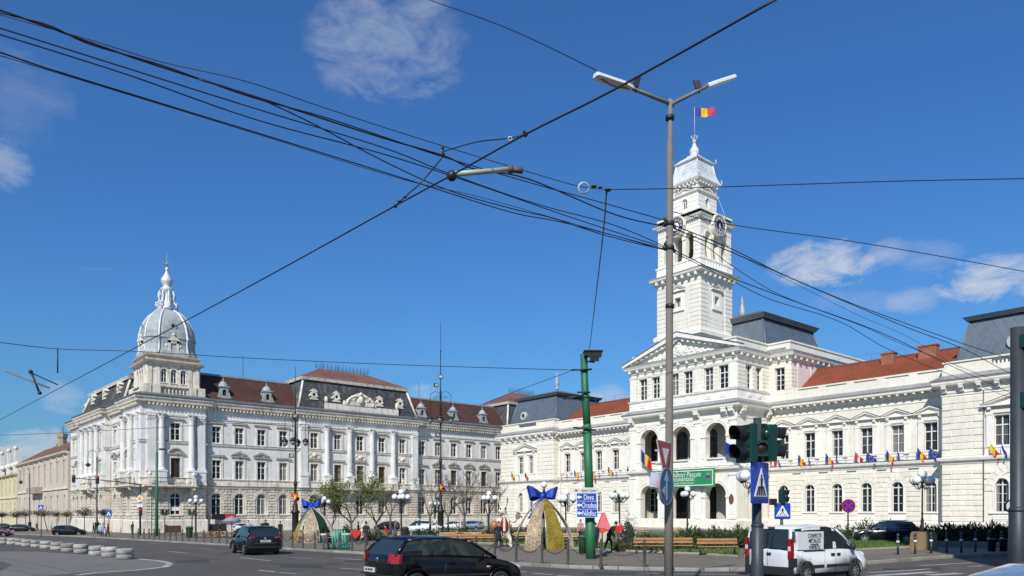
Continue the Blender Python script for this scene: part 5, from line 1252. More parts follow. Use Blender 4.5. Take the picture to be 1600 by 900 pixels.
def rrect(w, h, r=.05, cz=0):
 P = []
 for cx, cy, a in ((w/2-r, h/2-r, 0), (-w/2+r, h/2-r, pi/2), (-w/2+r, -h/2+r, pi), (w/2-r, -h/2+r, 3*pi/2)):
  for k in range(4): P.append((cx+r*cos(a+k*pi/6), cz+cy+r*sin(a+k*pi/6)))
 return P
def crosswalk(root, w, h, y=-.02, border=True):
 plate(rrect(w, h), y-.015, y, bluep, 'sign_plate', root)
 a = min(w, h)*.42; yy = y-.019
 plate([(-a, -a*.78), (a, -a*.78), (0, a*.92)], yy, y-.015, whitep, 'white_triangle', root)
 m = MB()
 for k in range(-2, 3): m.poly([(k*.17*a*2-.05*a, -a*.70), (k*.17*a*2+.07*a, -a*.70), (k*.1*a*2+.05*a, -a*.42), (k*.1*a*2-.03*a, -a*.42)], yy-.004, yy)
 m.poly(circ(.09*a, 10, .02*a, a*.42), yy-.004, yy); m.poly([(-.12*a, .3*a), (.14*a, .3*a), (.1*a, -.08*a), (-.08*a, -.08*a)], yy-.004, yy)
 m.poly([(-.08*a, -.08*a), (.02*a, -.08*a), (-.2*a, -.42*a), (-.3*a, -.38*a)], yy-.005, yy); m.poly([(.0*a, -.08*a), (.1*a, -.08*a), (.28*a, -.38*a), (.18*a, -.42*a)], yy-.004, yy)
 m.poly([(-.12*a, .28*a), (-.1*a, .16*a), (-.3*a, -.02*a), (-.34*a, .04*a)], yy-.005, yy); m.poly([(.14*a, .28*a), (.3*a, .02*a), (.25*a, -.02*a), (.1*a, .16*a)], yy-.005, yy)
 part(m, 'walking_figure', sblack, root)
p = at(1045, 16.5); LP = thing('street_lamp', 'tall grey concrete lamp post with two white angled lamp heads', 'street lamp', p); PZ = p.z
ztop = zat(160, 16.5)-PZ
m = MB(); m.tube([(0, 0, -.2), (0, 0, 2.6), (.01, 0, 2.62), (.03, 0, ztop-.9), (.035, 0, ztop-.85), (.04, 0, ztop+.05)], [.10, .097, .088, .074, .052, .047], 14); part(m, 'pole', concp, LP)
Rc = Vector((CT, ST, 0)); Fc = Vector((-ST, CT, 0))   # camera right / forward on the ground (used as a compass)
def rel(px, py, Y, base): return pt(px, py, Y)-base
m = MB(); J = rel(1048.5, 163, 16.5, p)
hl0, hl1 = rel(987, 137.5, 15.9, p), rel(930, 117.5, 15.4, p); hr0, hr1 = rel(1105, 134.5, 16.9, p), rel(1146, 121, 17.3, p)
m.tube([J, J*.5+hl0*.5, hl0], .040, 8); m.tube([J, J*.5+hr0*.5, hr0], .040, 8); m.ball(tuple(J), .085, 10, 6); part(m, 'bracket_arm', concp, LP)
def lamphead(a, b, wd):
 m = MB(); d = (b-a).normalized(); s = d.cross(Vector((0, 0, 1))).normalized(); n = s.cross(d); P = []
 for t, k in ((0, .55), (.25, 1), (.97, .9), (1, .6)):
  c = a.lerp(b, t)
  P.append([m.V(*(c+s*wd*k*u_+n*(.035*v_))) for u_, v_ in ((-1, -1), (1, -1), (1, .6), (.6, 1.3), (-.6, 1.3), (-1, .6))])
 for q, r in zip(P, P[1:]):
  for j in range(6): m.idx((q[j], q[(j+1) % 6], r[(j+1) % 6], r[j]))
 m.idx(P[0][::-1]); m.idx(P[-1]); return m
o = part(lamphead(hl0, hl1, .12), 'lamp_head', whitep, LP); part(lamphead(hr0, hr1, .12), 'lamp_head', whitep, LP)
m = MB(); m.tube([hl0+Vector((0, 0, -.02)), hl0.lerp(hl1, .5)+Vector((0, 0, -.1)), hl1], .012, 5); part(m, 'loose_cable', iron, LP)
for (x, y, Y, dx) in ((994, 127, 15.9, 2.5), (1091, 131, 16.8, -2.5)):
 c = rel(x, y, Y, p); m = MB(); r_ = Rc*.07; f_ = Fc*.06; u_ = Vector((dx*.008, 0, .10)); q = [c-r_-u_, c+r_-u_, c+r_+u_+Rc*dx*.01, c-r_+u_+Rc*dx*.01]
 i = [m.V(*v) for v in q]+[m.V(*(v+f_)) for v in q]
 for t in ((0, 1, 2, 3), (7, 6, 5, 4), (0, 4, 5, 1), (1, 5, 6, 2), (2, 6, 7, 3), (3, 7, 4, 0)): m.idx(i[k] for k in t)
 m.tube([c-u_, c-u_-Vector((0, 0, .12))], .02, 5); part(m, 'floodlight', sblack, LP)
for y0 in (185, 350, 388, 479):
 m = MB(); z = zat(y0, 16.5)-PZ; m.lathe((.03, 0, z), [(.085, -.05), (.10, -.04), (.10, .04), (.085, .05)], 12)
 if 300 < y0 < 400: m.ball((.03-.11*CT, -.11*ST, z), .055, 8, 5); m.ball((.03+.1*CT, .1*ST, z-.06), .04, 8, 5); m.ball((.03-.1*CT, -.1*ST, z+.09), .04, 8, 5)
 part(m, 'clamp', iron, LP)
m = MB(); m.ball((.03, -.1, zat(370, 16.5)-PZ), .02); part(m, 'clamp_bolt', silver, LP)
def signroot(nm, lab, px, py, Y, turn, group=None):
 c = pt(px, py, Y); return thing(nm, lab, 'road sign', c, TH+turn, group)
S = signroot('yield_sign', 'red and white yield triangle seen nearly edge on, fixed to the concrete lamp post', 1038.5, 712, 16.1, radians(59))
R_ = .53; tri = [(0, -R_*1.0), (R_*.92, R_*.56), (-R_*.92, R_*.56)]
plate(tri, -.02, 0, redp, 'sign_plate', S); k = .42; plate([(x*k, z*k+.03) for x, z in tri], -.03, -.02, whitep, 'white_centre', S); plate([(x*1.05, z*1.05) for x, z in tri], -.012, .008, whitep, 'rim', S)
m = MB(); m.box(-.06, .06, .0, .2, .1, .14); m.box(-.06, .06, 0, .2, -.2, -.16); part(m, 'sign_bracket', silver, S)
S = signroot('direction_sign', 'round blue arrow sign seen nearly edge on below the yield triangle', 1040.5, 760, 16.1, radians(57))
plate(circ(.39), -.02, 0, mat('faded_sign_blue', (.03, .10, .24), .5, .1), 'sign_plate', S)
ar = mat('faded_arrow', (.30, .40, .48), .5, .1); m = MB(); m.poly([(-.035, -.3), (.035, -.3), (.035, .14), (-.035, .14)], -.026, -.02); m.poly([(-.13, .12), (.13, .12), (0, .33)], -.026, -.02); m.poly([(-.1, -.14), (-.035, -.14), (-.035, -.07), (-.1, -.07)], -.026, -.02); m.poly([(-.1, 0.0), (-.1, -.22), (-.29, -.11)], -.026, -.02); part(m, 'arrows', ar, S)
m = MB(); m.arc(0, 0, .385, .405, -.025, .02, 0, 2*pi, 28); part(m, 'rim', greyp, S)
p = at(1183.5, 11); TL = thing('traffic_light', 'near dark traffic light pole with four hooded green signal heads', 'traffic light', p)
zt = zat(653, 11)-p.z; zc = zat(795, 11)-p.z
m = MB(); m.tube([(0, 0, -.3), (0, 0, zat(823, 11)-p.z), (0, 0, zat(822, 11)-p.z), (0, 0, zt)], [.088, .088, .062, .060], 14); part(m, 'pole', darkp, TL)
m = MB(); m.lathe((0, 0, zat(822, 11)-p.z), [(.088, -.02), (.093, 0), (.088, .03), (.064, .05)], 14); part(m, 'pole_collar', darkp, TL)
m = MB(); r_ = random.Random(2)
for k in range(7):
 z0 = zat(842+k*6, 11)-p.z; a = -TH-pi/2+.5
 pts = [Vector((.091*cos(TH-pi/2+t), .091*sin(TH-pi/2+t), z0+dz)) for t, dz in ((-.3+r_.uniform(-.1, .1), .02), (.0, -.015+r_.uniform(-.02, .02)), (.15, .02), (.3, -.02))]; m.tube(pts, .0035, 3)
part(m, 'graffiti_scratches', mat('scratch_grey', (.25, .27, .28), .6), TL)
def signal(root, c, face, n, s=.11, hood=.24, gap=.235, box=True, mt=None):
 """heads stacked downward from c, lenses facing horizontal direction face"""
 f = Vector((cos(face), sin(face), 0)); r = Vector((-f.y, f.x, 0)); up = Vector((0, 0, 1))
 m = MB(); P = []
 h = gap*n
 for t, k in ((-.09, .85), (-.07, 1), (.05, 1), (.06, .96)):
  P.append([m.V(*(c+f*t+r*a*s*1.25*k+up*(b if b == 0 else b))) for a, b in ((-1, gap/2*k), (1, gap/2*k), (1, -h+gap/2), (-1, -h+gap/2))])
 for q, w_ in zip(P, P[1:]):
  for j in range(4): m.idx((q[j], q[(j+1) % 4], w_[(j+1) % 4], w_[j]))
 m.idx(P[0]); m.idx(P[-1][::-1]); hsg = part(m, 'signal_housing', mt or sgreen, root)
 for k in range(n):
  cc = c-up*gap*k+f*.06; m = MB(); N_ = 16; A = [];
  for j in range(N_+1):
   a = -pi*.18+(pi*1.36)*j/N_; e = r*cos(a)*s+up*sin(a)*s; L = hood*(.72+.28*max(0, sin(a)))
   A.append((m.V(*(cc+e)), m.V(*(cc+e*.99+f*L)), m.V(*(cc+e*.93+f*L)), m.V(*(cc+e*.93))))
  for u_, v_ in zip(A, A[1:]):
   for j in range(3): m.idx((u_[j], u_[j+1], v_[j+1], v_[j]))
  part(m, 'hood', sblack if mt is None else mt, hsg)
  m = MB(); ring = [m.V(*(cc+r*cos(2*pi*j/16)*s*.92+up*sin(2*pi*j/16)*s*.92+f*.005)) for j in range(16)]; ctr = m.V(*(cc+f*.035))
  for j in range(16): m.idx((ring[j], ring[(j+1) % 16], ctr))
  part(m, 'lens', mat('dark_lens', (.03, .018, .014), .15), hsg)
 return hsg
Lf = TH+pi  # pointing to the camera's left
signal(TL, rel(1166, 679, 10.75, p), Lf+.42, 2, .125, .20, .27)
c = rel(1200, 679, 11.05, p); hs = signal(TL, c, TH+.25, 2, .12, .22, .27)
m = MB(); m.ball(tuple(rel(1197.5, 678, 10.95, p)), .075, 14, 9, (1, 1, 1.15)); part(m, 'round_cover', sgreen, hs)
m = MB(); m.ball(tuple(rel(1197.5, 699, 10.95, p)), .06, 12, 8, (1, 1, 1.15)); part(m, 'round_cover', sgreen, hs)
h2 = signal(TL, rel(1211, 699, 11.15, p), TH+.9, 1, .1, .2, .2)
h3 = signal(TL, rel(1188, 701, 10.8, p), TH-pi/2, 1, .085, .05, .23)
m = MB(); m.box(-.02, .02, -.02, .02, 0, 0)if 0 else None
for y in (664, 712): m.tube([rel(1172, y, 10.85, p), rel(1184, y, 11, p), rel(1198, y, 11.05, p)], .022, 6)
part(m, 'mounting_arms', sblack, TL)
m = MB(); m.ball(tuple(rel(1206, 713, 11, p)), .035); m.ball(tuple(rel(1186, 716, 10.9, p)), .05, 8, 6, (1, 1, .6)); m.ball(tuple(rel(1170, 716, 10.9, p)), .05, 8, 6, (1.4, 1, .5)); part(m, 'cable_glands', sblack, TL)
S = signroot('crosswalk_banner', 'blue crosswalk plate turned sideways on the near traffic light pole', 1185.5, 754.5, 10.85, radians(45))
plate(rrect(.5, .60, .02), -.03, 0, bluep, 'sign_plate', S)
plate([(-.20, -.20), (.20, -.20), (.02, .22)], -.036, -.03, whitep, 'white_triangle', S); m = MB()
for k in range(-2, 3): m.poly([(k*.065-.018, -.185), (k*.065+.022, -.185), (k*.035+.015, -.05), (k*.035-.012, -.05)], -.041, -.036)
m.poly(circ(.022, 8, .015, .10), -.041, -.036); m.poly([(-.02, .07), (.05, .07), (.035, -.05), (-.01, -.05)], -.042, -.036); part(m, 'walking_figure', sblack, S)
m = MB(); m.box(-.24, .24, -.034, -.03, -.285, -.235); part(m, 'lower_band', mat('sign_blue_dark', (.01, .03, .2), .5), S)
p = at(1590, 11.6); T = thing('steel_post', 'dark steel post standing at the right edge of the photo', 'post', p)
m = MB(); m.tube([(0, 0, -.3), (0, 0, zat(797, 11.6)-p.z), (0, 0, zat(795, 11.6)-p.z), (0, 0, zat(512, 11.6)-p.z)], [.122, .122, .102, .098], 16); part(m, 'pole', darkp, T)
m = MB(); z = zat(797, 11.6)-p.z; m.lathe((0, 0, z), [(.122, -.03), (.128, 0), (.122, .02), (.102, .05)], 16); part(m, 'pole_collar', darkp, T)
m = MB(); c = rel(1600, 533, 11.5, p); m.box(c.x-.05, c.x+.12, c.y-.05, c.y+.12, c.z-.1, c.z+.1); c = rel(1601, 625, 11.5, p); m.box(c.x-.05, c.x+.1, c.y-.05, c.y+.1, c.z-.12, c.z+.12); part(m, 'green_bracket', sgreen, T)
S = signroot('round_sign', 'white round sign half hidden behind the right edge post', 1580, 791, 15.5, 0); plate(circ(.13), -.02, 0, mat('pale_sign', (.55, .55, .57), .5), 'sign_plate', S); m = MB(); m.arc(0, 0, .12, .14, -.025, .01, 0, 2*pi, 20); part(m, 'rim', sblack, S)
gq = at(1580, 15.5); m = MB(); m.tube([(0, .03, 0), (0, .03, gq.z-zat(791, 15.5))], .02, 6); part(m, 'sign_pole', darkp, S)
p = gp(924, 877); YG = depth(p); T = thing('green_mast', 'thick leaning green tram mast behind the blue direction signs', 'mast', p)
a = rel(912, 553, YG, p); kn = rel(917.5, 668, YG, p); b = rel(923.5, 877, YG, p)*1.0
m = MB(); m.tube([b-Vector((0, 0, .1)), rel(921.5, 797, YG, p)], .235, 14); m.tube([rel(921.5, 798, YG, p), kn], [.21, .205], 14); m.tube([kn, rel(914.5, 620, YG, p), a], [.185, .18, .165], 14); m.tube([rel(917.6, 672, YG, p), rel(917.4, 663, YG, p)], [.21, .19], 14); part(m, 'pole', greenp, T)
for y, s_ in ((578, 1), (620, 1), (668, 1), (676, 1), (800, 1.1)):
 m = MB(); x = 912+(y-553)*11.5/324; c = rel(x, y, YG, p); m.lathe(tuple(c), [(.18*s_, -.06), (.225*s_, -.04), (.225*s_, .04), (.18*s_, .06)], 12); part(m, 'clamp_band', greenp, T)
m = MB()
for px0, px1, y, y1 in ((893, 925, 578, 577), (896, 930, 668, 672), (902, 922, 613, 613), (880, 912, 623, 618)): m.tube([rel(px0, y, YG-.3, p), rel((px0+px1)/2, (y+y1)/2, YG-.25, p), rel(px1, y1, YG-.3, p)], .045, 6)
part(m, 'insulator_arms', iron, T)
c = rel(926, 553, YG-.3, p); m = MB(MBf := None) if 0 else MB(); m.fr = Fr(tuple(c), TH); m.box(-.4, .42, -.2, .3, -.12, .08); m.box(-.44, .48, -.26, .36, .08, .14); m.tube([(-.3, 0, -.12), (-.3, 0, -.35), (.1, 0, -.4)], .04, 5); m.box(-.12, .3, -.1, .1, -.34, -.2); part(m, 'camera_box', sblack, T)
def dirsign(px0, px1, py0, py1, s, mt, tm, lab, bold=.0, arrow=True):
 Y = YG-.45; c = pt((px0+px1)/2, (py0+py1)/2, Y); w_ = (px1-px0)*Y/FPX; h = (py1-py0)*Y/FPX
 S = thing('direction_sign', lab, 'road sign', c, TH-.08, 'direction signs on the green mast')
 plate(rrect(w_, h, .03), -.03, 0, whitep, 'sign_plate', S); plate(rrect(w_-.05, h-.05, .02), -.036, -.03, mt, 'sign_field', S)
 text(s, h*.88, tm, S, (w_*.10, -.042, -.015), (pi/2, 0, 0), 'lettering', .64 if arrow and len(s) < 8 else .5, bold)
 if arrow:
  m = MB(); x = -w_*.36; k = h*.28; m.poly([(x-k, 0), (x, k*.9), (x, k*.35), (x+k, k*.35), (x+k, -k*.35), (x, -k*.35), (x, -k*.9)], -.042, -.036); part(m, 'arrow', tm, S)
 return S
dirsign(900.5, 932.5, 770, 783.5, 'Deva', bluep, whitep, 'blue direction sign reading Deva with left arrow, uppermost blue panel')
dirsign(900.8, 933.2, 782.5, 796, 'Oradea', bluep, whitep, 'blue direction sign reading Oradea with left arrow, middle panel')
dirsign(901, 934, 795, 808.5, 'N\u0103dlac', bluep, whitep, 'blue direction sign reading Nădlac with left arrow, lowest panel')
dirsign(894.5, 937, 762, 770.5, 'Atrium Center', mat('cream_sign', (.62, .58, .48), .6), sblack, 'narrow cream sign reading Atrium Center above the blue panels', .0)
p = gp(245, 839.5); YL = depth(p); T = thing('green_mast', 'slim green lattice mast with a camera head before the palace corner', 'mast', p)
m = MB(); m.tube([(0, 0, 0), (0, 0, zat(706, YL)-p.z)], [.2, .14], 8); part(m, 'pole', greenp, T)
m = MB(); r_ = -Rc*.62
m.tube([r_, r_+Vector((0, 0, zat(770, YL)-p.z)), Vector((0, 0, zat(762, YL)-p.z))], .05, 5)
for k in range(9): z = .3+k*.62; m.tube([r_+Vector((0, 0, z)), Vector((0, 0, z))], .035, 4)
part(m, 'ladder', greenp, T)
m = MB(); c = rel(254, 702, YL, p); m.fr = Fr(tuple(c), TH); m.box(-.35, .35, -.2, .2, -.1, .1); part(m, 'camera_box', sblack, T)
def ornate(px, py, ytop, lab, lant_y, floods, scl=1.0):
 p = gp(px, py); Y = depth(p); T = thing('ornate_lamp_post', lab, 'lamp post', p, 0, 'tall ornate lamp posts on the square'); H = zat(ytop, Y)-p.z; z = lambda y: zat(y, Y)-p.z; k = Y/FPX
 m = MB(); z1 = z(lant_y+115) if lant_y+115 < py-20 else 3;
 m.lathe((0, 0, 0), [(.55, 0), (.55, .3), (.36, .4), (.34, 1.0), (.32, 2.6), (.42, 2.7), (.46, 2.85), (.28, 3.0), (.24, 3.4), (.16, 3.7), (.13, 4.2), (.12, z(lant_y+70)), (.18, z(lant_y+68)), (.18, z(lant_y+64)), (.09, z(lant_y+60)), (.085, z(lant_y-45)), (.05, z(lant_y-50)), (.045, H*.86), (.07, H*.862), (.07, H*.868), (.03, H*.87), (.02, H)], 12); part(m, 'pole', iron, T)
 for a in (TH+pi, TH, TH-pi/2, TH+pi/2):
  d = Vector((cos(a), sin(a), 0)); m = MB(); zt_ = z(lant_y-38); L = 14*k*1.15
  if abs(a-TH+pi/2) < .01 or abs(a-TH-pi/2) < .01: L *= .8
  pts = [d*(.1)+Vector((0, 0, z(lant_y-5)))]+[d*(L*(.5-.5*cos(t)))+Vector((0, 0, zt_-3*k+8*k*sin(t))) for t in [pi*j/8 for j in range(1, 9)]]+[d*L+Vector((0, 0, z(lant_y-8)))]
  m.tube(pts, .028, 5)
  for j in range(3):
   c = d*(L*(.25+.2*j))+Vector((0, 0, zt_-4*k)); R_ = 2.6*k*(1-.2*j)
   m.tube([c+d*R_*cos(t)+Vector((0, 0, R_*sin(t))) for t in [2*pi*q/8 for q in range(9)]], .016, 4)
  for q in range(5): m.ball(tuple(d*L+Vector((0, 0, z(lant_y-9)-q*2.2*k))), .05, 5, 4)
  arm = part(m, 'scroll_arm', iron, T)
  c = d*L+Vector((0, 0, z(lant_y))); m = MB(); m.lathe(tuple(c), [(.04, .35), (.16, .28), (.30, .1), (.34, -.02), (.1, -.02)], 10); part(m, 'lantern_cap', iron, arm)
  m = MB(); m.lathe(tuple(c), [(.27, -.02), (.26, -.2), (.17, -.38), (.03, -.46)], 10); part(m, 'lantern_glass', mat('smoky_glass', (.22, .24, .26), .2), arm)
 for fx, fy, s_ in floods:
  c = rel(px+fx, fy, Y, p); m = MB(); m.fr = Fr(tuple(c), TH+(.5 if fx < 0 else .1)); m.box(-.22, .22, -.1, .12, -.2, .22); f = part(m, 'floodlight', sblack, T); m = MB(); m.fr = Fr(tuple(c), TH+(.5 if fx < 0 else .1)); m.box(-.16, .16, -.12, -.1, -.13, .16); part(m, 'floodlight_glass', mat('lamp_lens', (.5, .5, .42), .2), f)
  m = MB(); m.tube([c, Vector((0, 0, c.z-.1))], .025, 4); part(m, 'floodlight_arm', iron, T)
 return T, p, Y
O1, o1p, o1Y = ornate(688.5, 838, 503, 'ornate black lamp post with floodlights and scroll arms, before the palace centre', 655, [(0, 589, 1), (-7, 602, 1), (-5, 680, 1)])
O2, o2p, o2Y = ornate(461.5, 843.5, 572, 'ornate black lamp post near the smaller blue bow, left of the green tree', 690, [(-1, 650, 1), (-6, 712, 1)])
def hooklamp(px, py, ytop, lab, both=True):
 p = gp(px, py); Y = depth(p); T = thing('hook_lamp', lab, 'lamp post', p); z = lambda y: zat(y, Y)-p.z; k = Y/FPX; m = MB()
 m.lathe((0, 0, 0), [(.45, 0), (.45, .25), (.3, .35), (.3, 1.5), (.4, 1.6), (.16, 1.9), (.1, 2.6), (.09, z(ytop+10))], 10); part(m, 'pole', iron, T)
 m = MB(); R_ = 7*k; c = Vector((-R_*CT, -R_*ST, z(ytop+8))); m.tube([Vector((0, 0, z(ytop+12)))]+[c+Rc*R_*cos(t)+Vector((0, 0, R_*sin(t))) for t in [pi*j/8 for j in range(0, 9)]]+[c-Rc*R_+Vector((0, 0, -8*k))], .04, 5)
 m.tube([c+Rc*3*k*cos(t)-Rc*2*k+Vector((0, 0, 3*k*sin(t)-1*k)) for t in [2*pi*j/10 for j in range(11)]], .022, 4); part(m, 'hook_arm', iron, T)
 m = MB(); cc = c-Rc*R_+Vector((0, 0, -15*k)); m.tube([cc+Vector((0, 0, 8*k)), cc+Vector((0, 0, 2*k))], .05, 4); m.lathe(tuple(cc), [(.05, 3*k), (.25, 1.2*k), (.42, 0), (.3, -1.5*k), (.12, -3*k), (.02, -3.8*k)], 10); part(m, 'lantern', iron, T)
hooklamp(151.5, 835, 703, 'black hook lamp beside the crossing at the palace side')
hooklamp(46.5, 829, 730, 'black lamp post in front of the ornate yellow house')
def globes(px, ybase, ytop, lab, r_px=7.5, arms=4, spread=21, zb=None, dark=True, drop=14, five=False, on=0.0, Y=None, turn=0.0, white_pole=False):
 p = gp(px, ybase) if Y is None else at(px, Y); Y = depth(p); p = Vector((p.x, p.y, p.z+on)); k = Y/FPX; T = thing('globe_lamp', lab, 'street lamp', p, 0, 'park lamps with white globes'); H = zat(ytop, Y)-p.z
 m = MB(); b = max(.03, 1.3*k)
 m.lathe((0, 0, 0), [(b*2.6, 0), (b*2.6, .15), (b*1.8, .3), (b*2.0, .6), (b*1.1, .8), (b, 1.2), (b*.85, H-drop*k-.3), (b*1.7, H-drop*k-.2), (b*1.7, H-drop*k), (b, H-drop*k+.05), (b*.8, H-r_px*k*.8)], 10); part(m, 'pole', whitep if white_pole else iron, T)
 R_ = r_px*k; m = MB(); m.ball((0, 0, H), R_, 14, 10); part(m, 'globe', globe_m, T)
 for j in range(arms):
  a = TH+turn+2*pi*j/arms; d = Vector((cos(a), sin(a), 0)); L = spread*k; zg = H-drop*k
  m = MB(); pts = [Vector((0, 0, zg-.3*drop*k))]+[d*L*t+Vector((0, 0, zg-r_px*k*1.1-1.2*r_px*k*sin(pi*t)*.9)) for t in (.25, .5, .75)]+[d*L+Vector((0, 0, zg-R_*.9))]
  m.tube(pts, max(.012, .5*k), 5); m.lathe(tuple(d*L+Vector((0, 0, zg-R_*.95))), [(R_*.2, -R_*.25), (R_*.45, 0), (R_*.35, R_*.15)], 8)
  c = d*L*.5+Vector((0, 0, zg-r_px*k*1.5)); m.tube([c+d*(R_*.45*cos(t))+Vector((0, 0, R_*.45*sin(t))) for t in [2*pi*q/8 for q in range(9)]], max(.008, .35*k), 4); part(m, 'scroll_arm', iron, T)
  m = MB(); m.ball(tuple(d*L+Vector((0, 0, zg))), R_, 14, 10); part(m, 'globe', globe_m, T)
 return T, p
pb = gp(1443, 862); T = thing('stone_pedestal', 'ochre square stone pedestal carrying a globe lamp beside the navy car', 'pedestal', pb, TH+.35)
m = MB(); m.frust(-.50, .50, -.50, .50, -.1, 1.02, .04); m.box(-.42, .42, -.42, .42, 1.0, 1.12); part(m, 'base', mat('ochre_stone', (.34, .22, .09), .85, .25, 2, .25, 14, streak=.5, streakcol=(.36, .32, .26)), T)
globes(1441, 862, 741, 'globe lamp with five white globes standing on the ochre pedestal', 6.6, 4, 13.5, drop=9.5, on=1.12, Y=depth(pb), turn=.5)
globes(1176, 0, 729.5, 'globe lamp partly hidden behind the near traffic light pole', 9.3, 4, 20, drop=14, Y=24, turn=.62)
globes(968, 858, 769, 'globe lamp before the left end of the arcade, right of the green mast', 5.2, 4, 12, drop=5.5, Y=62, turn=.3)
globes(1074, 0, 764, 'globe lamp in front of the middle arcade door', 4.6, 3, 9, drop=8, Y=66, turn=.0)
globes(884, 0, 770, 'globe lamp between the large bow and the green mast', 6.0, 3, 12, drop=9, Y=58, turn=.2)
globes(1160, 0, 766, 'globe lamp low behind the near pole beside the oval plaque', 4.6, 4, 10, drop=7, Y=70, turn=.5) if 0 else None
globes(627, 0, 769, 'globe lamp left of the tall ornate post, by parked white van', 4.4, 4, 10.5, drop=7.5, Y=62, turn=.35)
globes(679.5, 0, 782, 'small globe lamp just left of the tall ornate post', 2.9, 4, 7.3, drop=5, Y=88, turn=.3)
globes(764, 0, 771.5, 'white poled globe lamp behind the rabbit figure', 4.2, 3, 10, drop=6.5, Y=60, turn=.4, white_pole=False)
globes(507, 0, 779, 'globe lamp right of the smaller blue bow under the green tree', 3.5, 3, 6.5, drop=5, Y=66, turn=.0)
globes(306, 0, 777, 'globe lamp at the palace corner beside the shop', 3.2, 4, 8, drop=5.5, Y=80, turn=.4)
p = at(849, 47); T, _ = globes(850, 0, 757.5, 'globe lamp whose top globe shows above the large blue bow', 5.2, 0, 10, drop=8, Y=49)
p = at(1222, 31); Yc = 31; S = thing('pedestrian_crossing_sign', 'blue pedestrian crossing sign above the white van roof', 'road sign', pt(1222, 798.5, Yc), TH)
k = Yc/FPX; plate(rrect(25.5*k, 25.5*k, .06), -.03, -.01, whitep, 'sign_rim', S); crosswalk(S, 25*k, 25*k, -.03)
m = MB(); m.tube([(0, .05, 13*k), (0, .05, -52*k)], .07, 8); part(m, 'sign_pole', mat('sign_pole_steel', (.1, .11, .13), .5), S)
T = thing('traffic_light', 'small green traffic light standing over the blue crossing sign', 'traffic light', pt(1222, 775, Yc)); signal(T, Vector((0, 0, .12)), TH+.2, 2, .13, .26, .28); m = MB(); m.tube([(-.05, 0, -.5), (-.05, 0, .3)], .05, 6); part(m, 'pole', iron, T)
c = Vector((0, 0, -.25))-Rc*.35
m = MB(); m.fr = Fr(tuple(c), TH); m.box(-.14, .1, -.12, .15, -.13, .13); part(m, 'camera_box', sblack, T)
Yn = 34; k = Yn/FPX; S = thing('no_stopping_sign', 'round blue no stopping sign with red cross on a thin pole', 'road sign', pt(1325.5, 790.5, Yn), TH)
plate(circ(10.8*k), -.03, 0, redp, 'sign_plate', S); plate(circ(8.6*k), -.036, -.03, mat('deep_sign_blue', (.02, .03, .4), .4), 'sign_field', S); m = MB()
for a in (pi/4, -pi/4): L, h_ = 9*k, 1.25*k; m.poly([(x*cos(a)-z*sin(a), x*sin(a)+z*cos(a)) for x, z in ((-L, -h_), (L, -h_), (L, h_), (-L, h_))], -.041-.001*(a > 0), -.036)
part(m, 'red_cross', redp, S); m = MB(); m.tube([(0, .03, 8*k), (0, .03, -68*k)], .035, 6); part(m, 'sign_pole', darkp, S)
p = gp(219, 838); Ym = depth(p); T = thing('mast_arm_signal', 'mast arm signal reaching left over the street before the palace side', 'traffic light', p)
m = MB(); m.tube([(0, 0, 0), (0, 0, zat(756, Ym)-p.z)], [.13, .09], 8); m.tube([rel(218.5, 757, Ym, p), rel(170, 751, Ym+2, p), rel(113, 747, Ym+4, p)], [.08, .06, .05], 6); part(m, 'mast_arm', iron, T)
redl = mat('red_lamp_lit', (.5, .02, .01), .4, emit=((1, .05, .02), .5))
for px_, py_, YY in ((115, 748, Ym+3.8), (152, 750, Ym+2.5), (219.5, 800, Ym-.2)):
 c = rel(px_, py_, YY, p); k = YY/FPX; m = MB(); m.fr = Fr(tuple(c), TH); m.box(-2.0*k, 2.0*k, -.12, .15, -6*k, 6*k); h = part(m, 'signal_housing', sblack, T)
 m = MB(); m.fr = Fr(tuple(c), TH); m.arc(0, 4*k, 0, 1.2*k, -.16, -.12, 0, 2*pi, 12); part(m, 'red_lamp', redl, h)
def smallsign(px, py, Y, lab, kind, hpx, base=None):
 k = Y/FPX; c = pt(px, py, Y); S = thing({'d': 'priority_road_sign', 'c': 'pedestrian_crossing_sign', 'n': 'no_turn_sign', 's': 'street_name_sign'}[kind], lab, 'road sign', c, TH); s = hpx*k/2
 if kind == 'd': plate([(0, -s), (s, 0), (0, s), (-s, 0)], -.04, 0, whitep, 'sign_plate', S); s *= .68; plate([(0, -s), (s, 0), (0, s), (-s, 0)], -.05, -.04, mat('priority_yellow', (.75, .32, .01), .5), 'yellow_centre', S)
 if kind == 'c': plate(rrect(s*2, s*2, .05), -.04, 0, bluep, 'sign_plate', S); plate([(-s*.7, -s*.6), (s*.7, -s*.6), (0, s*.7)], -.05, -.04, whitep, 'white_triangle', S); plate([(-s*.2, -s*.5), (s*.2, -s*.5), (0, s*.35)], -.055, -.05, sblack, 'walking_figure', S)
 if kind == 'n': plate(rrect(s*2.6, s*1.6, .04), -.04, 0, whitep, 'sign_plate', S); m = MB(); m.arc(.2*s, -.3*s, .5*s, .8*s, -.05, -.04, pi/3, pi, 8); part(m, 'red_arrow', redp, S)
 if base: g = at(px, Y); m = MB(); m.tube([(0, .05, 0), (0, .05, g.z-c.z)], .05, 6); part(m, 'sign_pole', darkp, S)
 return S
smallsign(218.5, 779, Ym-.3, 'white and yellow diamond priority sign on the mast arm pole', 'd', 12)
smallsign(218.5, 789.5, Ym-.3, 'white plate with red turn arrow under the diamond sign', 'n', 6)
smallsign(170, 802.5, Ym+1, 'blue crossing sign above the strollers near the hook lamp', 'c', 9.5, True)
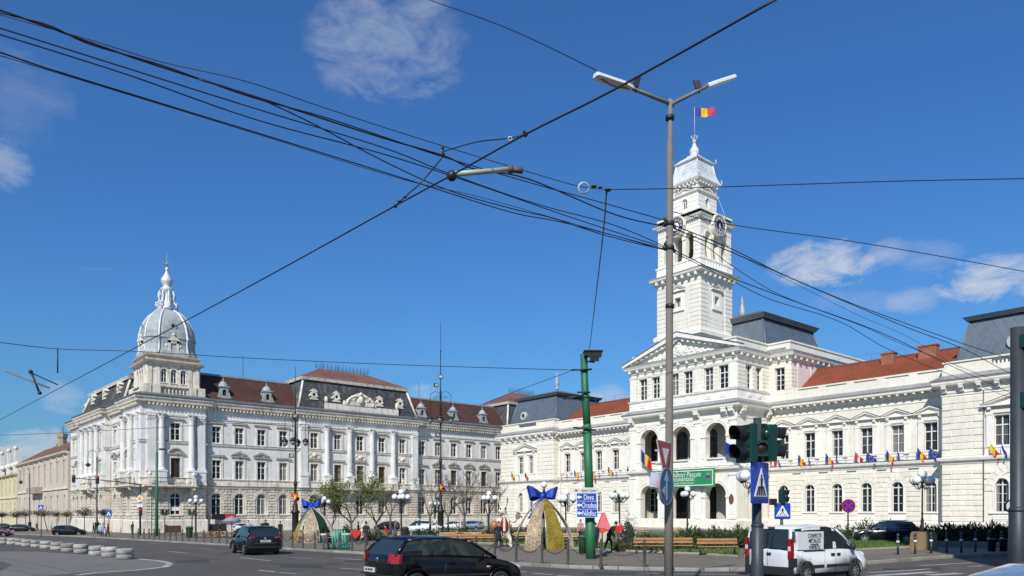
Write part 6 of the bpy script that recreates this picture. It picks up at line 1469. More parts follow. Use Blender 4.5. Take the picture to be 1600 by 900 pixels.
smallsign(64, 793, 100, 'blue sign above the clipped trees at the far left', 'c', 8, True)
for px_, py_, lab in ((257.5, 800, 'black backed signal right of the green lattice mast'), (300, 800, 'green backed signal before the palace corner lamp')):
 pp = gp(px_, 838); Y = depth(pp); T = thing('traffic_light', lab, 'traffic light', pp); k = Y/FPX; m = MB(); m.tube([(0, 0, 0), (0, 0, zat(py_, Y)-pp.z)], .07, 6); part(m, 'pole', darkp, T)
 c = Vector((0, 0, zat(py_, Y)-pp.z)); mt = sblack if px_ < 280 else sgreen
 for a in (TH, TH+pi): h = signal(T, c+Vector((cos(a), sin(a), 0))*3*k+Vector((0, 0, 2*k)), a, 2, 2.2*k, 3.6*k, 4.6*k, mt=mt)
bol = [(207, 843.3), (216, 843.6), (225, 844), (233, 844.4), (241, 844.8), (249, 845), (257.5, 845.4), (266, 846), (275, 846.6), (285, 847.4), (295, 848), (306.5, 848.8), (318.5, 849.7), (330.5, 850.4), (342.5, 851), (354.5, 851.7),
       (367, 852.8), (441, 858), (457, 858.6), (473.5, 859.4), (492, 860.5), (511, 861.9), (531, 862.8), (550, 864), (571, 865.3), (592, 866.6), (615, 868), (660, 871.5), (715, 876), (744, 877.8), (773, 880), (806.5, 882), (847, 884.8), (887.5, 887), (939, 890), (1007, 891)]
gb = 'iron bollards along the kerb'; gc = 'chains hanging between the kerb bollards'
def bollard_mesh():
 m = MB(); m.lathe((0, 0, 0), [(.10, 0), (.10, .06), (.06, .1), (.055, .62), (.075, .64), (.075, .7), (.055, .72), (.052, .95), (.07, .98), (.07, 1.02), (.04, 1.05), (.055, 1.1), (.03, 1.16), (0.005, 1.18)], 8); return m
bm0 = bollard_mesh().mesh('bollard', mat('bollard_iron', (.075, .065, .055), .6, .2, 5)); tops = []
near_lab = {(1007, 891): 'iron bollard at the right end of the chain, beside the concrete post', (939, 890): 'iron bollard just right of the green mast foot', (887.5, 887): 'iron bollard between the green mast and the bow arch', (847, 884.8): 'iron bollard in front of the golden ribbon arch', (806.5, 882): 'iron bollard just right of the black hatchback nose'}
def inst0(me, name, loc, rz=0.0, lab=None, cat=None, group=None, scale=None):
 o = bpy.data.objects.new(name, me); COL.objects.link(o); o.location = loc; o.rotation_euler = (0, 0, rz)
 if scale: o.scale = scale if isinstance(scale, tuple) else (scale,)*3
 return tag(o, lab, cat, group)
ORD = 'first second third fourth fifth sixth seventh eighth ninth tenth eleventh twelfth thirteenth fourteenth fifteenth sixteenth seventeenth eighteenth nineteenth twentieth'.split()
for i, (px_, py_) in enumerate(bol):
 q = gp(px_, py_); q.z = G(q.x, q.y)+.1 if px_ > 200 else q.z
 inst0(bm0, 'bollard', q, 0, near_lab.get((px_, py_), '%s bollard from the left in the chained row before the palace' % ORD[i] if px_ < 400 else '%s bollard counted rightward from the estate car in the chained row' % ORD[i-17]), 'bollard', gb); tops.append(q+Vector((0, 0, .9)))
lk = MB(); n = 10
for j in range(n): a = 2*pi*j/n;
for i in range(len(tops)-1):
 a, b = tops[i], tops[i+1]; L = (b-a).length
 if L > 5.5: continue
 m = MB(); sag = .42; N_ = max(8, int(L/.085)) if depth(a) < 60 else 8
 P = [a.lerp(b, t/N_)-Vector((0, 0, 4*sag*(t/N_)*(1-t/N_))) for t in range(N_+1)]
 if N_ > 8:
  for j in range(N_):
   d = (P[j+1]-P[j]); c = (P[j]+P[j+1])/2; dn = d.normalized(); s_ = dn.cross(Vector((0, 0, 1))).normalized(); u_ = s_.cross(dn)
   e = s_ if j % 2 else u_
   R4 = [c+dn*(.055*cos(t))+e*(.028*sin(t)) for t in [2*pi*q/6 for q in range(7)]]; m.tube(R4, .011, 3, False)
 else: m.tube(P, .022, 4)
 o = m.build('chain', chain_m, None, loc=a, fix=False)
 tag(o, ['iron chain from the bollard row to the green mast bollard', 'iron chain right of the green mast foot', 'last iron chain, ending at the bollard by the concrete post'][max(0, min(2, i-(len(tops)-4)))] if i > 31 else ('%s sagging chain counted rightward from the estate car' % ORD[i-16] if i > 15 else '%s sagging chain from the left before the palace' % ORD[i]), 'chain', gc)
bm2 = MB(); bm2.lathe((0, 0, 0), [(.055, 0), (.055, .62)], 10); bm2.lathe((0, 0, 0), [(.055, .72), (.055, .86), (.03, .87), (.03, .9), (.06, .93), (.07, .99), (.05, 1.06), (.01, 1.1)], 10); bmm2 = bm2.mesh('post', darkp)
bm3 = MB(); bm3.lathe((0, 0, 0), [(.075, .62), (.078, .64), (.078, .70), (.075, .72)], 10); bmm3 = bm3.mesh('white_band', whitep)
first = None
for i, (px_, py_) in enumerate([(1403, 870.5), (1430, 869.3), (1455, 868.2), (1479, 867.3), (1502, 867), (1524, 866), (1545, 864.8), (1565, 864), (1583, 863)]):
 q = gp(px_, py_); q.z += .1; T = thing('banded_bollard', 'dark bollard with white band, %s' % ['nearest the van, leftmost of its row', 'second from the left of its row, before the ochre pedestal', 'right of the pedestal in the sun', 'last fully sunlit one right of the pedestal', 'in shade, fifth along the row', 'in shade, sixth along the row', 'in shade, third from the edge post', 'in shade, second from the edge post', 'in shade, half behind the edge post'][i], 'bollard', q, 0, 'banded bollards at the corner')
 inst(bmm2, 'post', T, (0, 0, 0)); inst(bmm3, 'white_band', T, (0, 0, 0))
tm = MB(); prof = [(.24, .04), (.30, .0), (.42, .0), (.465, .05), (.475, .15), (.465, .25), (.42, .30), (.30, .30), (.24, .26)]
tm.lathe((0, 0, 0), prof, 20, False)
tyre = tm.mesh('tyre', mat('whitewashed_tyre', (.36, .345, .305), .85, .35, 3, .2, 25, blotch=.7, blotchcol=(.16, .16, .15), rand=.2))
ty = [(6, 849.5), (20, 850.8), (33, 852), (43, 853.8), (58, 855.2), (73, 857.2), (90, 859.5), (107, 862.2), (127, 864.4), (151, 868), (172, 870.5), (195, 874)]
for i, (px_, py_) in enumerate(ty):
 q = gp(px_, py_); q.z += .0
 T = thing('tyre_stack', ['%s stack of two whitewashed tyres in the row at the lower left' % w_ for w_ in ('leftmost', 'second', 'third', 'fourth', 'fifth', 'sixth', 'seventh', 'eighth', 'ninth', 'third from the right', 'second from the right', 'rightmost')][i], 'tyre stack', q, 0, 'whitewashed tyre stacks')
 for k in range(2): inst(tyre, 'tyre', T, (random.uniform(-.02, .02), random.uniform(-.02, .02), k*.31), random.random()*6)
def catmull(P, n=8):
 out = []
 for i in range(len(P)-1):
  a, b, c, d = P[max(i-1, 0)], P[i], P[i+1], P[min(i+2, len(P)-1)]
  for k in range(n):
   t = k/n; out.append(.5*((2*b)+(c-a)*t+(2*a-5*b+4*c-d)*t*t+(3*b-a-3*c+d)*t**3))
 out.append(P[-1]); return out
def wire(lab, pts, z0, z1, r=.012, cat='wire', grp='overhead wires'):
 P = []; n = len(pts)
 for i, (x, y) in enumerate(pts):
  z = z0+(z1-z0)*i/(n-1); P.append(pt(x, y, (z-EYE)*FPX/(HOR-y)))
 P = catmull(P, 6); m = MB(); m.tube(P, r, 5); o = m.build('overhead_wire', mat('wire_black', (.015, .015, .018), .5), None, loc=P[0], fix=False); tag(o, lab, cat, grp); return P
wire('long diagonal contact wire rising from lower left to the top edge', [(-40, 678), (0, 656), (300, 496), (617, 322), (704, 275), (821, 210), (960, 140), (1218, -4)], 6.6, 6.6, .011)
wire('thickest cable of the upper bundle from the upper left to the lamp post', [(-40, 4), (0, 16), (75, 42), (140, 66), (250, 104), (390, 148), (500, 184), (600, 216), (692, 243), (744, 265), (825, 279.5), (960, 335), (1045, 355)][:13], 9.0, 8.85, .014)
wire('second strand twisted along the thick upper bundle', [(-40, 8), (0, 20), (75, 39), (140, 69), (250, 101), (390, 151), (500, 181), (600, 214), (692, 245), (830, 286), (960, 322), (1045, 346)], 9.0, 8.85, .010)
wire('third thin strand beside the upper bundle, parting above it', [(0, 23), (140, 62), (250, 96), (380, 126), (500, 166), (600, 199), (692, 228), (820, 267), (905, 291), (955, 296)], 9.2, 8.2, .007)
wire('cable that leaves the bundle and drops towards the crossing point', [(310, 124), (390, 149), (430, 165), (500, 199), (600, 252), (700, 297), (800, 326), (864, 341), (950, 369), (1045, 392)], 8.9, 8.7, .011)
wire('upper of two parallel middle cables', [(-40, 34), (0, 44), (200, 107), (400, 170), (600, 231), (701, 271), (836, 318), (960, 352), (1045, 388)], 8.8, 8.7, .010)
wire('lower of two parallel middle cables', [(-40, 44), (0, 54), (200, 117), (400, 187), (600, 241), (735, 285), (864, 330), (960, 362), (1045, 389)], 8.7, 8.7, .010)
wire('lowest cable from the left edge to the lamp post', [(-40, 74), (0, 82), (100, 115), (400, 207), (625, 277), (675, 293), (800, 332), (890, 350), (1045, 391)], 8.5, 8.7, .011)
wire('thin twin of the lowest left cable', [(-40, 80), (0, 87), (100, 117), (400, 209), (625, 279), (750, 308), (880, 345), (1045, 393)], 8.5, 8.7, .006)
wire('topmost cable right of the lamp post, sloping to the right edge', [(1048, 350), (1143, 389), (1228, 431), (1349, 481), (1502, 536), (1580, 561), (1640, 580)], 8.85, 8.2, .012)
wire('second cable right of the lamp post', [(1048, 355), (1143, 394), (1278, 453), (1413, 510), (1505, 545), (1576, 582), (1640, 606)], 8.8, 8.0, .012)
wire('third cable right of the lamp post, crossing the red roof', [(1048, 362), (1100, 383), (1146, 417), (1224, 463), (1349, 510), (1420, 542), (1570, 600), (1640, 628)], 8.8, 8.0, .008)
wire('fourth cable right of the lamp post', [(1048, 388), (1100, 414), (1146, 435), (1242, 471), (1377, 520), (1491, 574), (1580, 614), (1640, 640)], 8.7, 8.0, .012)
wire('lowest cable right of the lamp post, passing before the tower foot', [(1048, 392), (1146, 440), (1207, 469), (1313, 503), (1406, 554), (1569, 618), (1640, 646)], 8.7, 7.8, .010)
wire('thin faint cable between the clouds and the hall roof', [(1143, 393), (1250, 447), (1340, 492), (1420, 527), (1500, 575)], 8.7, 7.8, .005)
wire('thin level wire from the cable coil to the right edge', [(955, 296), (1045, 294.5), (1200, 289.5), (1400, 283), (1600, 279), (1660, 277)], 8.2, 8.4, .009)
wire('thin sloping wire right of the clock tower', [(1048, 330), (1148, 352), (1350, 380), (1600, 424), (1660, 436)], 9.2, 8.2, .009)
wire('thin wire from the top edge to the left lamp head', [(640, -12), (672, 0), (800, 47), (932, 110)], 12.5, 11.2, .009)
wire('near vertical wire from the coil down to the green mast', [(948, 298), (944, 350), (935, 430), (921, 546)], 8.2, 10.3, .018)
wire('low thin wire crossing the left half towards the green mast', [(-40, 532), (0, 535), (90, 545), (213, 549), (400, 560), (640, 570.5), (905, 578.5)], 10.2, 10.0, .018)
wire('faint low wire at the far left before the palace', [(-40, 682), (0, 680), (105, 676), (250, 668), (400, 661), (560, 668)], 8.2, 8.2, .015)
wire('short wire running left from the green mast over the wing roof', [(760, 629), (820, 606), (895, 579)], 9.5, 10.2, .016)
wire('stay wire from the hanger to the contact wire, upper right', [(692, 237), (745, 222), (797, 216), (821, 210)], 7.6, 6.7, .008)
wire('stay wire from the hanger down to the contact wire, lower left', [(692, 245), (660, 283), (637, 304), (617, 322)], 7.6, 6.7, .010)
def fitting(nm, lab, parts_):
 T = None
 for px_, py_, z, r, kind in parts_:
  Y = (z-EYE)*FPX/(HOR-py_); c = pt(px_, py_, Y)
  if T is None: T = thing(nm, lab, 'wire fitting', c); T0 = c
  k = Y/FPX; c = c-T0; m = MB()
  if kind == 'b': m.ball(tuple(c), r*k, 8, 6)
  if kind == 'l': m.ball(tuple(c), r*k, 8, 6, (1.6, 1.6, .7))
  if kind == 'o': m.tube([c+Rc*r*k*cos(t)+Vector((0, 0, r*k*sin(t))) for t in [2*pi*q/14 for q in range(15)]], .7*k, 5)
  if kind == 'v': m.tube([c+Vector((0, 0, r*k)), c-Vector((0, 0, r*k))], 1.3*k, 6)
  part(m, 'clamp' if kind != 'o' else 'ring', iron if kind != 'o' else silver, T)
 return T
fitting('wire_hanger', 'black hanger where the stay wires meet the upper bundle', [(692, 231, 7.6, 2.6, 'b'), (692.5, 237, 7.6, 5, 'v'), (692, 242, 7.6, 3.6, 'b')])
fitting('wire_clamp', 'black clamp at the upper right on the contact wire', [(821, 210, 6.7, 4.2, 'b'), (819, 206, 6.7, 2.5, 'b'), (797, 216.5, 6.9, 3, 'o')])
fitting('wire_clamp', 'black clamp at the lower left on the contact wire', [(618, 322, 6.7, 3, 'b'), (625, 315, 6.7, 2.6, 'l'), (633, 308, 6.8, 2, 'l')])
fitting('cable_coil', 'pale ring of spare cable hanging by the level wire', [(912, 293.5, 8.2, 9, 'o'), (912.5, 293, 8.2, 8, 'o'), (928, 291.5, 8.2, 3, 'l'), (938, 293, 8.2, 2.2, 'l'), (950, 297, 8.2, 3.4, 'l')])
ins = mat('pale_insulator', (.42, .44, .34), .5, .1)
Y0 = (6.8-EYE)*FPX/(HOR-273); Y1 = Y0*1.04; a, b = pt(706, 272.5, Y0), pt(798, 264.5, Y1); m = MB(); m.tube([Vector(), b-a], .035, 8); T = thing('insulator_rod', 'pale green insulator rod between contact wire and cable', 'wire fitting', a); part(m, 'rod', ins, T)
m = MB(); m.ball((0, 0, -.02), .07, 8, 6); part(m, 'end_fitting', iron, T); m = MB(); m.ball(tuple(b-a), .06, 8, 6); m.tube([b-a, pt(817, 267, Y1)-a], .045, 6); part(m, 'clamp', mat('brown_clamp', (.10, .07, .05), .6), T)
Y0 = 34; a, b = pt(8, 580, Y0), pt(77, 606, Y0); m = MB(); m.tube([Vector(), (b-a)], .035, 8); T = thing('insulator_rod', 'thin insulator rod on the contact wire at the far left', 'wire fitting', a); part(m, 'rod', mat('olive_insulator', (.16, .17, .11), .6, .1), T)
m = MB(); m.tube([pt(48, 580, Y0)-a, pt(62, 615, Y0)-a], .05, 5); m.tube([pt(50, 583, Y0)-a, pt(90, 601, Y0)-a], .03, 5); m.ball(tuple(pt(48, 581, Y0)-a), .10, 8, 6); m.ball(tuple(pt(62, 614, Y0)-a), .09, 8, 6); m.tube([pt(90, 544, Y0)-a, pt(90, 583, Y0)-a], .03, 5); part(m, 'hanger', iron, T)
blackpaint = mat('black_car_paint', (.005, .005, .006), .22, .03, 2, coat=.35, spec=.35)
petrol = mat('dark_green_blue_paint', (.005, .010, .010), .22, .03, 2, coat=.5)
navy = mat('navy_car_paint', (.006, .008, .02), .2, .03, 2, coat=1.0)
vwhite = mat('white_van_paint', (.72, .73, .74), .3, .04, 2, coat=.6, streak=.12)
silverp = mat('pale_silver_blue_paint', (.30, .38, .46), .25, .04, 2, coat=.8, metal=.4)
redcar = mat('dark_red_paint', (.12, .006, .008), .25, .03, coat=1)
carglass = mat('car_glass', (.022, .03, .03), .05, .1, 1.0, spec=.8)
trimb = mat('black_plastic_trim', (.02, .021, .023), .6, .1)
rubber = mat('tyre_rubber', (.02, .02, .02), .85, .1, 6)
alloy = mat('alloy_rim', (.42, .42, .44), .35, .1, metal=.7)
rustrim = mat('brown_steel_rim', (.10, .07, .05), .6, .2)
tail = mat('tail_light_red', (.30, .006, .010), .18, .35, 14, coat=.6); head_ = mat('headlight_glass', (.6, .62, .65), .12, .05, coat=.5)
chrome = mat('chrome', (.7, .7, .72), .15, .0, metal=1.0); platew = mat('number_plate_white', (.62, .62, .56), .5, .05)
TW = .30
def car(nm, label, cat, loc, rz, P, group=None):
 """x forward, y left; P: side outline tables. body = slices of the side outline with rounded edges"""
 T = thing(nm, label, cat, loc, rz, group); L, W, H = P['L'], P['W'], P['H']; hw = W/2; wr = P.get('wr', .31); xr, xf = P['ax']   # axle x positions measured from the rear bumper
 top, gl = P['top'], P['glass']                   # [(x, z)] body top line from rear to front ; greenhouse polygon base/roof
 zs = P.get('sill', .22); n = 10; arch = wr+.07
 def arc_(xc): return [(xc+arch*cos(pi-pi*k/n), max(zs, wr+arch*sin(pi-pi*k/n)-.0)) for k in range(n+1)]
 out = [(.06, zs+.08)]+arc_(xr)+arc_(xf)+[(L-.10, zs), (L-.02, zs+.12)]+[(x, z) for x, z in reversed(top)]+[(.0, top[0][1]-.1), (.0, zs+.3)]
 sl = [(0, 0, 0), (hw*.55, .004, .0), (hw*.82, .03, .012), (hw*.94, .09, .035), (hw, .18, .07)]
 xm = L/2; m = MB(); R = []
 ys = [(-y, e, d) for y, e, d in sl[::-1]]+[(y, e, d) for y, e, d in sl[1:]]
 for y, e, d in ys:
  row = []
  for x, z in out:
   end = max(0, abs(x-xm)/xm-.72)/.28; xx = x-(1 if x > xm else -1)*e*1.1*end; zt = d if z > .62*top[len(top)//2][1] else 0
   row.append(m.V(xx, y, z-zt))
  R.append(row)
 st = len(m.f)
 for a, b in zip(R, R[1:]):
  for k in range(len(out)): j = (k+1) % len(out); m.idx((a[k], a[j], b[j], b[k]))
 for row, sg in ((R[0], 1), (R[-1], -1)):
  mid = [m.v[i] for i in row]; lo = list(range(0, 2*n+5)); hi = list(range(2*n+5, len(out)))
  hi = hi[::-1]
  i = j = 0
  while i < len(lo)-1 or j < len(hi)-1:
   if i == len(lo)-1: adv = 1
   elif j == len(hi)-1: adv = 0
   else: adv = 0 if out[lo[i+1]][0] < out[hi[j+1]][0] else 1
   if adv == 0: m.idx((row[lo[i]], row[lo[i+1]], row[hi[j]])); i += 1
   else: m.idx((row[lo[i]], row[hi[j+1]], row[hi[j]])); j += 1
 body = part(m, 'body', P['paint'], T, True)
 try: body.data.polygons.foreach_set('use_smooth', [True]*len(body.data.polygons));
 except Exception: pass
 m = MB(); m.box(.25, L-.25, -hw+.2, hw-.2, .16, .7); m.box(xr-.5, xf+.5, -hw+.12, hw-.12, .2, .34); part(m, 'underbody', trimb, T)
 gb, gt = gl                                     # lists of (x, z) along base and roof, same length
 tw = P.get('tumble', .80)
 m = MB(); A = []
 for (x0, z0), (x1, z1) in zip(gb, gt):
  A.append(([m.V(x0, s*hw*.93, z0) for s in (-1, 1)], [m.V(x0*.3+x1*.7, s*hw*(.93*.35+tw*.65), z0*.3+z1*.7) for s in (-1, 1)], [m.V(x1, s*hw*tw*.96, z1-.02) for s in (-1, 1)], [m.V(x1, s*hw*tw*.8, z1+.015) for s in (-1, 1)], m.V(x1, 0, z1+.04)))
 rf = MB(); rf.v = list(m.v)
 def quadset(mm, kinds):
  for a, b in zip(A, A[1:]):
   for s in (0, 1):
    if 'g' in kinds: mm.idx((a[0][s], b[0][s], b[1][s], a[1][s])); mm.idx((a[1][s], b[1][s], b[2][s], a[2][s]))
    if 'r' in kinds: mm.idx((a[2][s], b[2][s], b[3][s], a[3][s])); mm.idx((a[3][s], b[3][s], b[4], a[4]))
  for e in (A[0], A[-1]):
   if 'g' in kinds:
    mm.idx((e[0][0], e[0][1], e[1][1], e[1][0])); mm.idx((e[1][0], e[1][1], e[2][1], e[2][0]))
   if 'r' in kinds: mm.idx((e[2][0], e[2][1], e[3][1], e[4], e[3][0]))
 quadset(m, 'g'); g = part(m, 'windows', carglass, T)
 quadset(rf, 'r'); part(rf, 'roof', P['paint'], T, True)
 pil = MB()
 def side_pt(x, t, s, o=.012):                   # point on the glass side at fraction t of the height
  for k in range(len(gb)-1):
   (a0, za), (b0, zb) = gb[k], gb[k+1]; (a1, zc), (b1, zd) = gt[k], gt[k+1]; xa, xb = a0+(a1-a0)*t, b0+(b1-b0)*t
   if xa-1e-4 <= x <= xb+1e-4:
    f = (x-xa)/max(1e-6, xb-xa); z0 = za+(zb-za)*f; z1 = zc+(zd-zc)*f; break
  else: z0, z1 = gb[0][1], gt[0][1]
  return Vector((x, s*(hw*(.93+(tw*.96-.93)*t)+o), z0+(z1-.02-z0)*t))
 for s in (-1, 1):
  for x0, x1, w0, w1 in P['pillars']:
   q = [side_pt(x0-w0/2, 0, s), side_pt(x0+w0/2, 0, s), side_pt(x1+w1/2, 1, s), side_pt(x1-w1/2, 1, s)]; i = [pil.V(*v) for v in q]+[pil.V(v.x, v.y-s*.05, v.z) for v in q]
   pil.idx(i[:4]); [pil.idx((i[k], i[(k+1) % 4], i[4+(k+1) % 4], i[4+k])) for k in range(4)]
  e = [(A[0], 0), (A[-1], -1)]
  for aa, _ in e:
   p0, p1, p2 = (Vector(m.v[aa[k][0 if s < 0 else 1]]) for k in (0, 1, 2)); pil.tube([p0, p1, p2], [.045, .04, .04], 5)
 pil.tube([Vector(m.v[a[2][0]]) for a in A], .022, 4); pil.tube([Vector(m.v[a[2][1]]) for a in A], .022, 4)
 part(pil, 'pillars', P.get('pillarmat', P['paint']), T)
 for x in (xr, xf):
  for s in (-1, 1):
   y = s*(hw-.10); f2 = MB(); A2 = []
   for r_, dy in ((wr*.62, .08), (wr*.66, .11), (wr*.95, .10), (wr, .06), (wr, -.08), (wr*.6, -.1)):
    A2.append([f2.V(x+r_*cos(2*pi*k/24), y+s*dy, wr+r_*sin(2*pi*k/24)) for k in range(24)])
   for a, b in zip(A2, A2[1:]):
    for k in range(24): f2.idx((a[k], a[(k+1) % 24], b[(k+1) % 24], b[k]))
   w_ = part(f2, 'wheel', rubber, T, True)
   f3 = MB(); yy = y+s*.085
   c0 = [f3.V(x+wr*.64*cos(2*pi*k/24), yy-s*.05, wr+wr*.64*sin(2*pi*k/24)) for k in range(24)]; f3.idx(c0)
   part(f3, 'wheel_disc', trimb, w_)
   f3 = MB(); ns = P.get('spokes', 5)
   for k in range(ns):
    a = 2*pi*k/ns+.3
    for da in ((-.13, .13) if P.get('twin') else (0,)):
     aa = a+da; c_, s_ = cos(aa), sin(aa); wd = wr*(.09 if P.get('twin') else .13)
     q = [(wr*.12, -wd), (wr*.66, -wd*.75), (wr*.66, wd*.75), (wr*.12, wd)]; i = [f3.V(x+u_*c_-v_*s_, yy+s*.005, wr+u_*s_+v_*c_) for u_, v_ in q]; f3.idx(i)
   rr = [[f3.V(x+r_*cos(2*pi*k/24), yy+s*dy, wr+r_*sin(2*pi*k/24)) for k in range(24)] for r_, dy in ((wr*.58, .01), (wr*.67, .015))]
   for k in range(24): f3.idx((rr[0][k], rr[0][(k+1) % 24], rr[1][(k+1) % 24], rr[1][k]))
   f3.ball((x, yy, wr), wr*.14, 8, 5, (1, .3, 1)); part(f3, 'rim', P.get('rimmat', alloy), w_)
   f4 = MB()                               # arch lip
   pts = [(x+(arch+.015)*cos(pi-pi*k/12), s*(hw+.004), max(zs, wr+(arch+.015)*sin(pi-pi*k/12))) for k in range(13)]; f4.tube(pts, .022, 5); part(f4, 'wheel_arch', P.get('archmat', P['paint']), T)
 for q in P.get('boxes', []):                     # (name, material, x0,x1,y0,y1,z0,z1, mirror)
  for s in ((1, -1) if q[8] else (1,)):
   mm = MB(); y0, y1 = sorted((q[4]*s, q[5]*s)); mm.box(q[2], q[3], y0, y1, q[6], q[7]); part(mm, q[0], q[1], T)
 for q in P.get('blobs', []):                     # (name, material, x,y,z, rx,ry,rz, mirror)
  for s in ((1, -1) if q[8] else (1,)):
   mm = MB(); mm.ball((q[2], q[3]*s, q[4]), 1, 12, 8, (q[5], q[6], q[7])); part(mm, q[0], q[1], T)
 return T
def seams(T, hw, lines, z0=.3):
 m = MB()
 for pts in lines:
  for s in (-1, 1): m.tube([(x, s*(hw+.001), z) for x, z in pts], .006, 3)
 part(m, 'door_gaps', sblack, T)['kind'] = 'stuff'
def lightcorner(T, hw, s, z0, z1, mt=None):
 P = [(-.03, hw-.24), (-.005, hw-.14), (.05, hw-.04), (.12, hw+.012), (.19, hw+.014), (.22, hw-.12), (.15, hw-.24)]; m = MB(); a = [m.V(x, y*s, z0) for x, y in P]; b = [m.V(x+.02, y*s, z1) for x, y in P]; m.idx(a[::-1]); m.idx(b)
 for k in range(len(P)): j = (k+1) % len(P); m.idx((a[k], a[j], b[j], b[k]))
 m.box(-.044, -.036, min(s*(hw-.22), s*(hw-.15)), max(s*(hw-.22), s*(hw-.15)), z0+.02, z0+.05)
 part(m, 'tail_light', mt or tail, T)
def hatch(L=3.9, W=1.65, H=1.42, paint=blackpaint, **k):
 hw = W/2
 P = dict(L=L, W=W, H=H, wr=.30, ax=(.62, 3.08), paint=paint, top=[(.0, .88), (.05, .99), (.5, 1.02), (1.4, 1.01), (2.55, .97), (2.75, .97), (3.3, .88), (3.7, .75), (3.86, .6)],
             glass=([(.07, .97), (.9, 1.0), (1.9, .99), (2.95, .93)], [(.42, 1.36), (.95, 1.41), (1.6, 1.42), (2.12, 1.37)]),
             pillars=[(.50, .62, .55, .40), (1.42, 1.45, .13, .10), (2.85, 2.1, .07, .07), (1.05, 1.08, .03, .03)], spokes=7,
             boxes=[('number_plate', platew, -.035, .0, -.0+.08, .58, .56, .67, False), ('rear_bumper_strip', trimb, -.045, .3, -hw*.93, hw*.93, .50, .53, False), ('rear_wiper', sblack, .10, .14, .05, .5, .97, .99, False),
     ('side_rub_strip', trimb, .95, 2.7, hw-.005, hw+.015, .50, .55, True), ('door_handle', blackpaint, 1.5, 1.68, hw, hw+.03, .80, .83, True), ('side_marker', head_, 2.62, 2.72, hw-.005, hw+.012, .70, .735, True)],
             blobs=[('rear_badge', chrome, .0, 0, .88, .02, .055, .055, False), ('headlight', head_, 3.66, hw-.20, .66, .17, .16, .10, True), ('mirror', blackpaint, 2.5, hw+.07, .97, .07, .10, .08, True)])
 P.update(k); return P
def carloc(px, Y, u0=0): return at(px, Y)
def place(px, Y, phi, back=0, side=0):
 """world position of the rear axle centre line origin so that the rear right corner sits at (px, Y); phi measured from camera right"""
 c = at(px, Y); a = TH+phi; return Vector((c.x, c.y, 0)), a
def carat(px, Y, phi, P, corner='r', **k):
 c, a = place(px, Y, phi); hw = P['W']/2; n = Vector((-sin(a), cos(a), 0)); o = c+n*hw*(1 if corner == 'r' else -1); d = Vector((cos(a), sin(a), 0)); mid = o+d*P['L']/2
 g0, g1 = o+d*P['ax'][0], o+d*P['ax'][1]; z0, z1 = G(g0.x, g0.y), G(g1.x, g1.y); o.z = z0-(z1-z0)*P['ax'][0]/(P['ax'][1]-P['ax'][0])
 T = car(k['nm'], k['label'], k['cat'], o, a, P, k.get('group')); T.rotation_euler = (0, -atan2(z1-z0, P['ax'][1]-P['ax'][0]), a)
 if k.get('group') and P['W'] < 1.7: [lightcorner(T, P['W']/2, s_, .80, 1.0) for s_ in (-1, 1)]
 return T
P = hatch(); T = carat(614, 16.9, radians(38), P, nm='parked_hatchback' if 0 else 'hatchback_car', label='black three door hatchback car in the near foreground, cut by the bottom edge', cat='car')
seams(T, .825, [[(1.42, .90), (1.38, .45), (1.42, .26)], [(2.75, .90), (2.72, .6), (2.68, .26)]])
m = MB(); m.box(-.04, -.035, .02, .06, .515, .595);
for s_ in (-1, 1): lightcorner(T, .825, s_, .80, 1.02)
text('AR 48 KMP', .085, sblack, T, (-.040, .33, .615), (pi/2, 0, -pi/2), 'plate_lettering', .95)
for x, y, z, r_ in ((1.75, .35, 1.10, .13), (1.75, -.33, 1.08, .12)):
 pass
Wv = 1.80; hv = Wv/2
P = dict(L=4.16, W=Wv, H=1.82, wr=.30, ax=(.78, 3.36), paint=vwhite, sill=.24, tumble=.90, spokes=7, rimmat=alloy, archmat=trimb,
         top=[(.0, 1.02), (.02, 1.08), (1.0, 1.08), (2.6, 1.08), (3.0, 1.06), (3.25, 1.05), (3.75, .93), (4.05, .74), (4.12, .6)],
         glass=([(.02, 1.06), (1.0, 1.07), (2.2, 1.07), (3.4, 1.0)], [(.14, 1.74), (1.0, 1.80), (1.9, 1.82), (2.42, 1.72)]),
         pillars=[(.16, .20, .30, .20), (1.12, 1.12, .95, .95), (2.3, 2.26, .16, .14), (3.32, 2.42, .10, .08)], pillarmat=vwhite,
         boxes=[('rear_bumper', trimb, -.05, .5, -hv*.97, hv*.97, .26, .52, False), ('side_moulding', trimb, 1.0, 1.65, hv-.005, hv+.02, .46, .56, True), ('side_moulding', trimb, 1.8, 3.0, hv-.005, hv+.02, .46, .56, True),
    ('door_handle', trimb, 2.02, 2.2, hv, hv+.03, .84, .92, True), ('door_handle', trimb, 2.34, 2.5, hv, hv+.03, .84, .92, True), ('rear_handle', trimb, -.03, .0, -.14, .02, .88, .96, False),
    ('slide_rail', trimb, .62, 1.7, hv-.005, hv+.012, 1.0, 1.03, True), ('number_plate', platew, -.03, .0, .12, .62, .56, .68, False), ('front_bumper', trimb, 3.98, 4.2, -hv*.85, hv*.85, .26, .52, False),
    ('roof_light', tail, .06, .12, -.2, .05, 1.76, 1.79, False), ('tail_light', tail, -.01, .13, hv-.12, hv+.012, .80, 1.42, True), ('light_trim', trimb, .0, .30, hv-.10, hv+.006, .52, .80, True), ('lamp_reflector', head_, -.014, -.008, hv-.11, hv-.01, 1.04, 1.18, True)],
         blobs=[('headlight', head_, 3.92, hv-.22, .78, .16, .16, .15, True), ('mirror', trimb, 3.05, hv+.10, 1.12, .09, .10, .13, True), ('rear_badge', chrome, -.01, .3, .93, .015, .05, .05, False)])
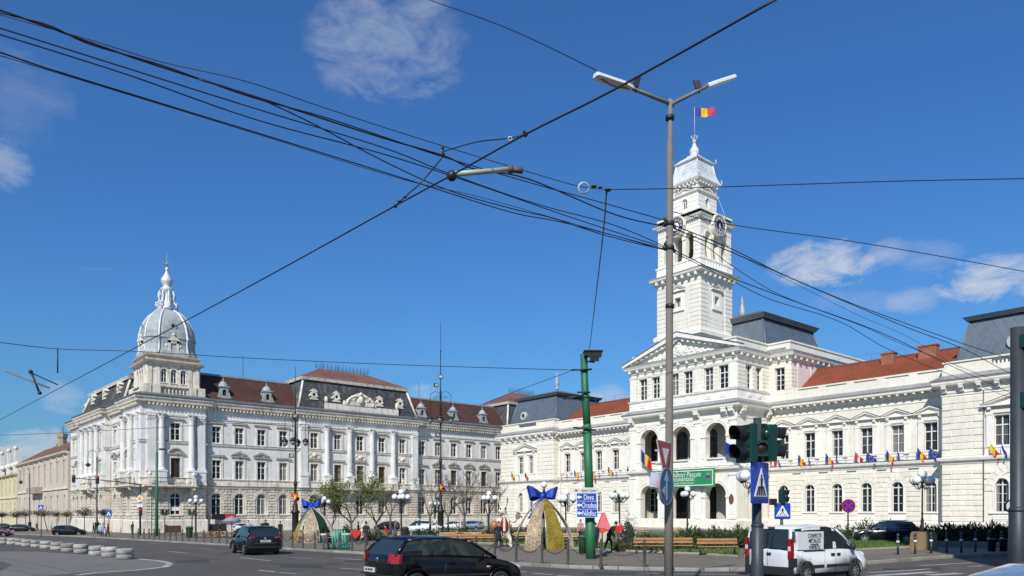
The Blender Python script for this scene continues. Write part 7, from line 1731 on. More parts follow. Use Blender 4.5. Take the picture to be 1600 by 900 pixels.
T = carat(1236, 23.3, radians(32), P, nm='delivery_van', label='white small van with black lettering on its side, behind the near traffic light', cat='van')
seams(T, hv, [[(.55, 1.06), (.55, .5)], [(1.7, 1.7), (1.7, .4)], [(2.28, 1.07), (2.28, .28)], [(3.3, 1.0), (3.15, .6), (3.1, .28)]])
m = MB(); m.box(-.012, -.008, -.004, .004, .3, 1.7); part(m, 'rear_door_gap', sblack, T)
for y0, y1 in ((-hv+.16, -.06), (.06, hv-.16)): m = MB(); m.poly([(y0, 1.1), (y1, 1.1), (y1, 1.62), (y0, 1.62)], -.02, .03); m.v = [(y*1.0+ (z-1.1)*.12-.0, x, z) for x, y, z in m.v]; part(m, 'rear_window', carglass, T)
def side_text(s, size, x, z, sx=.8): return text(s, size, sblack, T, (x, -(hv+.014), z), (pi/2, 0, 0), 'lettering', sx, .006)
m = MB(); m.box(.32, 1.62, -hv-.012, -hv-.002+.15, 1.06, 1.64); part(m, 'side_panel', vwhite, T)
for s_, size, z in (('CONFECTII', .17, 1.50), ('METALICE', .17, 1.34), ('usi porti garduri', .075, 1.235), ('0748782752', .14, 1.13)): text(s_, size*1.08, sblack, T, (1.15, -(hv+.020), z), (pi/2, 0, 0), 'lettering', .74, .001)
Ww = 1.80; hw_ = Ww/2
P = dict(L=4.75, W=Ww, H=1.5, wr=.32, ax=(1.05, 3.75), paint=petrol, top=[(.0, .86), (.04, .96), (1.0, .97), (2.8, .94), (3.3, .92), (3.9, .86), (4.5, .72), (4.7, .58)], spokes=7,
         glass=([(.08, .95), (1.2, .96), (2.4, .95), (3.55, .90)], [(.55, 1.42), (1.3, 1.48), (2.1, 1.49), (2.75, 1.43)]), pillars=[(1.0, 1.1, .10, .10), (1.9, 1.95, .10, .08), (3.4, 2.7, .07, .07), (.35, .66, .12, .12)],
         boxes=[('number_plate', platew, -.035, .0, -.26, .26, .68, .79, False), ('chrome_strip', chrome, -.03, .0, -.55, .55, .62, .635, False), ('rear_bumper_strip', trimb, -.04, .2, -hw_*.92, hw_*.92, .40, .46, False), ('roof_rail', chrome, .8, 2.6, hw_*.72, hw_*.76, 1.48, 1.52, True)],
         blobs=[('tail_light', tail, .05, hw_-.24, .90, .07, .20, .07, True), ('rear_badge', chrome, -.0, 0, .87, .02, .06, .06, False), ('mirror', petrol, 3.0, hw_+.08, 1.0, .07, .11, .08, True), ('headlight', head_, 4.5, hw_-.25, .68, .15, .18, .10, True)])
pr = gp(388, 868.5)
T = carat(391, depth(pr), radians(122), P, corner='l', nm='station_wagon', label='dark estate car with lit rear lamps driving away on the left road', cat='car')
seams(T, hw_, [[(1.9, .95), (1.85, .3)], [(2.95, .94), (2.95, .3)]])
T.scale = (1.16, 1.16, 1.16)
text('AR 88 WOS', .085, sblack, T, (-.040, 0, .735), (pi/2, 0, -pi/2), 'plate_lettering', .95)
Wn = 1.8; hn = Wn/2
P = dict(L=4.3, W=Wn, H=1.62, wr=.34, ax=(.82, 3.48), paint=navy, sill=.28, archmat=trimb, top=[(.0, .95), (.05, 1.05), (1.0, 1.06), (2.6, 1.03), (3.0, 1.02), (3.5, .98), (4.0, .88), (4.22, .7)], spokes=5,
         glass=([(.08, 1.03), (1.0, 1.05), (2.2, 1.04), (3.1, .99)], [(.45, 1.52), (1.1, 1.58), (1.8, 1.60), (2.4, 1.54)]), pillars=[(.5, .7, .30, .2), (1.3, 1.32, .1, .1), (2.15, 2.1, .1, .08), (2.98, 2.38, .08, .07)],
         boxes=[('number_plate', platew, -.035, .0, -.26, .26, .76, .87, False), ('roof_rail', chrome, .7, 2.3, hn*.74, hn*.78, 1.6, 1.64, True), ('door_handle', chrome, 1.5, 1.68, hn, hn+.03, .92, .95, True), ('side_marker', head_, 3.05, 3.2, hn-.005, hn+.012, .86, .90, True)],
         blobs=[('tail_light', tail, .06, hn-.12, .98, .06, .1, .16, True), ('mirror', navy, 2.6, hn+.1, 1.1, .07, .11, .09, True), ('headlight', head_, 4.02, hn-.24, .84, .14, .18, .10, True)])
T = carat(1437, 52, radians(157), P, corner='l', nm='suv_car', label='navy blue sport utility car parked before the hedge by the ochre pedestal', cat='car')
P = hatch(L=4.2, W=1.75, paint=silverp); P['top'] = [(.0, .85), (.05, .97), (.5, 1.0), (1.4, .98), (2.6, .95), (2.9, .97), (3.5, .90), (3.95, .76), (4.12, .6)]; P['ax'] = (.7, 3.3)
c = at(1512, 8.6); a = TH+pi-.15; d = Vector((cos(a), sin(a), 0)); o = Vector((c.x, c.y, 0))-d*4.1+Vector((-d.y, d.x, 0))*(.35); o.z = G(c.x, c.y)-.03
T = car('silver_car', 'pale silver blue car, only its bonnet in view at the bottom right corner', 'car', o, a, P)
def farcar(px0, px1, pyb, lab, paint, phi, Hh=1.45, kind='hatchback_car', nm=None, ov=None, group='cars on the left street'):
 pb = gp((px0+px1)/2, pyb); Y = depth(pb); Ln = (px1-px0)*Y/FPX/max(.3, abs(cos(phi))) if ov is None else ov; P = hatch(paint=paint, spokes=5); f = 4.2/3.9
 P['L'] *= f; P['ax'] = (.68, 3.3); P['top'] = [(x*f, z) for x, z in P['top']]; P['glass'] = tuple([(x*f, z*Hh/1.42) for x, z in g] for g in P['glass']); P['pillars'] = [(a*f, b*f, c_, d_) for a, b, c_, d_ in P['pillars']]
 P['glass'] = ([(x, z*1.42/Hh) for x, z in P['glass'][0]], P['glass'][1])
 return carat(px0 if cos(phi) > 0 else px1, Y, phi, P, nm=kind, label=lab, cat='car', group=group, corner='r' if sin(phi) > 0 and cos(phi) > 0 else 'l')
farcar(80, 129, 837.5, 'black hatchback on the left street, nearest the hook lamp', blackpaint, radians(22))
farcar(14, 60, 831.5, 'dark car with a white glint, behind the black hatchback on the left', petrol, radians(22))
farcar(-38, 4, 839, 'dark red car cut off by the left edge of the photo', redcar, radians(15))
farcar(-8, 30, 827, 'navy car farther back at the left edge', navy, radians(22))
white2 = mat('white_car_paint', (.7, .72, .74), .3, .03, coat=.6)
farcar(365, 400, 832.5, 'white car parked by the palace, seen above the estate car', white2, radians(25), group='cars parked along the palace')
farcar(592, 617, 829, 'black parked car behind the red figure', blackpaint, radians(155), group='cars parked along the palace')
farcar(697, 722, 829, 'white parked car right of the tall ornate post', white2, radians(155), group='cars parked along the palace')
farcar(722, 750, 828.5, 'pale silver parked car near the rabbit figure', silverp, radians(155), group='cars parked along the palace')
P2 = dict(P); Pv = dict(L=4.6, W=1.75, H=1.8, wr=.31, ax=(.8, 3.7), paint=white2, tumble=.88, top=[(.0, 1.0), (.05, 1.08), (2.0, 1.1), (3.0, 1.08), (3.5, 1.02), (4.1, .9), (4.5, .6)], glass=([(.1, 1.06), (2.0, 1.08), (2.8, 1.08), (3.6, 1.0)], [(.25, 1.68), (1.5, 1.78), (2.2, 1.78), (2.7, 1.66)]), pillars=[(1.0, 1.0, 1.6, 1.5), (2.3, 2.25, .2, .2), (3.5, 2.7, .1, .08)])
carat(677, 93, radians(160), Pv, corner='l', nm='parked_van', label='white van parked before the palace ground floor, left of the tall post', cat='van', group='cars parked along the palace')
skin = mat('skin', (.50, .30, .22), .6, .06); hairm = mat('dark_hair', (.02, .014, .01), .8, .1)
import bmesh
def person(label, px, py, H=1.74, face=0.0, jacket=(.02, .02, .025), trousers=(.02, .02, .03), shoes=(.03, .03, .03), stride=.0, lean=0.0, arms=(0.15, 0.15), elbow=(.2, .2), coat=False, bag=None, group='people on the square', Y=None, skirt=False, seat=False, hair=hairm, extra=None):
 """face: heading angle in camera terms (0 right, 90 away)"""
 p = gp(px, py) if Y is None else at(px, Y); p = p+Vector((0, 0, .12)) if px > 190 else p
 p.z -= 0.0; a = TH+face; T = thing('person', label, 'person', p, a, group); k = H/1.75
 ln = lean
 hip = Vector((-.05*0, 0, .93)); hipz = .93 if not seat else .5
 def P(x, y, z):
  if z > .93: dz = z-.93; x = x+sin(ln)*dz; z = .93+cos(ln)*dz
  return Vector((x*k, y*k, (z-(.93-hipz))*k))
 V = []; E = []; R = []
 def add(v, r, prev=None):
  V.append(v); R.append(r); i = len(V)-1
  if prev is not None: E.append((prev, i))
  return i
 pelvis = add(P(0, 0, .95), (.155, .125)); bl = add(P(0, 0, 1.12), (.135, .105), pelvis); ch = add(P(.0, 0, 1.32), (.165, .12), bl); nk = add(P(0, 0, 1.46), (.085, .075), ch); nk2 = add(P(.01, 0, 1.53), (.05, .052), nk)
 hd = add(P(.02, 0, 1.60), (.075, .085), nk2); hd2 = add(P(.015, 0, 1.68), (.078, .09), hd); hd3 = add(P(.0, 0, 1.745), (.045, .055), hd2)
 handz = []
 for s, sw, el in ((1, arms[0], elbow[0]), (-1, arms[1], elbow[1])):
  sh = add(P(0, s*.17, 1.40), (.07, .07), ch); sh2 = add(P(0, s*.215, 1.36), (.058, .058), sh)
  e = P(sin(sw)*.28, s*.235, 1.36-cos(sw)*.28) ; ei = add(e, (.045, .045), sh2)
  w_ = e+Vector((sin(sw+el)*.24, -s*.01, -cos(sw+el)*.24))*k; wi = add(w_, (.034, .034), ei); h_ = w_+Vector((sin(sw+el)*.09, 0, -cos(sw+el)*.09))*k; hi = add(h_, (.036, .026), wi); handz.append(h_)
  dd = Vector((sin(sw+el), 0, -cos(sw+el)))
  for q, (dy, L_) in enumerate(((-.03, .07), (-.01, .08), (.01, .075), (.03, .06))): add(h_+(dd*L_+Vector((0, dy, 0)))*k, (.009, .009), hi)
  add(h_+(dd*.03+Vector((.04, -s*.02, 0)))*k, (.01, .01), hi)
 for s in (1, -1):
  st = stride*s; hp = add(P(0, s*.095, .90), (.105, .11), pelvis)
  if seat: kn = Vector((.42, s*.12, hipz-.02))*k; an = Vector((.44, s*.12, .09))*k
  else: kn = Vector((sin(st)*.43+.02, s*.095, .93-cos(st)*.44))*k; an = kn+Vector((sin(st*.6-abs(st)*.35)*.4, 0, -cos(st*.6-abs(st)*.35)*.41))*k
  if not seat: an.z = max(an.z, .07*k)
  ki = add(kn, (.065, .068), hp); c_ = kn.lerp(an, .35); ci = add(c_, (.055, .06), ki); ai = add(an, (.04, .045), ci); f1 = add(Vector((an.x-.03, an.y, .045*k)), (.04, .035), ai); add(Vector((an.x+.17*k, an.y, .035*k)), (.035, .03), f1)
 me = bpy.data.meshes.new('body'); me.from_pydata([tuple(v) for v in V], E, []); o = bpy.data.objects.new('body', me); COL.objects.link(o)
 md = o.modifiers.new('s', 'SKIN'); md.use_smooth_shade = True
 for i, v in enumerate(me.skin_vertices[0].data): v.radius = (R[i][0]*k*1.08, R[i][1]*k*1.08)
 me.skin_vertices[0].data[0].use_root = True; sd = o.modifiers.new('d', 'SUBSURF'); sd.levels = 1; sd.render_levels = 1
 dg = bpy.context.evaluated_depsgraph_get(); dg.update(); nm_ = bpy.data.meshes.new_from_object(o.evaluated_get(dg)); o.modifiers.clear(); o.data = nm_; nm_.name = 'body'
 ms = [mat('cloth_%d_%d_%d' % tuple(int(c*1000) for c in jacket), jacket, .85, .15, 6), mat('cloth_%d_%d_%d' % tuple(int(c*1000) for c in trousers), trousers, .85, .15, 6), mat('shoe_%d_%d_%d' % tuple(int(c*1000) for c in shoes), shoes, .6, .1), skin]
 nm_.materials.clear(); [nm_.materials.append(q) for q in ms]
 nz = P(0, 0, 1.50).z; wz = P(0, 0, .93).z if not coat else P(0, 0, .60).z
 for f in nm_.polygons:
  c = f.center; mi = 0
  if c.z > nz: mi = 3
  elif any((c-h).length < .085*k for h in handz): mi = 3
  elif c.z < .085*k: mi = 2
  elif c.z < wz and not any((c-h).length < .2*k for h in handz): mi = 1
  f.material_index = mi
 o.parent = T
 m = MB(); c = P(-.015, 0, 1.70); m.ball(tuple(c), .1*k, 12, 8, (1.0, .88, 1.02)); part(m, 'hair', hair, T, True)
 m = MB(); c = P(.105, 0, 1.635); m.ball(tuple(c), .018*k, 6, 4); part(m, 'nose', skin, T)
 m = MB(); [m.ball(tuple(P(.085, s*.033, 1.665)), .010*k, 5, 4) for s in (-1, 1)]; part(m, 'eyes', hairm, T)
 m = MB(); m.ball(tuple(P(.088, 0, 1.60)), .018*k, 6, 4, (.5, 1.3, .3)); part(m, 'mouth', mat('lips', (.3, .1, .09), .6), T)
 if coat or skirt:
  m = MB(); b = P(0, 0, 1.10); m.lathe((0, 0, 0), [(.20*k, .58*k), (.19*k, .75*k), (.175*k, .95*k), (.145*k, b.z)], 12); part(m, 'coat_skirt', ms[0], T, True)
 if bag:
  m = MB(); c = handz[bag[0]]; m.ball((c.x+.02, c.y, c.z-.22), .15, 10, 7, (1, .5, 1.2)); m.tube([c, (c.x, c.y, c.z-.1)], .01, 4); part(m, 'bag', mat('bag_%d' % int(bag[1][0]*1000), bag[1], .6), T)
 return T, P, k
D = radians
person('person in a long dark open coat with a red scarf walking before the benches', 779, 862.5, 1.75, D(-75), (.010, .012, .016), (.05, .045, .06), (.25, .22, .25), .16, 0, (.1, -.25), (.5, .3), coat=True)
person('person bent forward in black with a dark bag, walking right of the green mast', 951, 866.5, 1.85, D(15), (.006, .006, .008), (.006, .006, .008), (.4, .4, .4), .42, .6, (.3, .2), (.5, .4), bag=(1, (.06, .06, .07)))
person('person in navy standing behind the green mast beside the bin', 930, 862, 1.65, D(80), (.012, .016, .06), (.01, .01, .015), lean=.25)
person('person in dark clothes with white shoes before the smaller bow arch', 477, 848.5, 1.72, D(-30), (.012, .012, .016), (.012, .012, .015), (.6, .6, .6), .12, 0, (.2, .0), (.6, .3))
person('person in a cream jacket and black trousers beside the white planter', 513, 846, 1.62, D(0), (.55, .52, .46), (.01, .01, .012), (.6, .6, .6), .15, 0, (.5, .4), (1.0, 1.0))
person('person in dark clothes standing left of the black hatchback roof', 572, 855, 1.76, D(80), (.015, .015, .018), (.02, .02, .025), (.03, .03, .03), .05, .05, (.1, .1), (.6, .6))
person('person in a red jacket bending over by the hatchback roof', 606, 848, 1.5, D(170), (.45, .01, .012), (.4, .02, .02), lean=.5, elbow=(1, 1))
person('person in a slate grey jacket beside the red jacket', 618, 848, 1.75, D(0), (.09, .10, .11), (.03, .03, .035))
person('person in white and blue at the crossing left of the hook lamp', 156.5, 838, 1.7, D(-60), (.55, .58, .65), (.03, .04, .07))
person('person in a light blue jacket with a child carrier at the crossing', 160.5, 839, 1.7, D(-60), (.25, .42, .6), (.03, .04, .07), stride=.2)
person('person in a dark red jacket at the crossing', 168.5, 840, 1.68, D(20), (.30, .01, .015), (.02, .02, .03), stride=.3)
person('person in white beside the red jacket at the crossing', 164, 840.5, 1.3, D(20), (.6, .6, .6), (.5, .2, .2), stride=.15)
person('person in red walking by the beige townhouse', 57, 829, 1.7, D(0), (.4, .03, .03), (.05, .05, .06), stride=.2)
person('person in black walking by the clipped trees', 146, 834, 1.7, D(20), (.02, .02, .025), (.02, .02, .025), stride=.2)
person('person in brown standing under the priority sign', 207, 836, 1.7, D(160), (.09, .06, .04), (.03, .03, .03), stride=.1)
person('bearded person in white shirt seen left of the estate car roof', 388, 840, 1.85, D(-60), (.5, .5, .52), (.02, .02, .03))
person('person in black seen above the estate car roof, middle', 415, 840, 1.9, D(80), (.008, .008, .01), (.01, .01, .012))
person('person in black seen above the estate car roof, right', 438, 842, 1.75, D(80), (.012, .012, .014), (.01, .01, .012))
person('person in dark clothes standing left of the palace centre benches', 560, 843, 1.6, D(0), (.02, .02, .02), (.02, .02, .02))
person('person in a pink top seen left of the green mast', 907, 845, 1.7, D(-90), (.55, .22, .28), (.03, .03, .04))
person('person in a red vest sitting inside the large bow arch', 872, 846, 1.3, D(180), (.3, .03, .04), (.04, .04, .05))
person('person in dark clothes before the parked white van', 672, 842, 1.6, D(0), (.012, .012, .012), (.012, .012, .012))
person('person in black beside the shop tables under the palace', 343, 838, 1.6, D(0), (.05, .03, .03), (.02, .02, .02))
fy, fb, fr_ = mat('flag_yellow', (.78, .52, .02), .7, .06), mat('flag_blue', (.01, .03, .22), .7, .06), mat('flag_red', (.55, .012, .02), .7, .06); eu = mat('flag_eu_blue', (.012, .035, .30), .7, .06); fw = mat('flag_white', (.75, .75, .73), .7)
def flag(label, c, w_, h, droop=.5, az=0.0, mats=(fb, fy, fr_), group=None, stick=1.0, nm='flag', stars=False, tilt=.5, fold=.12, seed=1):
 """c: top of the hoist; the cloth leaves along direction az and sags"""
 T = thing(nm, label, 'flag', c, az, group); n, q = 15, 6; m = MB(); m.mi = 0; ids = []; r_ = random.Random(seed)
 ph = r_.random()*6
 for i in range(n+1):
  t = i/n; row = []
  for j in range(q+1):
   s = j/q; x = w_*t*cos(droop)*(1-.15*s*sin(droop)); z = -h*s*(1-.25*t*droop)-w_*t*sin(droop)+.05*sin(t*7+ph); y = fold*w_*sin(t*9+s*2+ph)*t
   row.append(m.V(x, y, z))
  ids.append(row)
 for i in range(n):
  m.mi = min(len(mats)-1, i*len(mats)//n)
  for j in range(q): m.idx((ids[i][j], ids[i+1][j], ids[i+1][j+1], ids[i][j+1]))
 me = m.mesh('cloth', list(mats)); me.polygons.foreach_set('use_smooth', [True]*len(me.polygons)); o = bpy.data.objects.new('cloth', me); COL.objects.link(o); o.parent = T
 if stars:
  mm = MB()
  for k in range(12):
   a = 2*pi*k/12; t, s = .5+.22*cos(a), .5+.3*sin(a); i, j = int(t*n), int(s*q); v = m.v[ids[i][j]];
   for sg in (-1, 1): mm.poly([(v[0]+.04*w_*cos(b)*(1 if kk % 2 else .45), v[2]+.04*w_*sin(b)*(1 if kk % 2 else .45)) for kk, b in enumerate([pi/2+pi*kk/5 for kk in range(10)])], v[1]+sg*.015-.003, v[1]+sg*.015+.003)
  part(mm, 'stars', fy, T)
 if stick: m = MB(); m.tube([(-.0, 0, .08), (-tilt*stick*.5, 0, -stick)], .018, 5); part(m, 'flag_stick', mat('flag_stick', (.35, .3, .25), .6), T)
 return T
flag('romanian tricolour flying from the clock tower pole', Vector((TC[0]+.05, TC[1], 59.1)), 2.7, 1.2, .0, TH, stick=0, fold=.07, seed=4)
RF = [(1203, 713, 'c', 'blue and red city flag nearest the near traffic light'), (1216, 716, 'e', 'furled dark blue flag behind the near traffic light'), (1247, 711, 't', 'tricolour at the second upper window from the loggia'), (1263, 713, 'e', 'limp blue flag at the second upper window from the loggia'), (1290, 709, 't', 'tricolour at the third upper window from the loggia'), (1306, 708, 'e', 'small furled navy flag at the third upper window'),
      (1336, 707, 'c', 'red and white city flag at the fourth upper window'), (1354, 707, 'E', 'spread blue flag with stars at the fourth upper window'), (1385, 704, 't', 'tricolour at the fifth upper window'), (1402, 702, 'e', 'small dark flag at the fifth upper window'), (1433, 700, 't', 'tricolour at the last wing window before the right pavilion'), (1452, 699, 'E', 'navy flag with stars at the last wing window')]
for i, (x, y, k, lab) in enumerate(RF):
 t = (x-800)/FPX; v = HV-.5; u = -v*(ST-CT*t)/(CT+ST*t); Y = depth((u, v)); c = Vector((u, v, zat(y-1, Y)))
 flag(lab, c, (1.55 if k in 'tE' else 1.2), 1.0 if k != 'e' else .6, .9 if k == 't' else (1.3 if k == 'e' else .75), 0.15+.2*sin(i*2.1), {'t': (fb, fy, fr_), 'e': (eu,), 'E': (eu,), 'c': (fr_, fw, fr_)}[k], 'flags along the right wing rail', .0 if k == 'e' else .75, stars=(k == 'E'), tilt=-1.2, seed=i, fold=.16)
for i, (x, y, k, lab) in enumerate([(799, 738, 't', 'dark folded tricolour at the left pavilion window, left one'), (810, 740, 'e', 'small navy flag between the pavilion windows'), (820, 738, 't', 'dark folded tricolour at the left pavilion window, right one'), (876, 737, 'c', 'red and white flag at the first left wing window'), (885, 737, 'e', 'navy flag at the first left wing window'),
                                   (897, 735, 't', 'tricolour left of the green mast'), (907, 736, 'e', 'navy flag touching the green mast'), (925, 735, 't', 'tricolour just right of the green mast'), (935, 735, 'e', 'navy flag right of the green mast'), (950, 730, 't', 'tricolour at the fourth left wing window'), (962, 733, 'e', 'furled navy flag at the fourth left wing window'), (980, 729, 't', 'tricolour at the corner beside the arcade')]):
 t = (x-800)/FPX; v = (PV if x < 860 else HV)-.5; u = -v*(ST-CT*t)/(CT+ST*t); Y = depth((u, v)); c = Vector((u, v, zat(y-1, Y)))
 flag(lab, c, 1.5 if k == 't' else 1.2, .95 if k != 'e' else .55, .85 if k == 't' else 1.35, .2*sin(i*1.7)+.1, {'t': (fb, fy, fr_), 'e': (eu,), 'c': (fr_, fw, fr_)}[k], 'flags along the left wing rail', .7 if k == 't' else 0, tilt=-1.2, seed=i+40, fold=.16)
for i, (x, y, k, lab) in enumerate([(1547, 694, 't', 'red and yellow flag at the right pavilion window'), (1565, 693, 'e', 'navy flag at the right pavilion window')]):
 t = (x-800)/FPX; v = PV-.5; u = -v*(ST-CT*t)/(CT+ST*t); Y = depth((u, v)); flag(lab, Vector((u, v, zat(y-1, Y))), 1.5, .85 if k == 't' else .6, .9 if k == 't' else 1.2, .1, (fy, fr_) if k == 't' else (eu,), 'flags at the right pavilion', .8 if k == 't' else 0, tilt=-1.2, seed=i+70, fold=.16)
def onplane(x, y, v): t = (x-800)/FPX; u = -v*(ST-CT*t)/(CT+ST*t); return Vector((u, v, zat(y, depth((u, v)))))
flag('large romanian tricolour on the loggia balustrade left of the lamp post', onplane(1002, 702, CVv-.9), 2.6, 1.7, .75, .0, group=None, stick=1.6, tilt=.3, seed=9, fold=.08)
flag('large blue flag with yellow stars hanging by the near traffic light', onplane(1133, 690, CVv-.9), 2.9, 1.5, .45, .0, (eu,), stars=True, stick=0, seed=12, fold=.08)
for o, px_, py_, lab, s in ((O2, 455, 772, 'yellow and red flags tied to the ornate post left of the green tree', 3), (O1, 684, 757, 'yellow and red flags tied to the tall ornate post', 8)):
 Y = (o2Y if s == 3 else o1Y)-.3; flag(lab, pt(px_, py_-3, Y), .75, .5, .3, TH, (fb, fy, fr_) if s == 8 else (fr_, fy, fr_), seed=s, stick=0, fold=.25); flag(lab.replace('yellow and red flags', 'second folded flag'), pt(px_+4, py_+1, Y), .6, .5, .5, TH+.6, (fy, fr_, fb) if s == 8 else (fy, fr_), seed=s+1, stick=0, fold=.3)
gr_ = mat('banner_green', (.02, .27, .10), .7, .05); cw = mat('banner_white', (.78, .8, .74), .7, .04)
vB = CVv-.75; c0, c1 = onplane(1015.5, 730, vB), onplane(1117, 730, vB); zt0, zb0 = onplane(1112, 731, vB).z, onplane(1115, 760.5, vB).z
L_ = (c1-c0).length; Hb = zt0-zb0
B = thing('banner', 'green banner with white easter greeting lettering hung below the loggia', 'banner', Vector((c0.x, vB, zb0)))
m = MB(); n = 24; ids = [[m.V(L_*i/n, .05*sin(i*.8), z) for z in (0, Hb)] for i in range(n+1)]; [m.idx((ids[i][0], ids[i+1][0], ids[i+1][1], ids[i][1])) for i in range(n)]; part(m, 'cloth', gr_, B)
m = MB()
for x0, x1, z0, z1 in ((.25, L_-.25, .2, .32), (.25, L_-.25, Hb-.32, Hb-.2), (.25, .37, .321, Hb-.321), (L_-.37, L_-.25, .321, Hb-.321)): m.box(x0, x1, -.075, -.065, z0, z1)
part(m, 'border', cw, B)
text('S\u0103rb\u0103tori Pascale', .92, cw, B, (L_*.535, -.08, Hb*.69), (pi/2, 0, 0), 'lettering', .86, .0, shear=.25); text('Binecuv\u00e2ntate!', .92, cw, B, (L_*.49, -.08, Hb*.46), (pi/2, 0, 0), 'lettering', .86, .0, shear=.25); text('Prim\u0103ria v\u0103 ureaz\u0103 s\u0103rb\u0103tori fericite!', .38, cw, B, (L_*.47, -.08, Hb*.24), (pi/2, 0, 0), 'lettering', .82, .0, shear=.25)
m = MB(); m.poly([(L_-1.35, 1.5), (L_-.65, 1.5), (L_-.65, 1.15), (L_-1.0, .75), (L_-1.35, 1.15)], -.08, -.07); part(m, 'coat_of_arms', mat('arms_purple', (.28, .12, .2), .6, .2), B); m = MB(); m.box(L_-1.3, L_-.7, -.085, -.08, 1.2, 1.4); part(m, 'arms_band', fb, B); m = MB(); m.box(L_-1.2, L_-.8, -.085, -.075, 1.6, 1.75); part(m, 'arms_crown', mat('arms_grey', (.4, .4, .4), .6), B)
m = MB(); m.poly([(.0, .25), (1.3, .2), (1.9, 1.0), (1.5, 2.3), (.6, 2.2), (-.1, 1.6)], -.09, -.075); part(m, 'picture', mat('banner_pastel', (.55, .5, .6), .7, .2, 2), B); m = MB(); m.poly([(1.0, .1), (2.2, .1), (2.3, .9), (1.7, 1.2), (1.1, .8)], -.10, -.09); part(m, 'picture_pink', mat('banner_pink', (.6, .3, .42), .7, .2, 2), B)
bark = mat('grey_bark', (.10, .085, .07), .9, .25, 5, .3, 20)
leafg = mat('young_green_leaves', (.14, .16, .035), .8, .35, 1.2); leafb = mat('brown_twig_leaves', (.09, .06, .03), .9, .35, 1.5); leafd = mat('juniper_green', (.028, .055, .02), .85, .4, 1.6); leafj = mat('juniper_tip_green', (.075, .115, .03), .85, .35, 1.4)
hedgem = mat('hedge_green', (.04, .065, .02), .85, .45, 1.5); hedgeb = mat('hedge_brown', (.11, .085, .035), .85, .4, 1.8); greyleaf = mat('grey_green_leaves', (.12, .14, .10), .85, .3, 2)
def tree(label, px, Y, H, spread, trunk_h, leaf=None, nleaf=0, seed=0, levels=4, r0=.16, name='tree', group='trees on the square', lsz=.12, upright=.5, flat=False, lean=0.0, twigs=2, py=None):
 p = gp(px, py) if py else at(px, Y); p.z -= .05; T = thing(name, label, 'tree', p, 0, group); rd = random.Random(seed); m = MB(); ends = []; tw = MB()
 def grow(p0, d, L, r, lv):
  n = 3; P = [p0]; dd = d.copy();
  for k in range(n):
   dd = (dd+Vector((rd.uniform(-.22, .22), rd.uniform(-.22, .22), rd.uniform(-.05, .22)*upright))).normalized(); P.append(P[-1]+dd*L/n)
  (m if lv > 1 else tw).tube(P, [r, r*.87, r*.76, r*.65], 6 if lv > 2 else 3, False)
  if lv <= 2: ends.extend(P[1:])
  if lv == 0: return
  for _ in range(rd.choice((2, 3, 3)) if lv > 1 else twigs+1):
   t = rd.uniform(.45, 1.0); q = P[int(t*n)] if t < 1 else P[-1]; q = P[rd.choice((2, 3, 3))]
   a = rd.uniform(0, 2*pi); sp = rd.uniform(.45, .95)*spread; e = dd.orthogonal().normalized(); e = Matrix.Rotation(a, 3, dd) @ e
   nd = (dd+e*sp);
   if flat: nd.z *= .35
   grow(q, nd.normalized(), L*rd.uniform(.62, .85), r*.6, lv-1)
 d0 = Vector((lean*CT, lean*ST, 1)).normalized(); top = d0*trunk_h
 m.tube([(0, 0, 0), d0*trunk_h*.5+Vector((rd.uniform(-.05, .05), 0, 0)), top], [r0*1.15, r0, r0*.9], 8)
 rem = H-trunk_h; ss = sum(.73**k for k in range(levels))
 for k in range(rd.choice((3, 4))):
  a = 2*pi*k/3.5+rd.random(); nd = Vector((cos(a)*spread*.8, sin(a)*spread*.8, 1 if not flat else .35)).normalized(); grow(top, nd, rem/ss*1.05, r0*.6, levels-1)
 part(m, 'trunk', bark, T); part(tw, 'twigs', bark, T)['kind'] = 'stuff'
 if leaf:
  c = MB()
  for _ in range(nleaf):
   q = rd.choice(ends)+Vector((rd.gauss(0, 1), rd.gauss(0, 1), rd.gauss(0, 1)))*lsz*2.0; s = lsz*rd.uniform(.5, 1.1); a, b = Vector((rd.gauss(0, 1), rd.gauss(0, 1), rd.gauss(0, 1))).normalized()*s, Vector((rd.gauss(0, 1), rd.gauss(0, 1), rd.gauss(0, 1))).normalized()*s
   c.face([tuple(q-a), tuple(q+b), tuple(q+a)])
  part(c, 'crown', leaf, T)['kind'] = 'stuff'
 return T
tree('leafing green tree before the palace, right of the smaller blue bow', 549, 70, 6.4, .95, 1.7, leafg, 4000, 3, 4, .13, lsz=.13, upright=.35)
tree('leafing green tree further right, beside the globe lamp', 588, 74, 5.6, .9, 1.7, leafg, 450, 5, 4, .12, lsz=.11, upright=.35)
tree('thin leafing tree just right of the smaller bow', 519, 72, 4.6, .85, 1.4, leafg, 900, 8, 4, .09, lsz=.11)
for i, (px, Y, H, lab) in enumerate([(672, 84, 7.6, 'bare tree just left of the tall ornate lamp post'), (726, 82, 7.8, 'large bare tree right of the tall ornate lamp post'), (763, 86, 7.0, 'bare tree behind the rabbit figure'), (700, 92, 6.5, 'bare tree behind the tall ornate lamp post'), (610, 86, 6.0, 'bare tree near the black parked car')]):
 tree(lab, px, Y, H, .8, 2.2, None, 0, 20+i, 5, .13, upright=.7, twigs=2)
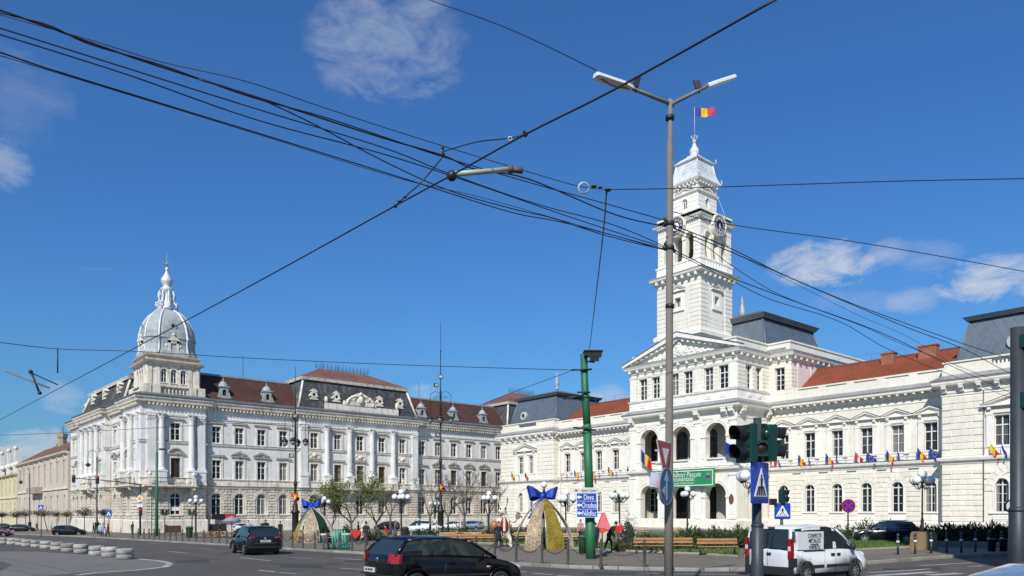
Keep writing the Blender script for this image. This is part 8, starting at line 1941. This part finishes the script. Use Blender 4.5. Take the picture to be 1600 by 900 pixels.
for i, (px, pyc, pyt, wd) in enumerate([(3, 804, 831, 14), (26, 804, 830, 20), (40, 802, 830, 24), (59, 801, 829, 14), (68, 802, 832, 22), (89, 803, 829, 16), (104, 803, 830, 18), (132, 800, 833.5, 28), (163, 800, 834, 18)]):
 p = gp(px, pyt); Y = depth(p); k = Y/FPX; H = (pyt-pyc)*k; T = thing('clipped_tree', 'clipped brown street tree, %s along the left street' % ['cut by the left edge', 'second', 'third, broad and flat', 'fourth, thin', 'fifth, leaning, by the blue sign', 'sixth', 'seventh, green tinged', 'eighth, largest, beside the hook lamp', 'ninth, right of the hook lamp'][i], 'tree', p, 0, 'clipped street trees')
 ln = 7*k if px == 68 else 0; m = MB(); m.tube([(ln*CT, ln*ST, 0), (ln*.4*CT, ln*.4*ST, H*.5), (0, 0, H*.92)], [.09, .07, .06], 6); part(m, 'trunk', bark, T); rd = random.Random(50+i); m = MB()
 R_ = wd*k/2*1.35
 for _ in range(60):
  a, e = rd.random()*2*pi, rd.uniform(-.2, 1.2); L = R_*rd.uniform(.6, 1); m.tube([(0, 0, H*.85), (cos(a)*cos(e)*L*.6, sin(a)*cos(e)*L*.6, H*.9+sin(e)*L*.3), (cos(a)*cos(e)*L, sin(a)*cos(e)*L, H*.95+sin(e)*L*.45)], [.02, .014, .008], 3, False)
 part(m, 'branches', bark, T)['kind'] = 'stuff'; c = MB()
 for _ in range(620 if i not in (3,) else 150):
  v = Vector((rd.gauss(0, .42), rd.gauss(0, .42), rd.gauss(0, .22))); v = v if v.length < 1 else v.normalized()*rd.random(); q = Vector((v.x*R_, v.y*R_, H+v.z*R_*.9)); s = .14*rd.uniform(.5, 1.1); a, b = [Vector((rd.gauss(0, 1), rd.gauss(0, 1), rd.gauss(0, 1))).normalized()*s for _ in '12']; c.face([tuple(q-a), tuple(q+b), tuple(q+a)])
 part(c, 'crown', leafb if i != 6 else mat('olive_twigs', (.11, .10, .04), .9, .3, 2), T)['kind'] = 'stuff'
def clump(m, c, rx, ry, rz, n, sz, rd, spike=.0, up=.0, az=0.0):
 """many small leaf faces through a mound, denser at the surface"""
 for _ in range(n):
  a, e = rd.random()*2*pi, math.asin(rd.random()); r = rd.uniform(.62, 1.05)+.14*sin(a*5+c[0])+.1*sin(e*7+a*3); x, y, z = cos(a)*cos(e)*rx*r, sin(a)*cos(e)*ry*r, sin(e)*rz*r
  x, y = rot2(x, y, az); q = Vector((c[0]+x, c[1]+y, c[2]+z)); s = sz*rd.uniform(.6, 1.2)
  if spike: d = (Vector((x/rx, y/ry, z/rz+up))+Vector((rd.gauss(0, .4), rd.gauss(0, .4), rd.gauss(0, .3)))).normalized()*s*spike; w_ = Vector((rd.gauss(0, 1), rd.gauss(0, 1), 0)).normalized()*s*.32; m.face([tuple(q-w_), tuple(q+w_), tuple(q+d)])
  else: a_, b_ = [Vector((rd.gauss(0, 1), rd.gauss(0, 1), rd.gauss(0, 1))).normalized()*s for _ in '12']; m.face([tuple(q-a_), tuple(q+b_), tuple(q+a_)])
def shrub(name, label, px, Y, w_, h, n, mats, sz=.12, dp=None, spike=0, up=.3, seed=0, group=None, cat='shrub', lobes=1):
 p = at(px, Y); p.z += .1; T = thing(name, label, cat, p, 0, group); rd = random.Random(seed); dp = dp or w_*.6
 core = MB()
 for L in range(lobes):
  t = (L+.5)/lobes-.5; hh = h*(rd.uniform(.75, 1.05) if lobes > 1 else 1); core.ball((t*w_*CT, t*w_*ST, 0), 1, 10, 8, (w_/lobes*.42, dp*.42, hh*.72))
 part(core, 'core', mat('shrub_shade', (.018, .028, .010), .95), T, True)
 for k, mt in enumerate(mats):
  m = MB()
  for L in range(lobes): t = (L+.5)/lobes-.5; clump(m, (t*w_*CT+rd.uniform(-.1, .1), t*w_*ST, 0), w_/lobes*.62, dp*.5, h*rd.uniform(.8, 1.0), n//lobes//len(mats), sz, rd, spike, up, TH)
  part(m, 'foliage', mt, T)['kind'] = 'stuff'
 return T
shrub('juniper', 'large spreading green juniper before the arcade, right of the concrete post', 1118, 47, 4.6, 1.2, 4200, (leafd, leafj, leafj), .15, 3.0, 1.9, .1, 1, 'junipers before the hall', lobes=3)
shrub('juniper', 'juniper reaching behind the near traffic light towards the van', 1160, 46, 2.6, .95, 1800, (leafd, leafj), .14, 2.2, 1.9, .1, 2, 'junipers before the hall', lobes=2)
shrub('juniper', 'lower juniper left of the concrete post, with yellow flowers before it', 1032, 48, 2.8, .8, 1500, (leafd, leafj), .14, 1.8, 2.0, .25, 3, 'junipers before the hall', lobes=2)
shrub('shrub', 'grey green low shrub at the left end of the flower bed', 990, 48, 2.2, .75, 1100, (greyleaf, leafd), .11, 1.6, seed=4, lobes=2)
shrub('hedge', 'low brownish hedge behind the left end of the long benches', 1000, 43, 3.0, .62, 1700, (hedgeb, hedgem), .09, .9, seed=5, lobes=4, cat='hedge')
shrub('hedge', 'low green hedge behind the long benches', 1095, 44.5, 4.2, .6, 1800, (hedgem, leafj), .09, .9, seed=6, lobes=5, cat='hedge')
shrub('hedge', 'green hedge between the van roof and the navy car', 1335, 60, 4.0, 1.1, 1700, (hedgem, leafj), .12, 1.2, seed=7, lobes=4, cat='hedge')
shrub('juniper', 'dark juniper behind the bonnet of the navy car', 1372, 58, 3.2, 1.45, 1500, (leafd, leafd), .14, 1.6, 1.8, .4, 8, 'junipers along the right wing', lobes=2)
for i, (px, w_, h, lab) in enumerate([(1468, 3.2, 1.75, 'dark juniper just right of the ochre pedestal lamp'), (1500, 3.4, 1.95, 'dark juniper below the right pavilion corner'), (1535, 3.4, 1.8, 'dark juniper below the right pavilion window'), (1570, 3.4, 1.8, 'dark juniper left of the right edge post'), (1606, 3.4, 1.8, 'dark juniper behind the right edge post')]):
 shrub('juniper', lab, px, 50, w_, h*.68, 2100, (leafd, leafd), .15, 2.0, 1.7, .35, 10+i, 'junipers along the right wing', lobes=2)
m = None
for i, (px, Y, w_, h, lab) in enumerate([(700, 62, 4.2, 1.25, 'clipped green hedge behind the benches left of the rabbit'), (742, 60, 3.4, 1.25, 'clipped green hedge under the rabbit figure'), (572, 66, 3.2, 1.0, 'dark hedge behind the red heart near the palace'), (812, 60, 1.9, 1.3, 'dark hedge left of the large bow arch'), (893, 58, 2.2, 1.0, 'dark hedge right of the large bow arch'), (655, 64, 3.4, 1.1, 'hedge before the parked white van')]):
 shrub('hedge', lab, px, Y, w_, h, 1500, (hedgem, leafd), .12, 1.2, seed=30+i, lobes=3, cat='hedge')
shrub('flowering_bush', 'white flowering small bush beside the globe lamp left of the arcade', 981, 60, 1.5, 2.2, 700, (mat('blossom_white', (.6, .57, .55), .8), mat('blossom_grey', (.22, .2, .2), .8)), .09, 1.2, seed=44, cat='bush')
slat = mat('bench_slat', (.42, .20, .075), .6, .2, 4); slaty = mat('bench_slat_pale', (.50, .34, .17), .6, .2, 4); cast = mat('cast_iron_grey', (.05, .05, .055), .6, .15)
def bench(label, px0, px1, py, face=1, Y=None, group='park benches', wood=slat, name='park_bench'):
 """px0, px1: ends; py: feet on the pavement; backrest behind the seat (away from the camera)"""
 a, b = (gp(px0, py), gp(px1, py)) if Y is None else (at(px0, Y), at(px1, Y)); a = a+Vector((0, 0, .1)); b = b+Vector((0, 0, .1)); L = (b-a).length; ang = atan2(b.y-a.y, b.x-a.x); T = thing(name, label, 'bench', a, ang, group); T.rotation_euler[1] = -atan2(b.z-a.z, L)
 n = 3 if L > 2.2 else 2
 for k in range(n):
  x = .15+(L-.3)*k/(n-1); m = MB(); m.tube([(x, -.25, 0), (x, -.18, .28), (x, -.24, .42)], .032, 5); m.tube([(x, .28, 0), (x, .2, .3), (x, .24, .44), (x, .34, .85)], .032, 5); m.tube([(x, -.26, .41), (x, .24, .41)], .03, 5); m.tube([(x, -.2, .2), (x, .22, .2)], .02, 4); part(m, 'leg', cast, T)
 for j, (y, z) in enumerate(((-.22, .45), (-.08, .445), (.07, .44))): m = MB(); m.box(0, L, y-.055, y+.055, z, z+.035); part(m, 'seat_slat', wood, T)
 for y, z in ((.265, .60), (.315, .76)): m = MB(); m.box(0, L, y-.02, y+.02, z-.01, z+.11); part(m, 'back_slat', wood, T)
 return T
bench('long wooden bench just right of the walking figure, left part behind the concrete post', 990, 1083, 868.5)
bench('wooden bench between the concrete post and the near traffic light', 1090, 1153, 871)
bench('long wooden bench behind the front of the black hatchback', 690, 788, 856.5)
bench('second bench in the row behind, left of the man in the dark coat', 686, 752, 0, Y=58, wood=slaty)
bench('bench at the foot of the rabbit figure', 788, 805, 0, Y=52)
bench('bench left of the large bow arch', 803, 829, 0, Y=56, wood=slaty)
bench('pale bench before the globe lamp, above the hatchback roof', 620, 643, 0, Y=62, wood=slaty)
bench('wooden bench under the smaller bow arch, left one', 456, 478, 0, Y=64)
bench('wooden bench under the smaller bow arch, right one', 482, 510, 0, Y=63)
bench('wooden bench left of the turquoise sculpture', 497, 523, 0, Y=62, wood=slaty)
bench('pale bench near the entrance arcade, left of the concrete post', 985, 1010, 0, Y=72, wood=slaty)
bench('small pale bench beside the concrete post by the arcade', 1050, 1066, 0, Y=70, wood=slaty)
bench('wooden bench right of the large bow arch', 878, 905, 0, Y=52, wood=slaty)
pot = mat('white_planter', (.6, .6, .58), .7, .1)
def planter(label, px, Y, r=.38, h=.8, plant=True, seed=0, mt=pot):
 p = at(px, Y); p.z += .1; T = thing('planter', label, 'planter', p, 0, 'planters on the square'); m = MB(); m.lathe((0, 0, 0), [(r*.72, 0), (r*.95, h*.8), (r*1.08, h*.82), (r*1.08, h*.95), (r*.9, h)], 14); part(m, 'pot', mt, T)
 if plant: m = MB(); clump(m, (0, 0, h), r*.9, r*.9, .75, 260, .1, random.Random(seed)); part(m, 'foliage', hedgem, T)['kind'] = 'stuff'
planter('white planter left of the person in the cream jacket', 506, 62, seed=1); planter('white planter right of the turquoise sculpture', 541, 62, seed=2); planter('white planter under the large bow arch', 835, 52, .35, .6, seed=3); planter('small pale planter behind the front bench', 742, 60, .4, .8, False, seed=4)
def bin_(label, px, Y, h=1.05, w_=.27, mt=None):
 p = at(px, Y); p.z += .1; T = thing('litter_bin', label, 'litter bin', p, 0); m = MB(); mt = mt or mat('bin_green', (.03, .11, .05), .6, .15); m.lathe((0, 0, 0), [(w_*.7, 0), (w_*.95, h*.85), (w_*1.0, h*.86)], 12); m2 = MB(); m2.lathe((0, 0, 0), [(w_*1.08, h*.86), (w_*1.05, h*.92), (w_*.6, h)], 12); part(m, 'barrel', mt, T)
 part(m2, 'lid', mt, T); m = MB(); [m.tube([(w_*.72*cos(a), w_*.72*sin(a), .02), (w_*.97*cos(a), w_*.97*sin(a), h*.84)], .012, 3) for a in [2*pi*k/12 for k in range(12)]]; part(m, 'ribs', mt, T)['kind'] = 'stuff'
bin_('green litter bin standing just left of the green mast', 910.5, 41); bin_('green litter bin by the palace corner lamp', 296, 82, 1.3, .4); bin_('dark litter bin beside the globe lamp before the palace', 633, 62, 1.3, .3, cast)
for px, lab in ((1550, 'black litter bin in the shade at the right'), (1568, 'second black litter bin in the shade near the edge post')): bin_(lab, px, 39, .7, .2, sblack)
blueg = mat('glitter_blue_ribbon', (.006, .055, .42), .35, .5, 9, .5, 30, metal=.3); goldg = mat('glitter_gold_ribbon', (.42, .31, .04), .4, .5, 9, .5, 30, metal=.3); champ = mat('glitter_champagne_ribbon', (.38, .28, .18), .45, .7, 9, .5, 30, metal=.2); pinkg = mat('pale_pink_ribbon', (.60, .46, .44), .5, .2, 6); greeng = mat('dark_green_ribbon', (.01, .06, .025), .5, .5, 9); wedge = mat('ribbon_edge_white', (.50, .46, .38), .5)
def ribbon(P, W_, mt, name, T, edge=True, nrm=None):
 """flat band of width W_ following P; width direction given per point"""
 m = MB(); R = []
 for p, wdir, k in P:
  w2 = Vector(wdir).normalized()*W_*k/2; R.append((m.V(*(Vector(p)-w2)), m.V(*(Vector(p)+w2))))
 for a, b in zip(R, R[1:]): m.idx((a[0], b[0], b[1], a[1]))
 me = m.mesh(name, mt); o = bpy.data.objects.new(name, me); COL.objects.link(o); o.parent = T; o.modifiers.new('s', 'SOLIDIFY').thickness = .05
 if edge:
  e = MB(); e.tube([m.v[a[0]] for a in R], .022, 4); e.tube([m.v[a[1]] for a in R], .022, 4); part(e, 'ribbon_edge', wedge, T)
 return o
def bowarch(label, px, Y, top_py, ribs, bow=1.0, scale=1.0, xw=1.0):
 p = at(px, Y); p.z += .1; T = thing('bow_arch', label, 'easter decoration', p, TH); H = zat(top_py, Y)-p.z;
 for az, R0, wd, mt in ribs:
  P = []; az = D(az)
  for k in range(17):
   t = k/16; z = H*.83*t; r = R0*(1-t**2.1)+.12; c_, s_ = cos(az), sin(az); P.append(((r*c_, r*s_, z), (-s_, c_, 0), .35+.65*(1-t**1.6)))
  ribbon(P, wd, mt, 'ribbon_rib', T)
 m = MB(); m.ball((0, 0, H*.86), .22*bow, 10, 8); part(m, 'bow_knot', blueg, T)
 for s in (-1, 1):
  P = []
  for k in range(17):
   a = 2*pi*k/16; q = (1-cos(a))/2; x = s*(.08+bow*.62*q); z = H*.88+.10*bow*q+(.17*sin(a)*bow*q if s < 0 else .06*sin(a)); P.append(((x, -.34*bow*sin(a)*(.3+.7*q), z), (.25*s, .15, 1), .30+.70*q**.7))
  ribbon(P, .62*bow, blueg, 'bow_loop', T, False)
  P = []
  for k in range(9): t = k/8; P.append(((-.05-.62*bow*t if s < 0 else -.05+.02*t, -.28-.45*t, H*(.86-.36*t)), (1, .3 if s > 0 else 2.0, 0 if s > 0 else .4), .25+.75*t))
  ribbon(P, (.42 if s > 0 else .34)*bow, blueg, 'bow_tail', T, False)
 return T
bowarch('large blue glitter bow on golden and champagne ribbon arches, left of the green mast', 848, 47, 762, [(-112, 1.7, 1.05, champ), (-62, 1.45, 1.25, goldg), (170, 1.6, .5, goldg), (25, 1.95, .5, pinkg), (100, 1.3, .6, champ), (60, 1.2, .4, champ)], 1.3)
bowarch('smaller blue glitter bow on champagne and dark ribbon arches, near the left ornate post', 487, 63, 781, [(-130, 1.4, .5, goldg), (-80, 1.2, 1.2, champ), (-35, 1.6, 1.2, greeng), (-12, 2.0, .6, pinkg), (190, 1.3, .5, greeng), (100, 1.4, .6, greeng)], 1.1)
fur = mat('cream_fur', (.72, .66, .54), .9, .12, 6, .4, 30); fur2 = mat('brown_fur', (.30, .17, .07), .9, .3, 5, .4, 30); vest = mat('red_vest', (.32, .012, .015), .8, .15, 5); earin = mat('inner_ear_tan', (.42, .27, .15), .9, .15); wick = mat('wicker', (.30, .17, .07), .85, .35, 7)
def rabbit(label, px, Y, H, turn=0.0, body=fur, vestm=vest, arm=True, egg=True, small=False):
 """standing easter rabbit figure; x right, -y towards the viewer; built for a height of 5 m then scaled"""
 p = at(px, Y); p.z += .1; T = thing('rabbit_figure', label, 'easter decoration', p, TH+turn, 'easter rabbit figures'); k = H/5.0; T.scale = (k, k, k)
 me = bpy.data.meshes.new('body')
 V = [(0, 0, 1.5), (0, 0, 2.15), (0, 0, 2.75), (0, -.05, 3.15), (-.05, -.15, 3.6), (-.35, -.45, 3.45), (-.5, -.62, 3.38),
         (.1, 0, 3.95), (.25, .05, 4.5), (.33, .05, 4.95), (-.32, 0, 3.95), (-.5, .05, 4.5), (-.62, .05, 4.95),
         (.55, -.05, 2.7), (.95, -.3, 2.45), (1.15, -.4, 2.75), (-.5, -.1, 2.65), (-.8, -.35, 2.2), (-.85, -.6, 1.95),
         (.38, 0, 1.2), (.62, -.15, .7), (.6, 0, .18), (.72, -.45, .12), (-.35, 0, 1.2), (-.62, -.2, .75), (-.72, 0, .2), (-.85, -.4, .12)]
 E = [(0, 1), (1, 2), (2, 3), (3, 4), (4, 5), (5, 6), (4, 7), (7, 8), (8, 9), (4, 10), (10, 11), (11, 12), (2, 13), (13, 14), (14, 15), (2, 16), (16, 17), (17, 18), (0, 19), (19, 20), (20, 21), (21, 22), (0, 23), (23, 24), (24, 25), (25, 26)]
 R = [.42, .48, .40, .26, .52, .27, .17, .12, .16, .05, .12, .16, .05, .2, .15, .15, .2, .16, .15, .26, .18, .15, .12, .26, .18, .15, .12]
 me.from_pydata(V, E, []); o = bpy.data.objects.new('body', me); COL.objects.link(o); md = o.modifiers.new('s', 'SKIN'); md.use_smooth_shade = True
 for i in range(len(V)): me.skin_vertices[0].data[i].radius = (R[i], R[i])
 me.skin_vertices[0].data[0].use_root = True; sd = o.modifiers.new('d', 'SUBSURF'); sd.levels = 2; sd.render_levels = 2
 dg = bpy.context.evaluated_depsgraph_get(); dg.update(); nm_ = bpy.data.meshes.new_from_object(o.evaluated_get(dg)); o.modifiers.clear(); o.data = nm_; nm_.materials.clear(); nm_.materials.append(body); o.parent = T
 m = MB(); m.lathe((0, 0, 0), [(.50, 1.55), (.56, 1.9), (.54, 2.4), (.42, 2.85), (.30, 2.98)], 16, False); v = part(m, 'vest', vestm, T, True); m = MB(); m.box(-.10, .10, -.63, -.5, 1.6, 2.85); part(m, 'vest_front', body, T)
 for s, x in ((1, .27), (-1, -.52)): m = MB(); m.ball((x, -.09, 4.5), 1, 8, 6, (.07, .05, .36)); part(m, 'inner_ear', earin, T)
 for s in (-1, 1): m = MB(); m.ball((-.12+s*.24, -.58, 3.72), .085, 8, 6, (1, .6, 1.3)); part(m, 'eye', sblack, T)
 m = MB(); m.ball((-.5, -.78, 3.42), .07, 7, 5); part(m, 'nose', earin, T); m = MB(); m.ball((-.4, -.74, 3.28), .1, 7, 5, (1.4, .5, .3)); part(m, 'mouth', earin, T)
 if egg: m = MB(); m.ball((-.95, -.35, 2.1), .42, 14, 10, (1, 1, 1.2)); part(m, 'painted_egg', mat('orange_egg', (.42, .16, .04), .4, .2), T)
 if arm: m = MB(); clump(m, (1.35, -.4, 2.75), .32, .2, .65, 120, .12, random.Random(3)); part(m, 'straw_bunch', mat('straw', (.36, .24, .12), .9, .3, 5), T)
rabbit('large cream rabbit figure in red vest with orange egg, left of the large bow', 788, 50, 3.5)
rabbit('small cream rabbit figure left of the black hatchback roof', 568, 62, 1.9, .3, egg=False, vestm=mat('red_shorts', (.5, .03, .02), .7), arm=False)
rabbit('white rabbit figure with raised ears left of the tall ornate post foot', 681, 66, 2.3, .2, vestm=pot, egg=False, arm=False)
rabbit('brown rabbit figure peeking above the hatchback, right of the tall post', 716, 54, 1.75, .5, body=fur2, vestm=mat('green_vest', (.03, .08, .03), .8), egg=False, arm=False)
m = None
def heart(label, px, Y, py, r, mt, grp='red heart ornaments'):
 c = pt(px, py, Y); g = at(px, Y); T = thing('heart_ornament', label, 'easter decoration', Vector((g.x, g.y, g.z+.1)), TH, grp); z0 = c.z-g.z-.1; m = MB(); P = [(r*16*sin(t)**3/16, r*(13*cos(t)-5*cos(2*t)-2*cos(3*t)-cos(4*t))/16) for t in [2*pi*q/24 for q in range(24)]]
 m.poly([(x, z0+z) for x, z in P[::-1]], -.2, .2); part(m, 'heart', mt, T); m = MB(); m.tube([(0, 0, 0), (0, 0, z0)], .05, 5); part(m, 'stand', cast, T)
rh = mat('red_heart', (.6, .015, .02), .5, .15)
heart('red heart right of the turquoise sculpture', 556, 61, 834, .42, rh); heart('red heart ornament right of the walking figure in black', 966, 56, 826, .38, rh); heart('small orange red heart left of the walking figure', 941, 54, 829, .28, mat('orange_heart', (.6, .08, .03), .5), 'red heart ornaments')
p = at(943, 56); T = thing('egg_house', 'pink pointed roof of a small toy house behind the walking figure', 'easter decoration', Vector((p.x, p.y, p.z+.1)), TH); m = MB(); m.frust(-.55, .55, -.5, .5, 1.0, 2.3, .45, insy=.4); part(m, 'roof', mat('coral_pink', (.62, .10, .12), .6, .15), T); m = MB(); m.box(-.4, .4, -.4, .4, 0, 1.0); part(m, 'wall', mat('cream_wood', (.6, .5, .38), .7), T)
p = at(531, 49); tq = mat('turquoise_paint', (.05, .50, .32), .5, .08); T = thing('slatted_sculpture', 'turquoise slatted curved lounger standing behind the chain, left square', 'bench', Vector((p.x, p.y, p.z+.12)), TH)
for k in range(6):
 x = -.42+.165*k; m = MB(); m.tube([(x-.05, -.2, 1.25), (x, -.35, .9), (x+.05, -.3, .45), (x+.12*(k-2.5)*.3, 0, .08), (x+.2, .5, .1), (x+.25, .9, .35)], .05, 6); part(m, 'slat', tq, T)
for x in (-.9, -.55): m = MB(); m.arc(x, .25, .16, .22, -.03, .03, 0, 2*pi, 14); part(m, 'ring', iron, T)
m = MB(); m.box(-1.15, -.3, -.1, .1, .02, .1); part(m, 'base', iron, T)
for i, (px, mt, lab) in enumerate(((338, slat, 'picnic table with red parts before the cellar shop'), (352, slaty, 'wooden picnic table right of the red one'), (328, slat, 'wooden picnic table at the palace corner'))):
 p = at(px, 80); T = thing('picnic_table', lab, 'table', p, TH, 'picnic tables by the shop'); m = MB(); m.box(-.9, .9, -.4, .4, .75, .82); part(m, 'tabletop', mt, T)
 for x in (-.7, .7): m = MB(); m.tube([(x, -.6, 0), (x, .2, .78)], .05, 4); m.tube([(x, .6, 0), (x, -.2, .78)], .05, 4); part(m, 'leg', mt, T)
 for y in (-.75, .75): m = MB(); m.box(-.9, .9, y-.15, y+.15, .42, .48); part(m, 'seat', redp if i == 0 else mt, T)
p = at(362, 80); T = thing('parasol', 'closed grey parasol beside the white parked car', 'parasol', p); m = MB(); m.tube([(0, 0, 0), (0, 0, 2.3)], .04, 5); part(m, 'pole', cast, T); m = MB(); m.lathe((0, 0, 1.9), [(1.1, 0), (.6, .3), (.05, .55)], 10); part(m, 'canopy', mat('grey_canvas', (.25, .3, .35), .8), T)
a, b = gp(1462, 857), gp(1640, 862); m = MB(); d = (b-a).normalized(); n = Vector((-d.y, d.x, 0));
P = [a, b, b+n*.5, a+n*.5]; i = [m.V(q.x, q.y, q.z) for q in P]+[m.V(q.x, q.y, q.z+.45) for q in P]
for t in ((0, 1, 5, 4), (4, 5, 6, 7), (1, 2, 6, 5), (3, 0, 4, 7), (2, 3, 7, 6)): m.idx(i[k] for k in t)
tag(m.build('low_wall', mat('concrete_low_wall', (.22, .19, .15), .9, .2, 2), None, loc=a), 'low concrete wall before the dark junipers at the right', 'wall')
